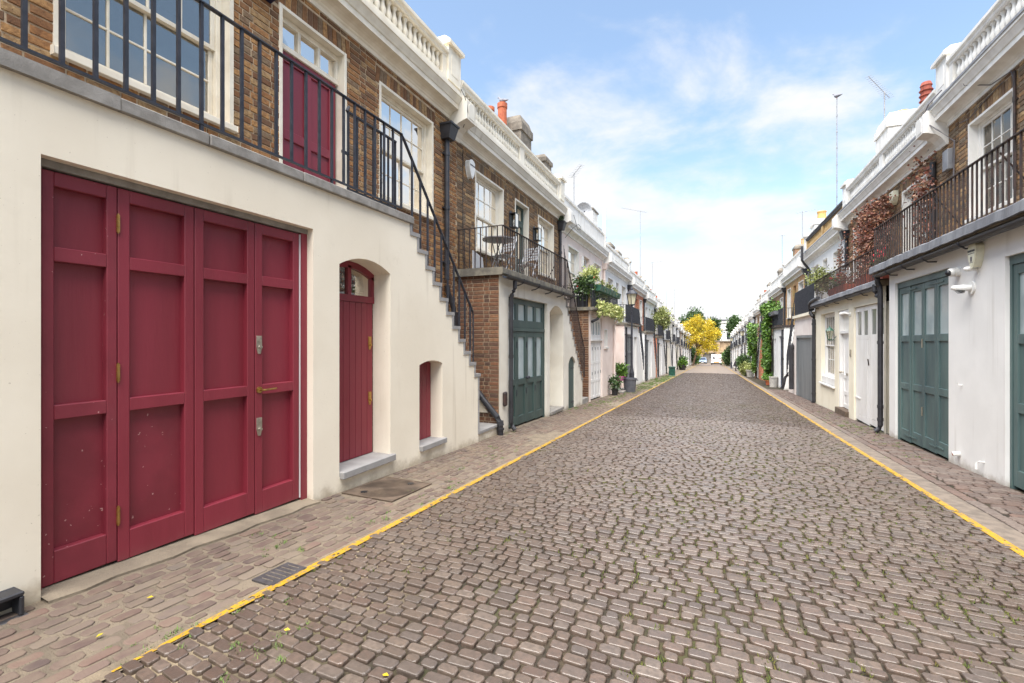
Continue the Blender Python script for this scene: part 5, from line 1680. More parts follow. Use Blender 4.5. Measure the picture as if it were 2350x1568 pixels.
# ------------------------------------------------------------------ generic mews house for the rest of the rows
def mews(side, y0, y1, zo, label, upper='white', front='white', trim='white_trim', garage='grey_paint', door='white_paint', ret=None, style='panel', rail='bars', stair=True,
         chim=None, dist=1, gx=(0.35, 2.35), dx=(2.75, 3.6), slabmat='mossy_stone', slab_to=4.0, pots='terracotta', lead=False, name='mews_house', consoles=True):
    h = House(side, y0, y1, zo, name, label, trim=trim)
    Wd = y1 - y0
    sc = Wd / 6.47
    o3 = [(y0 + a * sc, y0 + b * sc, z + zo, 5.06 + zo) for a, b, z in ((.74, 1.95, 3.5), (2.75, 3.55, 2.95), (4.3, 5.5, 3.5))]
    h.upper(o3, upper)
    h.core()
    h.cornice(style=style, lead=lead, singles=False, console=consoles)
    if ret: h.side_return(ret)
    zt = h.zf - .10
    zb = gz(y1) - .2
    gtop, dtop = h.zf - .5, h.zf - .62
    ops = [(y0 + gx[0] * sc, y0 + gx[1] * sc, zb - 1, gtop, 0), (y0 + dx[0] * sc, y0 + dx[1] * sc, zb - 1, dtop, 0.0)]
    m = h.mb()
    end = y0 + 5.70 * sc if stair else y1
    steps = None
    if stair:
        us = [y0 + 3.95 * sc + .15 * k * sc for k in range(13)]
        zz = [h.zf - .2 * k for k in range(13)]
        steps = [(us[k - 1], zz[k] - .05) for k in range(1, 13)]
    facade(m, y0, end, zb, zt, 0.0, .16, ops, steps=steps)
    m.q((end, 0, zb), (end, h.uw, zb), (end, h.uw, zt if not stair else zz[-1] - .05), (end, 0, zt if not stair else zz[-1] - .05))
    if not ret: m.q((y0, 0, zb), (y0, h.uw, zb), (y0, h.uw, zt), (y0, 0, zt))
    h.P('front_wall', m, front)
    h.P('void', h.mb().box(y0 + .1, y0 + 3.9 * sc, -.24, -.19, zb, zt - .05), 'darkroom')
    h.P('walkway_slab', h.mb().prism([(h.uw, zt), (.10, zt), (.12, zt + .03), (.12, h.zf), (h.uw, h.zf + .01)], y0 - .06, y0 + (slab_to * sc if stair else Wd)), slabmat)
    # garage: two pairs of glazed leaves, and a front door
    a, b = ops[0][0], ops[0][1]
    n = 4 if dist < 3 else 2
    for i in range(n):
        p = a + (b - a) * i / n
        leaf(h, 'garage_leaf', p + .01, p + (b - a) / n - .005, gz(p) + .03, gtop - .02, -.08, 1, [.40, .66], garage, stile=.07, rail=.09, glass=[(0, 2)], glass_mat_='greyglass')
    leaf(h, 'front_door', ops[1][0] + .01, ops[1][1] - .01, gz(ops[1][0]) + .05, dtop - .02, -.12, 1, [.42, .80], door, stile=.10, rail=.11, glass=[(0, 2)], glass_mat_='pane_far')
    for k in (0, 2):
        sash(h, *o3[k], h.uw, 2, 1, trim, 'pane_far', back=None, fine=False, surround=(upper != 'white'))
    leaf(h, 'upper_door', o3[1][0] + .01, o3[1][1] - .01, o3[1][2], o3[1][3] - .01, h.uw - .12, 1, [.45, .82], door, glass=[(0, 1), (0, 2)], glass_mat_='pane_far')
    ru = y0 + (4.0 * sc if stair else Wd)
    if rail == 'bars' and dist < 3:
        railing(h, y0 + .02, ru, .06, h.zf, h.zf + .80, .125, 'iron', .018, bottom=False)
    else:
        x = h.mb().box(y0 + .02, ru, .05, .07, h.zf + .78, h.zf + .80).box(y0 + .02, ru, .05, .07, h.zf + .05, h.zf + .07)
        nb = int((ru - y0) / .10)
        for k in range(nb + 1):
            u = y0 + .03 + (ru - y0 - .05) * k / nb
            x.box(u - .012, u + .012, .05, .07, h.zf + .07, h.zf + .78)
        h.P('railing', x, 'iron')
    if rail == 'screen': h.P('railing_screen', h.mb().box(y0 + .04, ru - .02, .035, .045, h.zf + .03, h.zf + .77), 'black_panel')
    x = h.mb()
    for k in range(7):
        ww = h.uw + .05 + k * .13
        x.box(y0 + .015, y0 + .03, ww - .01, ww + .01, h.zf, h.zf + .78)
    x.box(y0 + .015, y0 + .03, h.uw, .06, h.zf + .78, h.zf + .80)
    h.P('return_rail', x, 'iron')
    if stair:
        st = h.stair(us, zz, 'white_trim' if front == 'white' else 'stone')
        x = h.mb()
        x.tube([(ru, .05, h.zf + .79), (us[-1] + .05, .05, zz[-1] + .85), (us[-1] + .05, .05, zz[-1])], .016, 6)
        for k in range(1, 13):
            for e in (0, .075):
                u = us[k] - .09 + e
                zr = h.zf + .79 - (u - ru) / (us[-1] + .05 - ru) * (h.zf + .79 - zz[-1] - .85)
                x.box(u - .008, u + .008, .042, .058, zz[k], zr)
        h.P('stair_rail', x, 'iron')
    downpipe(h, y1 - .35, h.uw + .06, h.cb - .35, max(h.zf, gz(y1)) if dist < 2 else gz(y1), 'plastic', .045, hopper=h.cb - .28, shoe=False)
    if dist < 4: downpipe(h, y0 + .18, .055, h.zf - .2, gz(y0) + .02, 'plastic', .04, shoe=True)
    if chim:
        for (cu, kind, hh) in chim:
            cm = {'w': 'white_trim', 'b': 'far_brick', 'g': 'cement'}[kind]
            chimney(h, y0 + cu, y0 + cu + .75, h.uw - 1.3, h.uw - .35, h.cb + .4, h.cb + 1.75 + hh, cm, [(y0 + cu + .38, h.uw - .8, .36, .10)] if kind != 'w' else [], pots, capmat='cement')
    return h

left_specs = [
 dict(label='white house with pink flank wall behind the nearest lamp post', front='white', upper='white', garage='grey_paint', ret='pink', style='panel', chim=[(3.3, 'g', .1), (5.3, 'w', .05)], dist=2, rail='screen'),
 dict(label='orange brick house with blue-grey garage doors on the left row', front='white', upper='far_brick_orange', garage='grey_paint', style='panel', ret='white', chim=[(2.2, 'w', .45)], dist=2, rail='screen', pots='terracotta_red'),
 dict(label='white house with weathered grey timber garage and red brick flank', front='white', upper='white', garage='wood_grey', ret='far_brick_orange', style='panel', chim=[(1.4, 'b', .3), (4.8, 'w', .0)], dist=2, rail='screen'),
 dict(label='brown brick house with a leafy tree over its black balcony', front='offwhite', upper='far_brick', garage='wood_grey', ret='white', style='panel', chim=[(3.4, 'g', .1)], dist=3, rail='screen'),
 dict(label='white house with brown garage beyond the green bin', front='white', upper='white', garage='wood_grey', style='solid', chim=[(2.0, 'b', .2)], dist=3),
 dict(label='cream house with tan doors in the middle of the left row', front='offwhite', upper='offwhite', garage='yellow_stone', style='panel', chim=[(3.0, 'w', .2)], dist=3),
 dict(label='pinkish white house behind the dark planters on the left', front='pinkish', upper='white', garage='white_paint', style='panel', chim=[(3.0, 'g', .1)], dist=3),
 dict(label='white house four doors before the golden tree', front='white', upper='white', garage='grey_paint', style='solid', chim=[(2.0, 'b', .2)], dist=4),
 dict(label='white house three doors before the golden tree', front='white', upper='far_brick', garage='wood_grey', style='panel', chim=[(3.6, 'w', .2)], dist=4),
 dict(label='white house two doors before the golden tree', front='white', upper='white', garage='blue_paint', style='panel', dist=4),
 dict(label='white house beside the trunk of the golden tree', front='white', upper='white', garage='grey_paint', style='solid', chim=[(2.0, 'b', .2)], dist=4),
 dict(label='white house just beyond the golden tree, behind green shrubs', front='white', upper='white', garage='wood_grey', style='panel', dist=4),
 dict(label='last but one white house of the left row', front='white', upper='white', garage='grey_paint', style='panel', dist=4),
 dict(label='last white house of the left row before the end wall', front='offwhite', upper='white', garage='grey_paint', style='solid', dist=4),
]
y = 20.05
for i, sp in enumerate(left_specs):
    y1 = y + 6.47
    mews(-1, y, y1, -0.82 - 0.262 * i, **sp)
    y = y1
LEFT_END = y
mews(-1, -5.63, 0.84, 0.27, label='cream house with green doors behind the photographer on the left', front='offwhite', upper='far_brick', garage='green', trim='cream_trim', style='solid', dist=3)
# ------------------------------------------------------------------ right row, nearest house: white with two worn green garages
r1 = House(1, 4.40, 11.0, -0.10, 'mews_house', 'white rendered house with two worn dark green garage doors', near=True, trim='white_trim')
opr1 = [(5.2, 6.4, 3.42, 4.97), (7.2, 8.0, 2.85, 4.97), (8.80, 10.0, 3.42, 4.97)]
r1.upper(opr1, 'mortar_dark', brick='brick_sooty', nmax=300)
r1.core()
r1.cornice(style='balusters', lead=True, mid=False, console=False)
m = r1.mb()
facade(m, 4.40, 10.72, -0.7, 2.70, 0.0, .12, [(5.0, 7.03, -1, 2.36, 0), (8.38, 10.43, -1, 2.43, 0)])
m.q((10.72, 0, -.7), (10.72, W, -.7), (10.72, W, 2.7), (10.72, 0, 2.7))
m.q((4.40, 0, -.7), (4.40, W, -.7), (4.40, W, 2.7), (4.40, 0, 2.7))
r1.P('front_wall', m, 'white')
m = r1.mb(); m.q((10.72, -.10, -.7), (11.0, -.10, -.7), (11.0, -.10, 2.7), (10.72, -.10, 2.7))
bw = r1.P('brick_strip', m, 'mortar_dark')
brickwork(bw, r1.fr, 10.73, 11.0, -.4, 2.65, -.10, [], 'brick_red', 60, math.pi, arches=False)
# lead-covered slab edge, wrinkled
x = r1.mb()
n = 90
for i in range(n):
    a, b = 4.40 + 6.88 * i / n, 4.40 + 6.88 * (i + 1) / n
    j = lambda u, s_: .012 * mnoise.noise(Vector((u * 3.1, s_, 0))) + .010 * mnoise.noise(Vector((u * 9, s_, 3)))
    for (w0, z0), (w1, z1) in zip(((-.1, 2.862), (.14, 2.855), (.165, 2.835), (.17, 2.72)), ((.14, 2.855), (.165, 2.835), (.17, 2.72), (.15, 2.71))):
        x.q((a, w0 + j(a, z0), z0 + j(a, 5 + z0)), (b, w0 + j(b, z0), z0 + j(b, 5 + z0)), (b, w1 + j(b, z1), z1 + j(b, 5 + z1)), (a, w1 + j(a, z1), z1 + j(a, 5 + z1)))
r1.P('lead_edge', x, 'lead', smooth=True)
r1.P('walkway_slab', r1.mb().box(4.40, 11.27, W, .13, 2.70, 2.845), 'concrete')
rl = railing(r1, 4.45, 11.18, .10, 2.85, 3.60, .108, 'iron_rust', .017, bottom=False)
for u in (8.55, 6.9): part('brace', r1.mb().bar((u, .10, 3.52), (u + .02, -.32, 2.87), .014), 'iron_rust', rl)
def half_gutter(h, u0, u1, w, z, r, br, mat='plastic'):
    x = h.mb()
    for i in range(8):
        a, b = math.pi + math.pi * i / 8, math.pi + math.pi * (i + 1) / 8
        p = (w + r * math.cos(a), z + r * math.sin(a)); q = (w + r * math.cos(b), z + r * math.sin(b))
        x.q((u0, *p), (u1, *p), (u1, *q), (u0, *q))
    g_ = h.P('gutter', x, mat)
    for u in br:
        part('bracket', h.mb().tube([(u, 0, z - r - .03), (u, w - r * .3, z - r - .025), (u, w + r * .7, z - r * .75), (u, w + r * 1.1, z)], .012, 5), 'iron', g_)
half_gutter(r1, 4.4, 11.0, .12, 2.66, .06, (5.0, 6.2, 7.65, 8.75, 9.55, 10.3))
x = r1.mb()
x.tube([(10.95, .12, 2.60), (10.98, .11, 2.52), (11.0, .07, 2.44), (11.0, .06, 2.35), (11.0, .06, -.26), (11.0, .09, -.34), (11.0, .14, -.39)], .045, 12)
for z in (1.35, .1, -.15): x.tube([(11.0, .06, z - .03), (11.0, .06, z + .03)], .053, 12)
r1.P('downpipe', x, 'plastic')
GW = -0.05
for (g0, g1, gt_) in ((8.38, 10.43, 2.43), (5.0, 7.03, 2.36)):
    r1.P('garage_head', r1.mb().box(g0 + .001, g1 - .001, GW - .10, GW + .012, gt_ - .10, gt_ - .001), 'green_worn')
    r1.P('garage_void', r1.mb().box(g0, g1, GW - .16, GW - .12, -.6, gt_), 'blacktrim')
    fm = r1.mb().box(g0 + .001, g0 + .03, GW - .1, GW + .01, -.45, gt_ - .10).box(g1 - .04, g1 - .001, GW - .1, GW + .01, -.5, gt_ - .10)
    r1.P('garage_frame', fm, 'green_worn')
    wd = (g1 - g0 - .08) / 4
    for i in range(4):
        a = g0 + .033 + wd * i
        z0 = gz(a + wd / 2) + .02
        o = leaf(r1, 'garage_leaf', a, a + wd - .005, z0, gt_ - .104, GW - (.012 if i == 2 else 0), 1, [.355, .665], 'green_worn', stile=.075, rail=.11, bottom=.19, glass=[(0, 2)], glass_mat_='frosted', depth=.020)
        for z in (gt_ - .16, z0 + .10):
            u_ = a if i in (1, 3) else a + wd
            part('strap_hinge', r1.mb().box(min(u_, a + wd / 2), max(u_, a + wd / 2) if i in (1, 3) else a + wd, GW, GW + .008, z - .012, z + .012), 'green_worn', o)
        if i == 1:
            for z in (1.35, .25): part('bolt', r1.mb().tube([(a + wd - .01, GW + .01, z - .07), (a + wd - .01, GW + .01, z + .07)], .010, 6), 'steel', o)
sash(r1, *opr1[2], W, 4, 2, 'white_trim', 'pane_clear', back='curtain', meet=4.2)
sash(r1, *opr1[0], W, 4, 2, 'white_trim', 'pane', back='curtain', meet=4.2)
a, b, c, d = opr1[1]
leaf(r1, 'upper_door', a + .01, b - .01, c, d - .01, W - .12, 1, [.45, .8], 'white_paint', glass=[(0, 1), (0, 2)], glass_mat_='pane')
downpipe(r1, 8.72, W + .03, 5.2, 3.4, 'iron_rust', .018, shoe=False)
x = r1.mb()
x.tube([(8.9, W + .25, 5.72), (9.6, W + .27, 5.66), (9.62, W + .22, 5.50), (9.3, W + .04, 5.3), (8.8, W + .03, 5.24), (8.74, W + .03, 5.1)], .008, 5)
x.tube([(10.6, W + .15, 5.9), (10.7, W + .3, 5.72), (10.85, W + .35, 5.5), (10.62, W + .2, 5.2), (10.45, W + .03, 4.9), (10.48, W + .03, 4.2)], .012, 5)
x.tube([(10.3, W + .02, 5.15), (10.0, W + .02, 5.08), (9.5, W + .02, 5.16), (9.0, W + .02, 5.2)], .007, 5)
r1.P('cables', x, 'inkgrey')
x = r1.mb().box(10.55, 10.75, W + .005, W + .09, 4.45, 4.82)
r1.P('junction_box', x, 'lead', bev=.01)
chimney(r1, 5.5, 6.4, W - 1.6, W - .6, 5.6, 7.0, 'white_trim', [], capmat='cement')

# fittings on the white wall
t = alarm_shield('alarm_box', 'ivory shield-shaped alarm box on the white wall between the green garages', 7.55, 2.47, .002, FRT, None, .80, 'BANHAM', 'ivory', base=True)
part('emblem', MB(FRT).box(7.53, 7.57, .088, .0895, 2.39, 2.45).box(7.51, 7.59, .088, .0895, 2.375, 2.382), 'inkgrey', t)
part('underline', MB(FRT).box(7.475, 7.625, .088, .0895, 2.487, 2.494), 'ink', t)
t = thing('security_camera', 'white dome camera with dark lens on the white wall by the green garage', 'camera', FRT((8.08, 0, 2.28)))
part('mount', MB(FRT).tube([(8.08, .0, 2.33), (8.08, .045, 2.33)], .062, 14), 'plasticwhite', t)
part('dome', MB(FRT).ball((8.085, .075, 2.325), .058, 14, 8), 'plasticwhite', t, smooth=True)
part('lens', MB(FRT).ball((8.072, .112, 2.318), .041, 12, 6), 'blacktrim', t, smooth=True)
t = thing('sensor', 'small white motion sensor poking out below the ivory alarm box', 'sensor', FRT((7.62, 0, 2.27)))
part('arm', MB(FRT).tube([(7.62, 0, 2.30), (7.62, .05, 2.305)], .020, 10), 'plasticwhite', t)
part('head', MB(FRT).ball((7.62, .085, 2.31), .036, 12, 7, (.9, 1.5, .9)), 'plasticwhite', t, smooth=True)
t = thing('floodlight', 'ribbed white floodlight on a round plate on the white wall', 'lamp', FRT((7.74, 0, 2.0)))
part('wall_plate', MB(FRT).tube([(7.74, 0, 2.08), (7.74, .018, 2.08)], .085, 18), 'plasticwhite', t)
part('neck', MB(FRT).tube([(7.74, .015, 2.08), (7.745, .06, 2.08), (7.75, .09, 2.076)], .036, 12, .042), 'plasticwhite', t)
part('hood', MB(FRT).tube([(7.75, .08, 2.08), (7.76, .17, 2.082), (7.765, .20, 2.094)], .046, 12, .020), 'plasticwhite', t)
for k in range(3): part('fin', MB(FRT).box(7.72, 7.79, .08, .155 - k * .012, 2.040 - k * .013, 2.046 - k * .013), 'blacktrim', t)
t = thing('outlet_pipe', 'white pipe stub sticking out low on the white wall', 'pipe', FRT((8.06, 0, -.14)))
part('stub', MB(FRT).tube([(8.06, 0, -.13), (8.075, .07, -.145)], .032, 14), 'plasticwhite', t)
part('mouth', MB(FRT).tube([(8.075, .068, -.145), (8.0755, .072, -.1455)], .026, 14), 'terracotta', t)
t = thing('overflow_elbow', 'small bent white overflow pipe near the foot of the white wall', 'pipe', FRT((7.50, 0, -.2)))
part('elbow', MB(FRT).tube([(7.46, 0, -.10), (7.46, .05, -.095), (7.48, .065, -.12), (7.48, .068, -.18)], .011, 8), 'plasticwhite', t)
part('sleeve', MB(FRT).tube([(7.48, .068, -.145), (7.48, .068, -.195)], .015, 8), 'plasticwhite', t)
t = thing('wall_hook', 'tiny white hook on the blank white wall', 'hook', FRT((8.0, 0, .78)))
part('hook', MB(FRT).tube([(8.0, 0, .80), (8.0, .04, .80), (8.0, .045, .83)], .008, 6), 'plasticwhite', t)

# ------------------------------------------------------------------ right row, second: cream and white ground floor, russet creeper
r2 = House(1, 11.0, 17.6, -0.37, 'mews_house', 'cream house with white garage, tall window and russet creeper above', near=False, trim='white_trim')
opr2 = [(11.63, 12.88, 3.2, 4.69), (13.9, 14.7, 2.58, 4.69), (15.5, 16.7, 3.2, 4.69)]
r2.upper(opr2, 'mortar_dark', brick='brick_sooty', nmax=150)
r2.core()
r2.cornice(style='balusters', lead=True)
m = r2.mb()
facade(m, 11.0, 17.6, -1.0, 2.46, -.03, .14, [(11.12, 13.18, -1.2, 2.16, 0), (13.61, 14.59, -.40, 2.16, 0), (15.02, 16.70, .10, 2.17, 0)])
m.q((17.6, -.03, -1), (17.6, W, -1), (17.6, W, 2.46), (17.6, -.03, 2.46))
r2.P('front_wall', m, 'yellowcream')
r2.P('void', r2.mb().box(11.1, 17.0, -.28, -.24, -.9, 2.3), 'darkroom')
r2.P('walkway_slab', r2.mb().box(11.02, 17.85, W, .08, 2.46, 2.575), 'concrete')
x = r2.mb()
n = 60
for i in range(n):
    a, b = 11.02 + 6.8 * i / n, 11.02 + 6.8 * (i + 1) / n
    j = lambda u, s_: .010 * mnoise.noise(Vector((u * 3.1, s_, 7))) + .008 * mnoise.noise(Vector((u * 9, s_, 3)))
    for (w0, z0), (w1, z1) in zip(((-.1, 2.59), (.10, 2.585), (.12, 2.565), (.125, 2.47)), ((.10, 2.585), (.12, 2.565), (.125, 2.47), (.10, 2.45))):
        x.q((a, w0 + j(a, z0), z0 + j(a, 5 + z0)), (b, w0 + j(b, z0), z0 + j(b, 5 + z0)), (b, w1 + j(b, z1), z1 + j(b, 5 + z1)), (a, w1 + j(a, z1), z1 + j(a, 5 + z1)))
r2.P('lead_edge', x, 'lead', smooth=True)
half_gutter(r2, 11.2, 17.6, .09, 2.43, .045, (12.0, 13.2, 14.4, 15.6, 16.8))
railing(r2, 11.25, 17.05, .05, 2.58, 3.25, .118, 'iron_rust', .014, bottom=False)
x = r2.mb()
x.tube([(11.16, .10, 2.50), (11.15, .10, 2.36), (11.12, .08, 2.28), (11.07, .06, 2.26)], .048, 10)
r2.P('gutter_outlet', x, 'plastic')
x = r2.mb()
x.tube([(16.3, .12, 2.66), (17.2, .13, 2.62), (17.5, .13, 2.56), (17.58, .12, 2.44), (17.58, .10, 2.28), (17.5, .05, 2.16), (17.48, .02, 2.05), (17.48, .02, -.62), (17.48, .08, -.66)], .055, 12)
for z in (1.9, .75, -.35): x.tube([(17.48, .02, z - .03), (17.48, .02, z + .03)], .066, 12)
r2.P('downpipe', x, 'plastic')
# white garage: boarded leaves with four lights
for i, (a, b) in enumerate(((11.13, 12.15), (12.16, 13.17))):
    z0 = gz(a) - .0
    o = leaf(r2, 'garage_leaf', a, b, z0, 2.15, -.07, 2, [.735], 'white_paint', stile=.11, rail=.10, mull=.16, bottom=.12, glass=[('*', 1)], glass_mat_='greyglass', depth=.016)
    for k in range(5):
        u = a + .14 + k * .17
        part('groove_board', r2.mb().box(u, u + .165, -.082, -.0725, z0 + .13, 1.48), 'white_paint', o)
    for z in (2.06, .05): part('strap_hinge', r2.mb().box(b - .36 if i else a, b if i else a + .36, -.07, -.055, z - .018, z + .018), 'white_paint', o)
part('bolt', r2.mb().tube([(12.18, -.06, .84), (12.18, -.045, .98)], .012, 6), 'iron_rust', o)
# front door
fm = r2.mb().box(13.62, 13.68, -.16, -.04, -.38, 2.15).box(14.52, 14.58, -.16, -.04, -.38, 2.15).box(13.68, 14.52, -.16, -.04, 2.06, 2.15).box(13.68, 14.52, -.16, -.05, 1.56, 1.63)
r2.P('door_frame', fm, 'white_paint')
r2.P('door_fanlight', r2.mb().box(13.68, 14.52, -.14, -.13, 1.63, 2.06), 'curtain')
o = leaf(r2, 'front_door', 13.685, 14.515, -.37, 1.555, -.11, 2, [.20, .42], 'white_paint', stile=.10, rail=.10, mull=.12, depth=.02)
part('knob', r2.mb().ball((14.43, -.04, .55), .035, 10, 6).tube([(14.43, -.11, .55), (14.43, -.05, .55)], .015, 8), 'steel', o)
part('letter_plate', r2.mb().box(14.02, 14.18, -.11, -.10, .48, .54), 'steel', o)
r2.P('door_step', r2.mb().box(13.60, 14.60, -.16, .05, -.58, -.385), 'rust')
# tall ground-floor window
sash(r2, 15.02, 16.70, .30, 2.16, -.03, 6, 2, 'white_paint', 'pane_clear', back='curtain', fine=False, sill=False, surround=False)
r2.P('window_apron', r2.mb().box(15.02, 16.70, -.15, -.05, .10, .30), 'white_paint')
r2.P('window_sill', r2.mb().box(14.98, 16.74, -.15, .03, .06, .10), 'white_paint')
for k in (0, 2): sash(r2, *opr2[k], W, 3, 2, 'white_trim', 'pane_far', back=None, fine=False)
a, b, c, d = opr2[1]
leaf(r2, 'upper_door', a + .01, b - .01, c, d - .01, W - .12, 1, [.45, .8], 'white_paint', glass=[(0, 1), (0, 2)], glass_mat_='pane_far')
downpipe(r2, 11.22, W + .06, 4.8, 2.6, 'plastic', .05, shoe=False)
downpipe(r2, 17.3, W + .06, 4.55, 2.6, 'plastic', .05, hopper=4.62, shoe=False)
chimney(r2, 15.6, 16.6, W - 1.5, W - .5, 5.4, 7.65, 'white_trim', [(16.1, W - .95, .14, .16)], 'buff', capmat='white_trim', cap=.2)
chimney(r2, 14.15, 14.85, W - 1.3, W - .6, 5.4, 6.95, 'white_trim', [(14.5, W - .95, .76, .125)], 'terracotta_red', style='louvre', capmat='cement')
t = thing('entry_phone', 'small grey entry phone panel beside the white front door', 'panel', FRT((13.42, -.03, .95)))
part('plate', MB(FRT).box(13.38, 13.46, -.03, -.012, .98, 1.16), 'steel', t)
part('button', MB(FRT).box(13.40, 13.44, -.012, -.006, 1.0, 1.06), 'inkgrey', t)
def hex_lantern(label, u, w, z):
    t = thing('wall_lantern', label, 'wall lamp', FRT((u, 0, z - .2)))
    part('bracket', MB(FRT).tube([(u, -.03, z - .05), (u, w * .5, z - .16), (u, w, z - .14)], .010, 6), 'boxgreen', t)
    part('glass', MB(FRT).lathe(u, w, [(.045, z - .13), (.085, z + .10)], 6), 'lampglass', t)
    f = MB(FRT)
    for k in range(6):
        a = 2 * math.pi * k / 6
        f.bar((u + .048 * math.cos(a), w + .048 * math.sin(a), z - .13), (u + .09 * math.cos(a), w + .09 * math.sin(a), z + .10), .008)
    f.lathe(u, w, [(.02, z - .17), (.05, z - .145), (.05, z - .13)], 6)
    part('frame', f, 'boxgreen', t)
    part('roof', MB(FRT).lathe(u, w, [(.105, z + .10), (.06, z + .16), (.02, z + .19), (.012, z + .23)], 6), 'boxgreen', t)
hex_lantern('green hexagonal wall lantern beside the tall white window', 14.83, .12, 1.54)
t = thing('awning_light', 'white curved bracket lamp above the white front door', 'wall lamp', FRT((13.5, -.03, 2.0)))
part('plate', MB(FRT).tube([(13.48, -.03, 2.02), (13.48, -.01, 2.02)], .05, 14), 'plasticwhite', t)
part('shade', MB(FRT).tube([(13.48, -.01, 2.03), (13.55, .07, 2.06), (13.68, .12, 2.04)], .025, 10, .035), 'plasticwhite', t)

# russet creeper on the upper wall of that house
cr = thing('russet_creeper', 'russet climbing vine covering the brick above the cream house', 'creeper', FRT((13.4, W, 2.6)))
pp, oo = [], []
def creeper_density(u, z):
    n_ = mnoise.noise(Vector((u * 1.1, z * 1.2, 2.0))) + .5 * mnoise.noise(Vector((u * 3, z * 3, 5)))
    main = .86 - ((u - 14.7) / 2.0) ** 2 - max(0, (3.75 - z)) * .9 - max(0, z - 4.7) * 1.5
    return main + .5 * n_
k = 0
while k < 5200:
    u, z = rng.uniform(12.4, 17.7), rng.uniform(2.7, 4.98)
    if creeper_density(u, z) > rng.uniform(.15, .9):
        d = abs(rng.gauss(0, .13)) + .02
        pp.append(FRT((u, W + d, z))); oo.append((-1, 0, -.3)); k += 1
for (cu, cz, n_) in ((11.25, 4.35, 260), (11.4, 3.9, 260), (11.3, 3.3, 160), (11.7, 4.6, 160), (17.5, 4.0, 160), (17.6, 3.5, 120)):
    for _ in range(n_):
        pp.append(FRT((cu + rng.gauss(0, .20), W + .08 + abs(rng.gauss(0, .08)), cz + rng.gauss(0, .30)))); oo.append((-1, 0, -.2))
link('foliage', leaf_mesh('foliage', np.array(pp) - np.array(WORLD[cr]), .060, 'leaf_red', np.array(oo), aspect=.8, droop=.5), cr, WORLD[cr])
x = MB(FRT)
for k in range(16):
    u = 12.9 + k * .28
    x.tube([(u, W + .02, 2.62), (u + rng.uniform(-.2, .2), W + .03, 3.3), (u + rng.uniform(-.3, .3), W + .03, 4.0), (u + rng.uniform(-.4, .4), W + .03, 4.6)], .008, 4, .003)
part('stems', x, 'bark', cr)
alb = thing('alarm_box', 'pale shield alarm box half hidden in the russet creeper', 'alarm box', FRT((13.25, W, 4.55)))
part('case', MB(FRT).prism_w([(13.13, 4.84), (13.37, 4.84), (13.38, 4.70), (13.31, 4.58), (13.25, 4.53), (13.19, 4.58), (13.12, 4.70)], W + .01, W + .11), 'ivory', alb)
for k, (u, ln) in enumerate(((11.75, .8), (12.75, .85), (14.6, .8), (15.5, .8))):
    t = thing('terracotta_trough', ['long terracotta trough with red flowers by the brick corner of the balcony', 'terracotta trough in front of the creeper, second along the balcony',
              'terracotta trough midway along the flowery balcony', 'terracotta trough at the far end of the flowery balcony'][k], 'planter', FRT((u, -.18, 2.59)), group='terracotta troughs on the creeper balcony')
    part('trough', MB(FRT).prism([(-.28, 2.59), (-.08, 2.59), (-.04, 2.84), (-.32, 2.84)], u - ln / 2, u + ln / 2), 'terracotta_red', t)
    foliage('foliage', t, FRT((u, -.18, 2.98)), (.15, ln * .45, .17), 26, 10, .10, .07, 'leaf_red' if k in (1, 2) else 'leaf_dark', shell=.2)
    if k in (0, 3):
        f = MB(FRT)
        for _ in range(12): f.ball((u + rng.uniform(-.35, .35), -.15 + rng.uniform(-.12, .12), 3.05 + rng.uniform(-.05, .22)), .030, 6, 4)
        part('flowers', f, 'flower_red', t)
t = thing('iron_garden_chair', 'white lacy iron garden chair behind the balcony rail under the creeper', 'chair', FRT((15.9, -.35, 2.59)))
part('backrest', MB(FRT).prism_w([(15.65, 3.05), (16.15, 3.05), (16.17, 3.32), (16.05, 3.46), (15.9, 3.50), (15.75, 3.46), (15.63, 3.32)], -.54, -.52), 'whitewire', t)
part('seat', MB(FRT).box(15.66, 16.14, -.52, -.10, 3.0, 3.03), 'whitewire', t)
for a in (15.69, 16.11):
    for b in (-.50, -.13): part('leg', MB(FRT).box(a - .012, a + .012, b - .012, b + .012, 2.59, 3.0), 'whitewire', t)

# ------------------------------------------------------------------ right row, third: white upper, grey garage, yellow balustrade
r3 = House(1, 17.6, 24.2, -0.63, 'mews_house', 'pinkish white house with grey garage door and unpainted yellow stone balustrade', trim='white_trim')
opr3 = [(18.13, 19.27, 3.0, 4.44), (20.18, 20.92, 2.32, 4.44), (21.7, 22.9, 3.0, 4.44)]
r3.upper(opr3, 'white')
r3.core()
r3.cornice(style='yellow', lead=True, singles=False, cope='slate')
us3 = [21.1 + .15 * k for k in range(13)]
zs3 = [2.32 - .2 * k for k in range(13)]
m = r3.mb()
facade(m, 17.62, 22.9, -1.2, 2.22, 0, .10, [(17.85, 20.9, -1.4, 1.55, 0)], steps=[(us3[k - 1], zs3[k] - .05) for k in range(1, 13)])
m.q((22.9, 0, -1.2), (22.9, W, -1.2), (22.9, W, 0), (22.9, 0, 0))
r3.P('front_wall', m, 'pinkish')
r3.P('walkway_slab', r3.mb().box(17.62, 21.2, W, .10, 2.22, 2.32), 'yellowcream')
gfr = r3.mb().box(17.86, 17.93, -.09, .012, -.75, 1.54).box(20.82, 20.89, -.09, .012, -.80, 1.54).box(17.93, 20.82, -.09, .011, 1.46, 1.54)
r3.P('garage_frame', gfr, 'grey_paint')
gd = r3.P('garage_door', r3.mb().box(17.93, 20.82, -.08, -.05, -.80, 1.46), 'grey_paint')
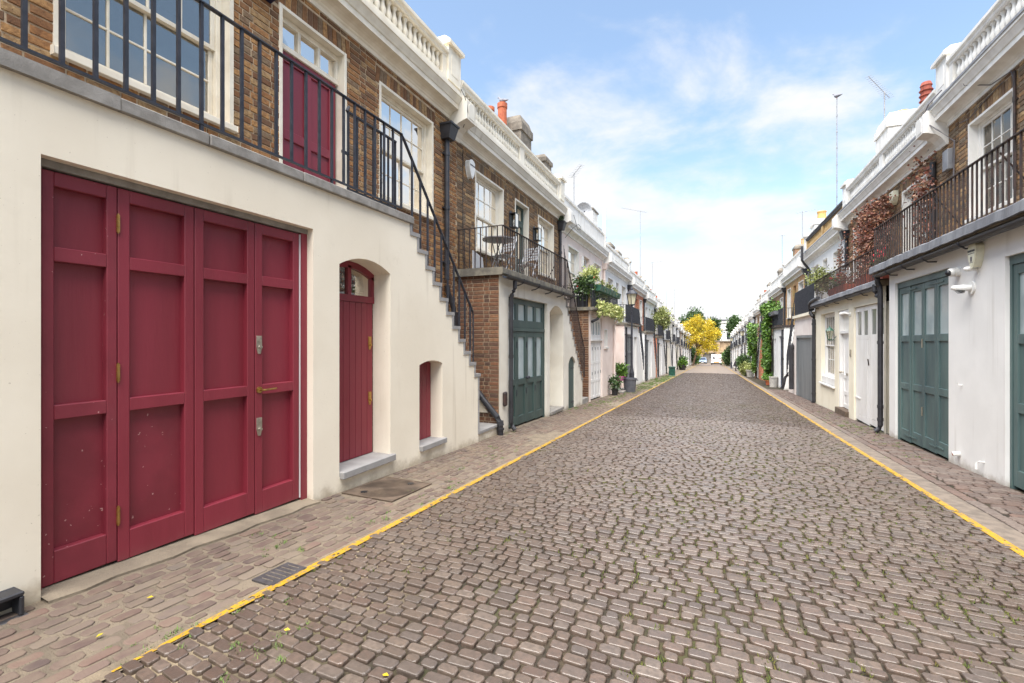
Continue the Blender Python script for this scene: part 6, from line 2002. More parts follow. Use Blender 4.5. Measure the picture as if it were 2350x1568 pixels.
for k in range(18):
    a = 17.935 + k * .160
    part('board', r3.mb().box(a + .003, a + .157, -.05, -.042, -.78, 1.455), 'grey_paint', gd)
r3.P('railing_screen', r3.mb().box(17.2, 20.75, .05, .065, 2.33, 3.20), 'black_panel')
rl = r3.P('railing', r3.mb().box(17.2, 20.75, .045, .075, 3.20, 3.215), 'iron')
for k in range(29): piece('baluster', bar_mesh('iron'), rl, r3.fr((17.25 + k * .125, .075, 2.33)), scale=(.016, .016, .87))
st = r3.stair(us3, zs3, 'white_trim')
x = r3.mb()
x.tube([(20.75, .06, 3.2), (22.95, .06, .72), (22.95, .06, -.1)], .016, 6)
for k in range(1, 13):
    for e in (0, .075):
        u = us3[k] - .09 + e
        x.box(u - .009, u + .009, .05, .068, zs3[k], 3.2 - (u - 20.75) / 2.2 * 2.48)
r3.P('stair_rail', x, 'iron')
x = r3.mb()
x.lathe(21.45, .10, [(.085, -.62), (.085, 1.0), (.10, 1.02), (.10, 1.10), (.09, 1.18), (.05, 1.24)], 14)
r3.P('soil_pipe', x, 'plastic')
x = r3.mb()
x.tube([(23.3, -.3, .15), (23.5, -.02, -.2), (23.55, .05, -.32), (23.55, .10, -.62), (23.6, .14, -.8)], .06, 10)
r3.P('waste_pipe', x, 'plastic')
for k in (0, 2): sash(r3, *opr3[k], W, 2, 2, 'white_trim', 'pane_far', back=None, fine=False, surround=False)
a, b, c, d = opr3[1]
leaf(r3, 'upper_door', a + .01, b - .01, c, d - .01, W - .12, 1, [.45, .8], 'white_paint', glass=[(0, 1), (0, 2)], glass_mat_='pane_far')
downpipe(r3, 23.9, W + .06, 4.3, 2.3, 'plastic', .05, hopper=4.36, shoe=False)
x = r3.mb()
x.tube([(22.6, W + .42, 5.35), (22.6, W + .42, 4.75), (22.75, W + .3, 4.6), (22.95, W + .14, 4.45), (22.98, W + .08, 4.3), (22.98, W + .08, 2.3)], .05, 10)
r3.P('offset_pipe', x, 'plastic')
chimney(r3, 23.3, 24.1, W - .95, W - .15, 5.0, 6.62, 'white_trim', [(23.75, W - .5, .40, .16)], 'buff', capmat='white_trim')
r3.P('roof_hatch', r3.mb().box(22.2, 22.8, W - .9, W - .3, 5.2, 5.75), 'grey_paint')
po = FRT((18.6, -.40, 2.33))
potted('potted_tree', 'bushy olive tree in a pot on the balcony beside the black screen', *po, .20, .36, 'potblack', (0, 0, .42), (.42, .62, .42), 120, 20, .16, .075, 'leaf_olive', stem=.30)

right_specs = [
 dict(label='yellow brick house with blue door and wisteria column', front='white', upper='far_brick_yellow', garage='blue_paint', door='blue_paint', ret='white', style='solid', rail='screen', chim=[(5.5, 'b', .5)], pots='buff', dist=2, gx=(.35, 1.75), dx=(2.9, 3.6), slabmat='iron_rust'),
 dict(label='brick house with orange brick ground floor and grey shutters', front='far_brick_orange', upper='far_brick', garage='wood_grey', ret='white', style='solid', chim=[(5.4, 'g', .35)], dist=3, gx=(1.0, 2.6), rail='screen'),
 dict(label='brown brick house behind the potted shrubs on the right', front='white', upper='far_brick', garage='white_paint', style='panel', chim=[(5.4, 'w', .35)], dist=3),
 dict(label='brown brick house behind the first lamp post of the right row', front='white', upper='far_brick', garage='grey_paint', style='panel', chim=[(5.4, 'b', .3)], dist=3),
 dict(label='white house beside the person in the black coat', front='white', upper='white', garage='white_paint', style='panel', chim=[(2.0, 'w', .3)], dist=3, pots='terracotta_red'),
 dict(label='white house between the two lamp posts on the right', front='white', upper='white', garage='grey_paint', style='solid', chim=[(3.0, 'b', .1)], dist=4, rail='screen'),
 dict(label='white house behind the farther lamp post on the right', front='white', upper='white', garage='yellow_stone', style='panel', dist=4, rail='screen'),
 dict(label='white house before the dark shrubs on the right', front='white', upper='white', garage='white_paint', style='panel', chim=[(3.0, 'b', .1)], dist=4),
 dict(label='white house behind the dark shrubs on the right', front='white', upper='white', garage='grey_paint', style='solid', dist=4),
 dict(label='white house with bright green bush on the right', front='white', upper='white', garage='white_paint', style='panel', dist=4),
 dict(label='white house beside the white van', front='white', upper='white', garage='grey_paint', style='panel', dist=4),
 dict(label='last but one white house of the right row', front='white', upper='white', garage='grey_paint', style='solid', dist=4),
 dict(label='last white house of the right row before the end wall', front='offwhite', upper='white', garage='grey_paint', style='panel', dist=4),
]
y = 24.2
for i, sp in enumerate(right_specs):
    y1 = y + 6.55
    mews(1, y, y1, -0.90 - 0.262 * i, **sp)
    y = y1
mews(1, -2.2, 4.40, 0.17, label='white house behind the photographer on the right', front='white', upper='far_brick', garage='green', style='solid', stair=False, dist=3)
# ------------------------------------------------------------------ street furniture
def lamp_post(label, x, y, h=4.35):
    z = gz(y)
    t = thing('street_lamp', label, 'street lamp', (x, y, z), group='black lamp posts along the mews')
    part('post', MB().lathe(x, y, [(.13, z - .05), (.13, z + .12), (.105, z + .16), (.10, z + .75), (.075, z + .85), (.055, z + .95), (.045, z + 1.1), (.04, z + h - 1.0), (.055, z + h - .98), (.055, z + h - .92), (.03, z + h - .80)], 12), 'iron', t)
    part('ladder_bar', MB().tube([(x, y - .22, z + h - 1.05), (x, y + .22, z + h - 1.05)], .014, 6), 'iron', t)
    zz = z + h - .80
    part('glass', MB().lathe(x, y, [(.11, zz + .04), (.19, zz + .46)], 4), 'lampmilk', t)
    f = MB()
    for k in range(4):
        a = math.pi / 2 * k
        f.bar((x + .115 * math.cos(a), y + .115 * math.sin(a), zz), (x + .20 * math.cos(a), y + .20 * math.sin(a), zz + .46), .022)
    f.lathe(x, y, [(.05, zz - .02), (.12, zz + .0), (.12, zz + .04)], 4)
    part('frame', f, 'iron', t)
    part('roof', MB().lathe(x, y, [(.24, zz + .46), (.23, zz + .49), (.10, zz + .62), (.07, zz + .63), (.07, zz + .69), (.03, zz + .72), (.015, zz + .80)], 8), 'iron', t)
lamp_post('black lamp post standing in front of the white house with the pink flank', -3.02, 19.3)
lamp_post('nearer black lamp post of the right row, above the potted shrubs', 2.78, 49.8, 4.4)
lamp_post('farther black lamp post of the right row, beyond the person', 2.55, 69.0, 4.5)

def tub(mb, x, y, z, r0, r1, h): return mb.lathe(x, y, [(r0, z), (r1 * .97, z + h * .9), (r1 * 1.06, z + h * .92), (r1 * 1.06, z + h), (r1 * .95, z + h), (r1 * .9, z + h * .85)], 18)
t = thing('bin', 'grey round plastic bin at the foot of the nearest lamp post', 'bin', (-2.98, 18.55, gz(18.55)))
part('body', tub(MB(), -2.98, 18.55, gz(18.55), .21, .27, .56), 'bingrey', t)
part('handle', MB().tube([(-2.70, 18.45, gz(18.5) + .50), (-2.66, 18.55, gz(18.5) + .47), (-2.70, 18.65, gz(18.5) + .50)], .012, 6), 'bingrey', t)
z = gz(36.9)
t = thing('bin', 'green lidded bin standing on the left pavement', 'bin', (-2.75, 36.9, z))
part('body', MB().prism_z([(-2.97, 36.68), (-2.53, 36.68), (-2.53, 37.12), (-2.97, 37.12)], z, z + .62), 'bingreen', t, bev=.03)
part('lid', MB().prism([(0, 0)] * 0 or [(36.66, z + .62), (37.14, z + .62), (37.14, z + .68), (36.72, z + .73), (36.66, z + .68)], 0, 0) if False else MB().box(-2.99, -2.51, 36.66, 37.14, z + .62, z + .70), 'bingreen', t, bev=.02)
part('rim', MB().box(-3.0, -2.5, 36.65, 37.15, z + .60, z + .625), 'potblack', t)

z = gz(16.7)
potted('potted_plant', 'sprawling plant in a black pot by the pink wall', -3.22, 16.72, z, .13, .22, 'potblack', (0.02, 0, .18), (.20, .22, .24), 26, 9, .11, .12, 'leaf_dark', stem=.08)
t = thing('flower_trough', 'pink flower trough on a black railing beside the pink wall', 'planter', (-3.30, 18.3, gz(18.3)))
zz = -.22
part('trough', MB().prism([(-.10, zz), (.10, zz), (.14, zz + .17), (-.14, zz + .17)], 17.9, 18.75) if False else MB(lambda p: (-3.28 + p[1], p[0], p[2])).prism([(-.10, zz), (.10, zz), (.14, zz + .17), (-.14, zz + .17)], 17.9, 18.75), 'flower_pink', t)
foliage('foliage', t, (-3.28, 18.3, zz + .40), (.20, .42, .26), 50, 14, .12, .10, 'leaf_green', shell=.2)
x = MB()
x.tube([(-3.40, 17.75, .12), (-3.40, 18.95, .10)], .014, 6)
for k in range(9): x.tube([(-3.40, 17.78 + k * .145, -.62), (-3.40, 17.78 + k * .145, .11)], .009, 4)
part('stand_rail', x, 'iron', t)
solo('doorstep', MB().box(-3.42, -3.10, 17.75, 19.3, -.86, -.62), 'stone', 'low stone step below the pink flower trough', 'step')
z = gz(54.4)
potted('planter', 'square black planter with bright green plant on the left pavement', -2.95, 54.2, z, .42, .55, 'potblack', (0, 0, .2), (.50, .5, .40), 60, 12, .2, .2, 'leaf_green')
potted('planter', 'dark planter with purple foliage behind the bright green one', -3.05, 56.2, z, .40, .8, 'potblack', (0, 0, .2), (.5, .5, .45), 50, 12, .2, .2, 'leaf_dark')
z = gz(43)
potted('potted_bush', 'large rounded dark shrub in a terracotta pot on the right pavement', 2.55, 43.6, z, .30, .40, 'terracotta_red', (0, 0, .55), (.62, .8, .85), 170, 20, .2, .13, 'leaf_dark')
potted('potted_bush', 'lower olive shrub in a black pot beside the large rounded one', 2.62, 41.6, z, .28, .36, 'potblack', (0, 0, .28), (.45, .6, .55), 100, 18, .18, .12, 'leaf_olive')
potted('potted_plant', 'yellowish plant in a pale stone pot at the edge of the right pavement', 2.72, 38.9, gz(38.9), .30, .55, 'potgrey', (-.1, .2, .10), (.30, .35, .28), 40, 12, .15, .11, 'leaf_variegated')

# wisteria column on the blue-door house and the green mass beyond it
t = thing('wisteria', 'tall column of bright green wisteria beside the blue door', 'climber', FRT((28.2, .15, gz(28.2))))
pp, oo = [], []
for _ in range(9500):
    z_ = rng.uniform(-.75, 3.35)
    half = .95 + .45 * mnoise.noise(Vector((z_ * 1.1, 0, 3))) - (.45 if z_ < -.2 else 0)
    u = 28.7 + rng.uniform(-1, 1) * half + (.25 if z_ > 2 else 0)
    d = .12 + .40 * (.5 + .5 * mnoise.noise(Vector((u * 1.4, z_ * 1.4, 0)))) * rng.random() ** .5
    pp.append(FRT((u, d, z_))); oo.append((-1, -.3, -.2))
for _ in range(1300):
    u = 27.2 + rng.random() * 2.4
    pp.append(FRT((u, rng.uniform(-.3, .25), 2.75 + rng.gauss(.35, .22) * max(.3, 1 - abs(u - 28.4) / 2)))); oo.append((-.5, 0, .5))
link('foliage', leaf_mesh('foliage', np.array(pp) - np.array(WORLD[t]), .15, 'leaf_green', np.array(oo), aspect=.42, droop=.8), t, WORLD[t])
x = MB(FRT)
for k in range(5): x.tube([(28.3 + k * .12, .12, -1.15), (28.4 + k * .1, .10, 0), (28.2 + k * .25, .08, 1.5), (28.0 + k * .35, .06, 2.9)], .035, 6, .012)
part('stems', x, 'bark', t)
t = thing('ivy_swag', 'yellow-green climber hanging over the wall of the shuttered brick house', 'climber', FRT((37.6, .1, gz(37.6))))
pp, oo = [], []
for _ in range(3000):
    z_ = rng.uniform(.3, 2.5); u = 37.0 + rng.gauss(0, .9) * (.35 + .5 * max(0, z_ - .6))
    pp.append(FRT((u, .1 + rng.random() * .45, z_))); oo.append((-1, 0, -.3))
for _ in range(500): pp.append(FRT((36.6 + rng.gauss(0, .18), .15 + rng.random() * .2, rng.uniform(-.9, .6)))); oo.append((-1, 0, -.3))
link('foliage', leaf_mesh('foliage', np.array(pp) - np.array(WORLD[t]), .17, 'leaf_green', np.array(oo), aspect=.5, droop=.6), t, WORLD[t])
part('stem', MB(FRT).tube([(36.6, .2, gz(36.6)), (36.7, .18, -.3), (36.5, .15, .6), (36.9, .15, 1.6)], .05, 7, .03), 'bark', t)
for k, (u, lab) in enumerate(((25.9, 'grey hanging trough on the black balcony rail nearest the stair'), (26.7, 'grey hanging trough at the middle of the black balcony above the blue door'), (27.5, 'grey hanging trough beside the wisteria top'))):
    t = thing('hanging_trough', lab, 'planter', FRT((u, .16, 2.55)), group='troughs on the rail above the blue door')
    part('trough', MB(FRT).prism([(.08, 2.62), (.24, 2.62), (.28, 2.80), (.05, 2.80)], u - .32, u + .32), 'bingrey', t)
    foliage('foliage', t, FRT((u, .16, 2.88)), (.12, .30, .10), 14, 8, .1, .08, 'leaf_green', shell=.2)
z = gz(26.6)
potted('potted_plant', 'plant in a terracotta pot at the foot of the wisteria', 2.78, 27.4, z, .17, .26, 'terracotta', (0, 0, .12), (.22, .26, .2), 22, 10, .12, .12, 'leaf_green')
t = thing('stone_urn', 'pale stone planter between the wisteria and the blue door', 'planter', (2.88, 26.3, z))
part('body', tub(MB(), 2.88, 26.3, z, .17, .20, .52), 'potgrey', t)
# shrubs far down both sides and the tree on the left balcony
t = thing('balcony_tree', 'leafy grey-green tree rising above a black balcony in the left row', 'tree', FL((36.3, -.2, 1.3)))
part('trunk', MB(FL).tube([(36.3, -.2, 1.2), (36.35, -.15, 1.9), (36.4, -.1, 2.6)], .05, 7, .03), 'bark', t)
foliage('crown', t, FL((36.9, .0, 3.0)), (.75, 1.5, .95), 130, 16, .28, .16, 'leaf_olive', shell=.3)
for (x_, y_, r_, h_, mt, lab) in ((2.9, 88.0, .8, 3.4, 'leaf_dark', 'tall dark shrub against the right row before the van'), (2.7, 93.0, .9, 2.6, 'leaf_green', 'bright green bush beside the white van'),
                                  (-3.1, 93.0, .8, 3.8, 'leaf_dark', 'dark climbing shrub beyond the golden tree on the left'), (-2.9, 99.0, .9, 3.2, 'leaf_green', 'green shrub behind the parked car')):
    t = thing('shrub', lab, 'shrub', (x_, y_, gz(y_)))
    part('stem', MB().tube([(x_, y_, gz(y_)), (x_, y_, gz(y_) + h_ * .6)], .08, 6, .03), 'bark', t)
    foliage('foliage', t, (x_, y_, gz(y_) + h_ * .52), (r_, r_ * 1.5, h_ * .5), 150, 16, .4, .26, mt, shell=.4)

# ------------------------------------------------------------------ far end of the street
tree('golden_tree', 'golden yellow leaved tree on the left near the end of the street', (-2.95, 84.0, gz(84)), 9, (-1.6, 84.5, 2.0), (2.2, 2.6, 2.1), 170, 30, .42, .20, 'leaf_yellow', .20,
     extra=(((-.1, 84.5, .2), (1.5, 1.8, 1.1), 60), ((-3.5, 84.5, 3.7), (1.2, 1.6, 1.2), 45), ((-2.2, 84.5, 4.6), (1.1, 1.5, 1.0), 40), ((.4, 84.5, 2.3), (1.2, 1.6, 1.3), 50), ((-3.6, 84.5, 1.0), (1.1, 1.5, 1.2), 35), ((-.6, 84.5, 3.9), (1.1, 1.4, .9), 35), ((-1.3, 84.5, -.6), (1.2, 1.4, .7), 25)))
tree('street_tree', 'tall dark green tree rising behind the golden tree', (-4.4, 150, gz(150)), 15, (-4.4, 150, 6.2), (2.7, 3, 4.0), 200, 20, 1.1, .65, 'leaf_dark', .3)
tree('street_tree', 'green tree behind the end wall, right of the golden tree', (.6, 150, gz(150)), 13, (.6, 150, 4.0), (1.9, 2.5, 4.2), 180, 20, 1.0, .62, 'leaf_dark', .3)
tree('street_tree', 'green tree behind the right row at the end of the street', (6.6, 150, gz(150)), 13, (6.6, 150, 4.8), (2.0, 2.5, 3.3), 170, 20, 1.0, .62, 'leaf_dark', .3)
tree('street_tree', 'small green tree peeping over the left row beyond the golden tree', (-8.2, 150, gz(150)), 11, (-8.2, 150, 4.6), (1.8, 2.2, 3.0), 140, 20, 1.0, .62, 'leaf_dark', .3)

ew = thing('end_wall', 'tan stone screen wall with an arched gateway closing the street', 'wall', (0, 122, gz(122)))
FE = lambda p: (p[0], 122 - p[1], p[2])
z = gz(122)
M['tan'] = surf('tan_stone', lin(172, 148, 118), lin(146, 124, 98), ns=1.2, rough=.9, bump=.01, bs=10)
part('wall', facade(MB(FE), -9, 9, z - .2, 0.75, 0, 1.0, [(-1.9, .9, z - 1, z + 2.2, 1.3)]), 'tan', ew)
part('band', MB(FE).box(-9, 9, 0.002, .25, -1.9, -1.5), 'tan', ew)
part('coping', MB(FE).box(-9, 9, -.4, .35, .75, 1.05), 'cement', ew)
for x_ in (-2.6, 1.6, 5, -6): part('pilaster', MB(FE).box(x_ - .4, x_ + .4, .003, .2, z, .75), 'tan', ew)
part('gate', MB(FE).box(-1.9, .9, -.6, -.5, z - .1, z + 2.6), 'wood_grey', ew)
part('fanlight', MB(FE).box(-1.9, .9, -.7, -.61, z + 2.6, z + 3.6), 'offwhite', ew)
fb = thing('far_building', 'pale stucco terrace with tall windows beyond the end of the street', 'building', (3, 175, gz(150)))
FB = lambda p: (p[0], 175 - p[1], p[2])
part('wall', MB(FB).box(-10, 26, -12, 0, -6, 7.0), 'white', fb)
rf = part('roof', MB(FB).box(-10, 26, -11, -.6, 7.0, 8.2), 'slate', fb)
for zc_ in (4.6, 7.0, -.5): part('cornice', MB(FB).box(-10, 26, .002, .5, zc_, zc_ + .45), 'white_trim', fb)
for i in range(8):
    for (za, zb) in ((5.3, 6.6), (1.2, 3.4), (-3.6, -1.2)):
        u = -8 + i * 4.3
        w_ = part('window', MB(FB).box(u - .1, u + 1.7, .001, .08, za - .1, zb + .1), 'white_trim', fb)
        part('pane', MB(FB).box(u, u + 1.6, .081, .09, za, zb), 'pane_far', w_)

# ------------------------------------------------------------------ vehicles
def wheel(parent, x, y, z, r, w):
    wh = part('wheel', MB(lambda p: (x + p[2], y + p[0], z + p[1])).lathe(0, 0, [(r * .72, -w / 2), (r, -w / 2 + .02), (r, w / 2 - .02), (r * .72, w / 2)], 18), 'tyre', parent)
    part('rim', MB(lambda p: (x + p[2], y + p[0], z + p[1])).lathe(0, 0, [(r * .1, -w / 2 - .004), (r * .7, -w / 2), (r * .7, w / 2), (r * .1, w / 2 + .004)], 14), 'alu', wh)
def side_body(x0, x1, poly, taper=0.0, zmid=0):
    """profile in (y, z) extruded across x with the upper part drawn in"""
    b = MB()
    k = len(poly)
    f = lambda x, c, z_: x + (c - x) * (taper * max(0, z_ - zmid))
    c = (x0 + x1) / 2
    b.v += [(f(x0, c, z_), y_, z_) for y_, z_ in poly] + [(f(x1, c, z_), y_, z_) for y_, z_ in poly]
    b.f += [(i, (i + 1) % k, k + (i + 1) % k, k + i) for i in range(k)] + [tuple(range(k)), tuple(k + i for i in reversed(range(k)))]
    return b
vx, vy = .95, 98.0
vz = gz(vy + 2.4)
v = thing('delivery_van', 'white panel van with a house emblem on its rear doors', 'van', (vx, vy, gz(vy)))
prof = [(vy + .02, vz + .42), (vy + .0, vz + 1.1), (vy + .06, vz + 1.9), (vy + .2, vz + 2.1), (vy + 3.2, vz + 2.12), (vy + 4.1, vz + 1.55), (vy + 4.9, vz + 1.15), (vy + 5.05, vz + .5), (vy + 4.9, vz + .32), (vy + .1, vz + .35)]
part('body', side_body(vx - 1.0, vx + 1.0, prof, .10, vz + 1.0), 'vanpaint', v, bev=.05)
part('bumper', MB().box(vx - 1.0, vx + 1.0, vy - .08, vy + .2, vz + .30, vz + .52), 'blacktrim', v, bev=.03)
part('number_plate', MB().box(vx - .48, vx + .48, vy - .012, vy + .0, vz + .56, vz + .70), 'plate_yellow', v)
for sx in (-1, 1):
    part('tail_light', MB().box(vx + sx * .93 - .06, vx + sx * .93 + .06, vy - .02, vy + .03, vz + .85, vz + 1.25), 'taillight', v)
    part('mirror', MB().box(vx + sx * 1.12 - .08, vx + sx * 1.12 + .08, vy + 3.7, vy + 3.9, vz + 1.25, vz + 1.55), 'blacktrim', v)
    part('side_moulding', MB().box(vx + sx * 1.0 - .012, vx + sx * 1.0 + .012, vy + .2, vy + 4.6, vz + .55, vz + .66), 'blacktrim', v)
    for yy in (vy + .95, vy + 4.1): wheel(v, vx + sx * .86, yy, vz + .32, .33, .22)
part('door_seam', MB().box(vx - .008, vx + .008, vy - .004, vy + .02, vz + .5, vz + 1.95), 'inkgrey', v)
part('roof_vent', MB().box(vx - .02, vx + .45, vy + .15, vy + .5, vz + 2.09, vz + 2.16), 'blacktrim', v)
em = MB(lambda p: (vx - .46 + p[0], vy + .025 + p[1] - .02, vz + 1.42 + p[2]))
em.prism_w([(-.22, .12), (0, .32), (.22, .12), (.17, .12), (.17, -.22), (.06, -.22), (.06, -.05), (-.06, -.05), (-.06, -.22), (-.17, -.22), (-.17, .12)], -.012, -.004)
part('emblem', em, 'ink', v)
em = text_mesh('lettering', 'move', .22, 'inkred', .002)
part('lettering_bar', MB().box(vx + .12, vx + .58, vy - .008, vy + .02, vz + 1.40, vz + 1.47), 'inkred', v)
part('lettering_bar', MB().box(vx + .60, vx + .82, vy - .008, vy + .02, vz + 1.40, vz + 1.49), 'inkgrey', v)
bpy.data.meshes.remove(em)

cx_, cy_ = -1.78, 109.5
cz_ = gz(cy_ + 2)
c = thing('parked_car', 'pale blue car facing the camera near the end of the street', 'car', (cx_, cy_, gz(cy_)))
prof = [(cy_ + .02, cz_ + .35), (cy_ - .02, cz_ + .6), (cy_ + .08, cz_ + .80), (cy_ + 1.0, cz_ + .95), (cy_ + 4.2, cz_ + .98), (cy_ + 4.4, cz_ + .6), (cy_ + 4.35, cz_ + .3), (cy_ + .1, cz_ + .25)]
part('body', side_body(cx_ - .9, cx_ + .9, prof, .05, cz_ + .6), 'carpaint', c, bev=.05)
prof = [(cy_ + .95, cz_ + .94), (cy_ + 1.7, cz_ + 1.42), (cy_ + 2.2, cz_ + 1.50), (cy_ + 3.4, cz_ + 1.44), (cy_ + 4.1, cz_ + .97)]
part('cabin', side_body(cx_ - .84, cx_ + .84, prof, .35, cz_ + .95), 'carpaint', c, bev=.03)
ws = MB()
ws.q((cx_ - .72, cy_ + 1.0, cz_ + .985), (cx_ + .72, cy_ + 1.0, cz_ + .985), (cx_ + .60, cy_ + 1.66, cz_ + 1.415), (cx_ - .60, cy_ + 1.66, cz_ + 1.415))
part('windscreen', ws, 'carglass', c)
part('grille', MB().box(cx_ - .48, cx_ + .48, cy_ - .035, cy_ + .05, cz_ + .46, cz_ + .70), 'blacktrim', c)
part('bumper', MB().box(cx_ - .88, cx_ + .88, cy_ - .03, cy_ + .1, cz_ + .22, cz_ + .42), 'blacktrim', c)
part('number_plate', MB().box(cx_ - .26, cx_ + .26, cy_ - .05, cy_ - .036, cz_ + .36, cz_ + .47), 'plate_white', c)
for sx in (-1, 1):
    part('headlight', MB().box(cx_ + sx * .70 - .16, cx_ + sx * .70 + .16, cy_ - .01, cy_ + .1, cz_ + .60, cz_ + .74), 'headlight', c)
    part('mirror', MB().box(cx_ + sx * .98 - .08, cx_ + sx * .98 + .08, cy_ + 1.35, cy_ + 1.5, cz_ + .95, cz_ + 1.08), 'blacktrim', c)
    for yy in (cy_ + .85, cy_ + 3.5): wheel(c, cx_ + sx * .78, yy, cz_ + .30, .31, .2)

# ------------------------------------------------------------------ person in a black coat, bending forward
def person(x, y):
    z = gz(y)
    t = thing('person', 'person in a long black coat leaning forward on the right pavement', 'person', (x, y, z))
    J = dict(pel=(0, 0, .90), spine=(.05, 0, 1.10), chest=(.16, 0, 1.28), neck=(.26, 0, 1.40), head=(.33, 0, 1.46), crown=(.38, 0, 1.58),
             hl=(0, .09, .86), kl=(.05, .10, .48), al=(-.02, .10, .09), tl=(.12, .11, .04), hr=(0, -.09, .86), kr=(-.02, -.10, .47), ar=(-.12, -.10, .09), tr=(.02, -.11, .04),
             sl=(.18, .17, 1.30), el=(.26, .20, 1.06), wl=(.40, .12, .95), gl=(.46, .10, .93), sr=(.18, -.17, 1.30), er=(.26, -.20, 1.06), wr=(.40, -.12, .95), gr=(.46, -.10, .93))
    rad = dict(pel=.135, spine=.125, chest=.14, neck=.055, head=.085, crown=.075, hl=.095, kl=.062, al=.045, tl=.035, hr=.095, kr=.062, ar=.045, tr=.035, sl=.065, el=.048, wl=.034, gl=.03, sr=.065, er=.048, wr=.034, gr=.03)
    E_ = [('pel', 'spine'), ('spine', 'chest'), ('chest', 'neck'), ('neck', 'head'), ('head', 'crown'), ('pel', 'hl'), ('hl', 'kl'), ('kl', 'al'), ('al', 'tl'), ('pel', 'hr'), ('hr', 'kr'), ('kr', 'ar'), ('ar', 'tr'),
          ('chest', 'sl'), ('sl', 'el'), ('el', 'wl'), ('wl', 'gl'), ('chest', 'sr'), ('sr', 'er'), ('er', 'wr'), ('wr', 'gr')]
    ks = list(J)
    me = bpy.data.meshes.new('body')
    me.from_pydata([J[k] for k in ks], [(ks.index(a), ks.index(b)) for a, b in E_], [])
    o = link('body', me, t, (x, y, z))
    o.rotation_euler = (0, 0, R(25))
    sk = o.modifiers.new('skin', 'SKIN')
    for i, k in enumerate(ks):
        me.skin_vertices[0].data[i].radius = (rad[k], rad[k])
        me.skin_vertices[0].data[i].use_root = (k == 'pel')
    sb = o.modifiers.new('smooth', 'SUBSURF'); sb.levels = sb.render_levels = 2
    me.materials.append(M['coat'])
    c_, s_ = math.cos(R(25)), math.sin(R(25))
    Tm = lambda p: (x + p[0] * c_ - p[1] * s_, y + p[0] * s_ + p[1] * c_, z + p[2])
    ct = MB(Tm)
    rings = [(-.06, .0, .52, .25, .27), (-.02, 0, .80, .20, .24), (.06, 0, 1.08, .17, .22), (.16, 0, 1.30, .15, .21), (.23, 0, 1.40, .08, .10)]
    ids = []
    for (rx, ry, rz_, ra, rb) in rings:
        ids.append(len(ct.v))
        ct.v += [(rx + ra * math.cos(2 * math.pi * k / 16), ry + rb * math.sin(2 * math.pi * k / 16), rz_) for k in range(16)]
    for a, b in zip(ids, ids[1:]): ct.f += [(a + k, a + (k + 1) % 16, b + (k + 1) % 16, b + k) for k in range(16)]
    part('coat', ct, 'coat', t, smooth=True)
    part('face', MB(Tm).ball((.385, 0, 1.515), .082, 12, 8, (1, .85, 1.15)), 'skin', t, smooth=True)
    part('nose', MB(Tm).ball((.468, 0, 1.50), .016, 6, 4), 'skin', t)
    part('hair', MB(Tm).ball((.355, 0, 1.545), .10, 12, 8, (1.0, .95, 1.0)), 'hair', t, smooth=True)
    for yy in (-.10, .10):
        hd_ = part('hand', MB(Tm).ball((.45, yy, .93), .036, 8, 5, (1.1, .6, 1)), 'skin', t)
        for q in range(4): part('finger', MB(Tm).tube([(.47, yy - .018 + q * .012, .92), (.50, yy - .018 + q * .012, .90), (.505, yy - .018 + q * .012, .875)], .008, 5), 'skin', hd_)
        part('thumb', MB(Tm).tube([(.44, yy + (.02 if yy < 0 else -.02), .945), (.475, yy + (.03 if yy < 0 else -.03), .94)], .009, 5), 'skin', hd_)
        part('shoe', MB(Tm).ball((.05 if yy > 0 else -.05, yy, .045), .055, 10, 5, (2.1, .9, .8)), 'blacktrim', t)
person(2.50, 55.5)

# ------------------------------------------------------------------ aerials, dishes, birds
def aerial(label, x, y, z0, z1, boom=(0.9, 0.0, 0.10), n=9, r=.018, stays=True, name='tv_aerial', el=.16):
    t = thing(name, label, 'aerial', (x, y, z0), group='television aerials on the roofs')
    part('mast', MB().tube([(x, y, z0), (x, y, z1)], r, 6), 'alu', t)
    if boom:
        b = Vector(boom)
        p0 = Vector((x, y, z1 - .05)) - b * .25
        part('boom', MB().tube([p0, p0 + b], .009, 5), 'alu', t)
        side_ = Vector((-b.y, b.x, 0)).normalized()
        e = MB()
        for k in range(n):
            q = p0 + b * (k / (n - 1))
            l_ = el * (1.15 - .4 * k / n)
            e.tube([q - side_ * l_, q + side_ * l_], .005, 4)
        part('elements', e, 'alu', t)
    return t
aerial('tilted aerial on a short mast above the pink house', -4.95, 17.4, 6.2, 7.95, (.55, -.55, .22))
aerial('tall thin mast with an aerial bent to one side over the left row', -4.8, 34.6, 5.3, 10.9, (-1.6, -1.0, .25), 10)
aerial('small horizontal aerial on a thin mast in the left row', -4.9, 43.0, 4.5, 8.4, (1.4, -.5, 0), 6)
aerial('thin whip mast far down the left row', -4.6, 66.0, 3.0, 8.2, (.5, .3, 0), 4)
aerial('pair of faint aerials on the roofs beyond the orange chimney', -4.8, 56.0, 3.6, 7.0, (1.2, .4, 0), 6)
tm_ = aerial('tall jointed mast with a perched gull above the yellow balustrade', 4.4, 20.9, 5.6, 10.6, None)
for k in range(7): part('joint', MB().tube([(4.4, 20.9, 6.2 + k * .62), (4.4, 20.9, 6.26 + k * .62)], .028, 6), 'alu', tm_)
aerial('long toothed aerial beside the red louvred chimney pot', 4.6, 16.4, 6.3, 8.6, (-.75, -.95, .30), 14, el=.11)
aerial('flat aerial above the twin yellow chimney pots', 4.7, 30.0, 6.0, 8.6, (.9, -.5, 0), 8)
aerial('very tall thin mast rising from the right row', 4.5, 36.3, 4.6, 8.6, (.25, .1, 0), 3, r=.02)
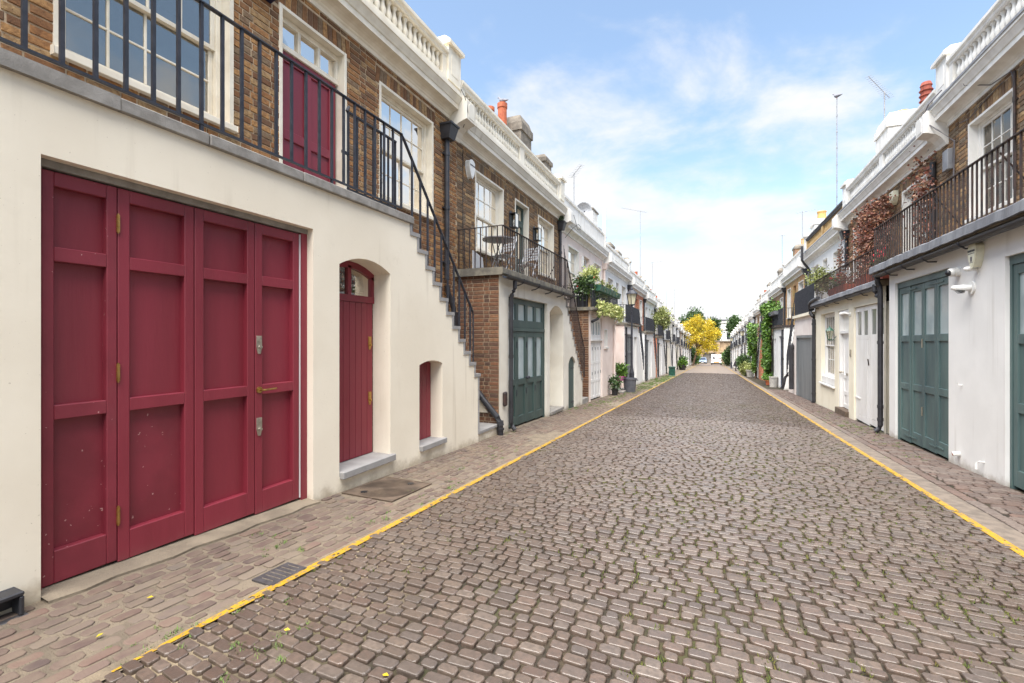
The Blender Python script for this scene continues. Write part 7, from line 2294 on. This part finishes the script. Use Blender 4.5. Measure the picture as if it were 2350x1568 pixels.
aerial('crossed aerial over the middle of the right row', 4.5, 55.0, 3.2, 5.8, (1.3, -.5, 0), 6)
aerial('low aerial farther down the right row', 4.6, 63.0, 2.6, 4.6, (1.3, -.5, 0), 6)
def bird(name, label, x, y, z, s, rot):
    c_, s_ = math.cos(rot), math.sin(rot)
    T_ = lambda p: (x + (p[0] * c_ - p[1] * s_) * s, y + (p[0] * s_ + p[1] * c_) * s, z + p[2] * s)
    t = thing(name, label, 'bird', (x, y, z))
    b = MB(T_)
    rings = [(-.42, .05, .015), (-.28, .08, .05), (-.12, .12, .085), (.04, .16, .10), (.14, .22, .075), (.18, .30, .045), (.21, .36, .05), (.25, .40, .045), (.29, .41, .02), (.35, .40, .006)]
    ids = []
    for (px, pz, pr) in rings:
        ids.append(len(b.v))
        b.v += [(px - .3 * pr * math.sin(2 * math.pi * k / 10), pr * math.cos(2 * math.pi * k / 10), pz + pr * math.sin(2 * math.pi * k / 10)) for k in range(10)]
    for a, e in zip(ids, ids[1:]): b.f += [(a + k, a + (k + 1) % 10, e + (k + 1) % 10, e + k) for k in range(10)]
    part('body', b, 'pigeon', t, smooth=True)
    for yy in (-.03, .03): part('leg', MB(T_).tube([(0, yy, .08), (0, yy, -.02)], .01, 5), 'terracotta', t)
bird('pigeon', 'grey pigeon perched on the orange chimney pot', *FL((11.48, W - 1.0, 7.96)), .55, R(160))
bird('gull', 'pale gull perched on top of the tall jointed mast', 4.4, 20.9, 10.61, .6, R(120))
def dish(label, x, y, z, r, az):
    t = thing('satellite_dish', label, 'satellite dish', (x, y, z))
    c_, s_ = math.cos(az), math.sin(az)
    T_ = lambda p: (x + p[2] * c_ - p[0] * s_, y + p[2] * s_ + p[0] * c_, z + .45 + p[1])
    part('reflector', MB(T_).lathe(0, 0, [(.01, 0), (r * .5, .03), (r * .85, .085), (r, .12), (r * .98, .125), (r * .85, .095), (r * .5, .04), (.01, .012)], 18), 'alu', t, smooth=True)
    part('arm', MB(T_).tube([(0, -r, .1), (0, -r * .5, .42)], .012, 5), 'alu', t)
    part('receiver', MB(T_).ball((0, -r * .45, .45), .04, 8, 5), 'bingrey', t)
    part('mast', MB().tube([(x, y, z - .3), (x, y, z + .40)], .02, 6), 'alu', t)
dish('grey satellite dish seen edge on above the white parapet of the pink house', -4.6, 17.5, 6.0, .32, R(-70))
dish('grey satellite dish behind the yellow balustrade', 4.7, 20.3, 5.75, .38, R(215))

# fallen leaves
lf = raw_mesh('fallen_leaf', [(0, 0, 0), (.012, .014, .003), (0, .034, .001), (-.012, .014, .003)], [(0, 1, 2, 3)], 'leaf_yellow')
for (x_, y_) in ((-1.28, 1.55), (-1.95, 1.62), (-1.1, 1.35), (-2.9, 1.55), (-2.75, 1.25)):
    o = link('fallen_leaf', lf, None, (x_, y_, zs(x_, y_) + .016), (rng.uniform(-.2, .2), rng.uniform(-.2, .2), rng.uniform(0, 6.3)))
    o['label'], o['category'], o['group'] = 'tiny yellow leaf lying on the setts', 'leaf', 'fallen yellow leaves on the paving'
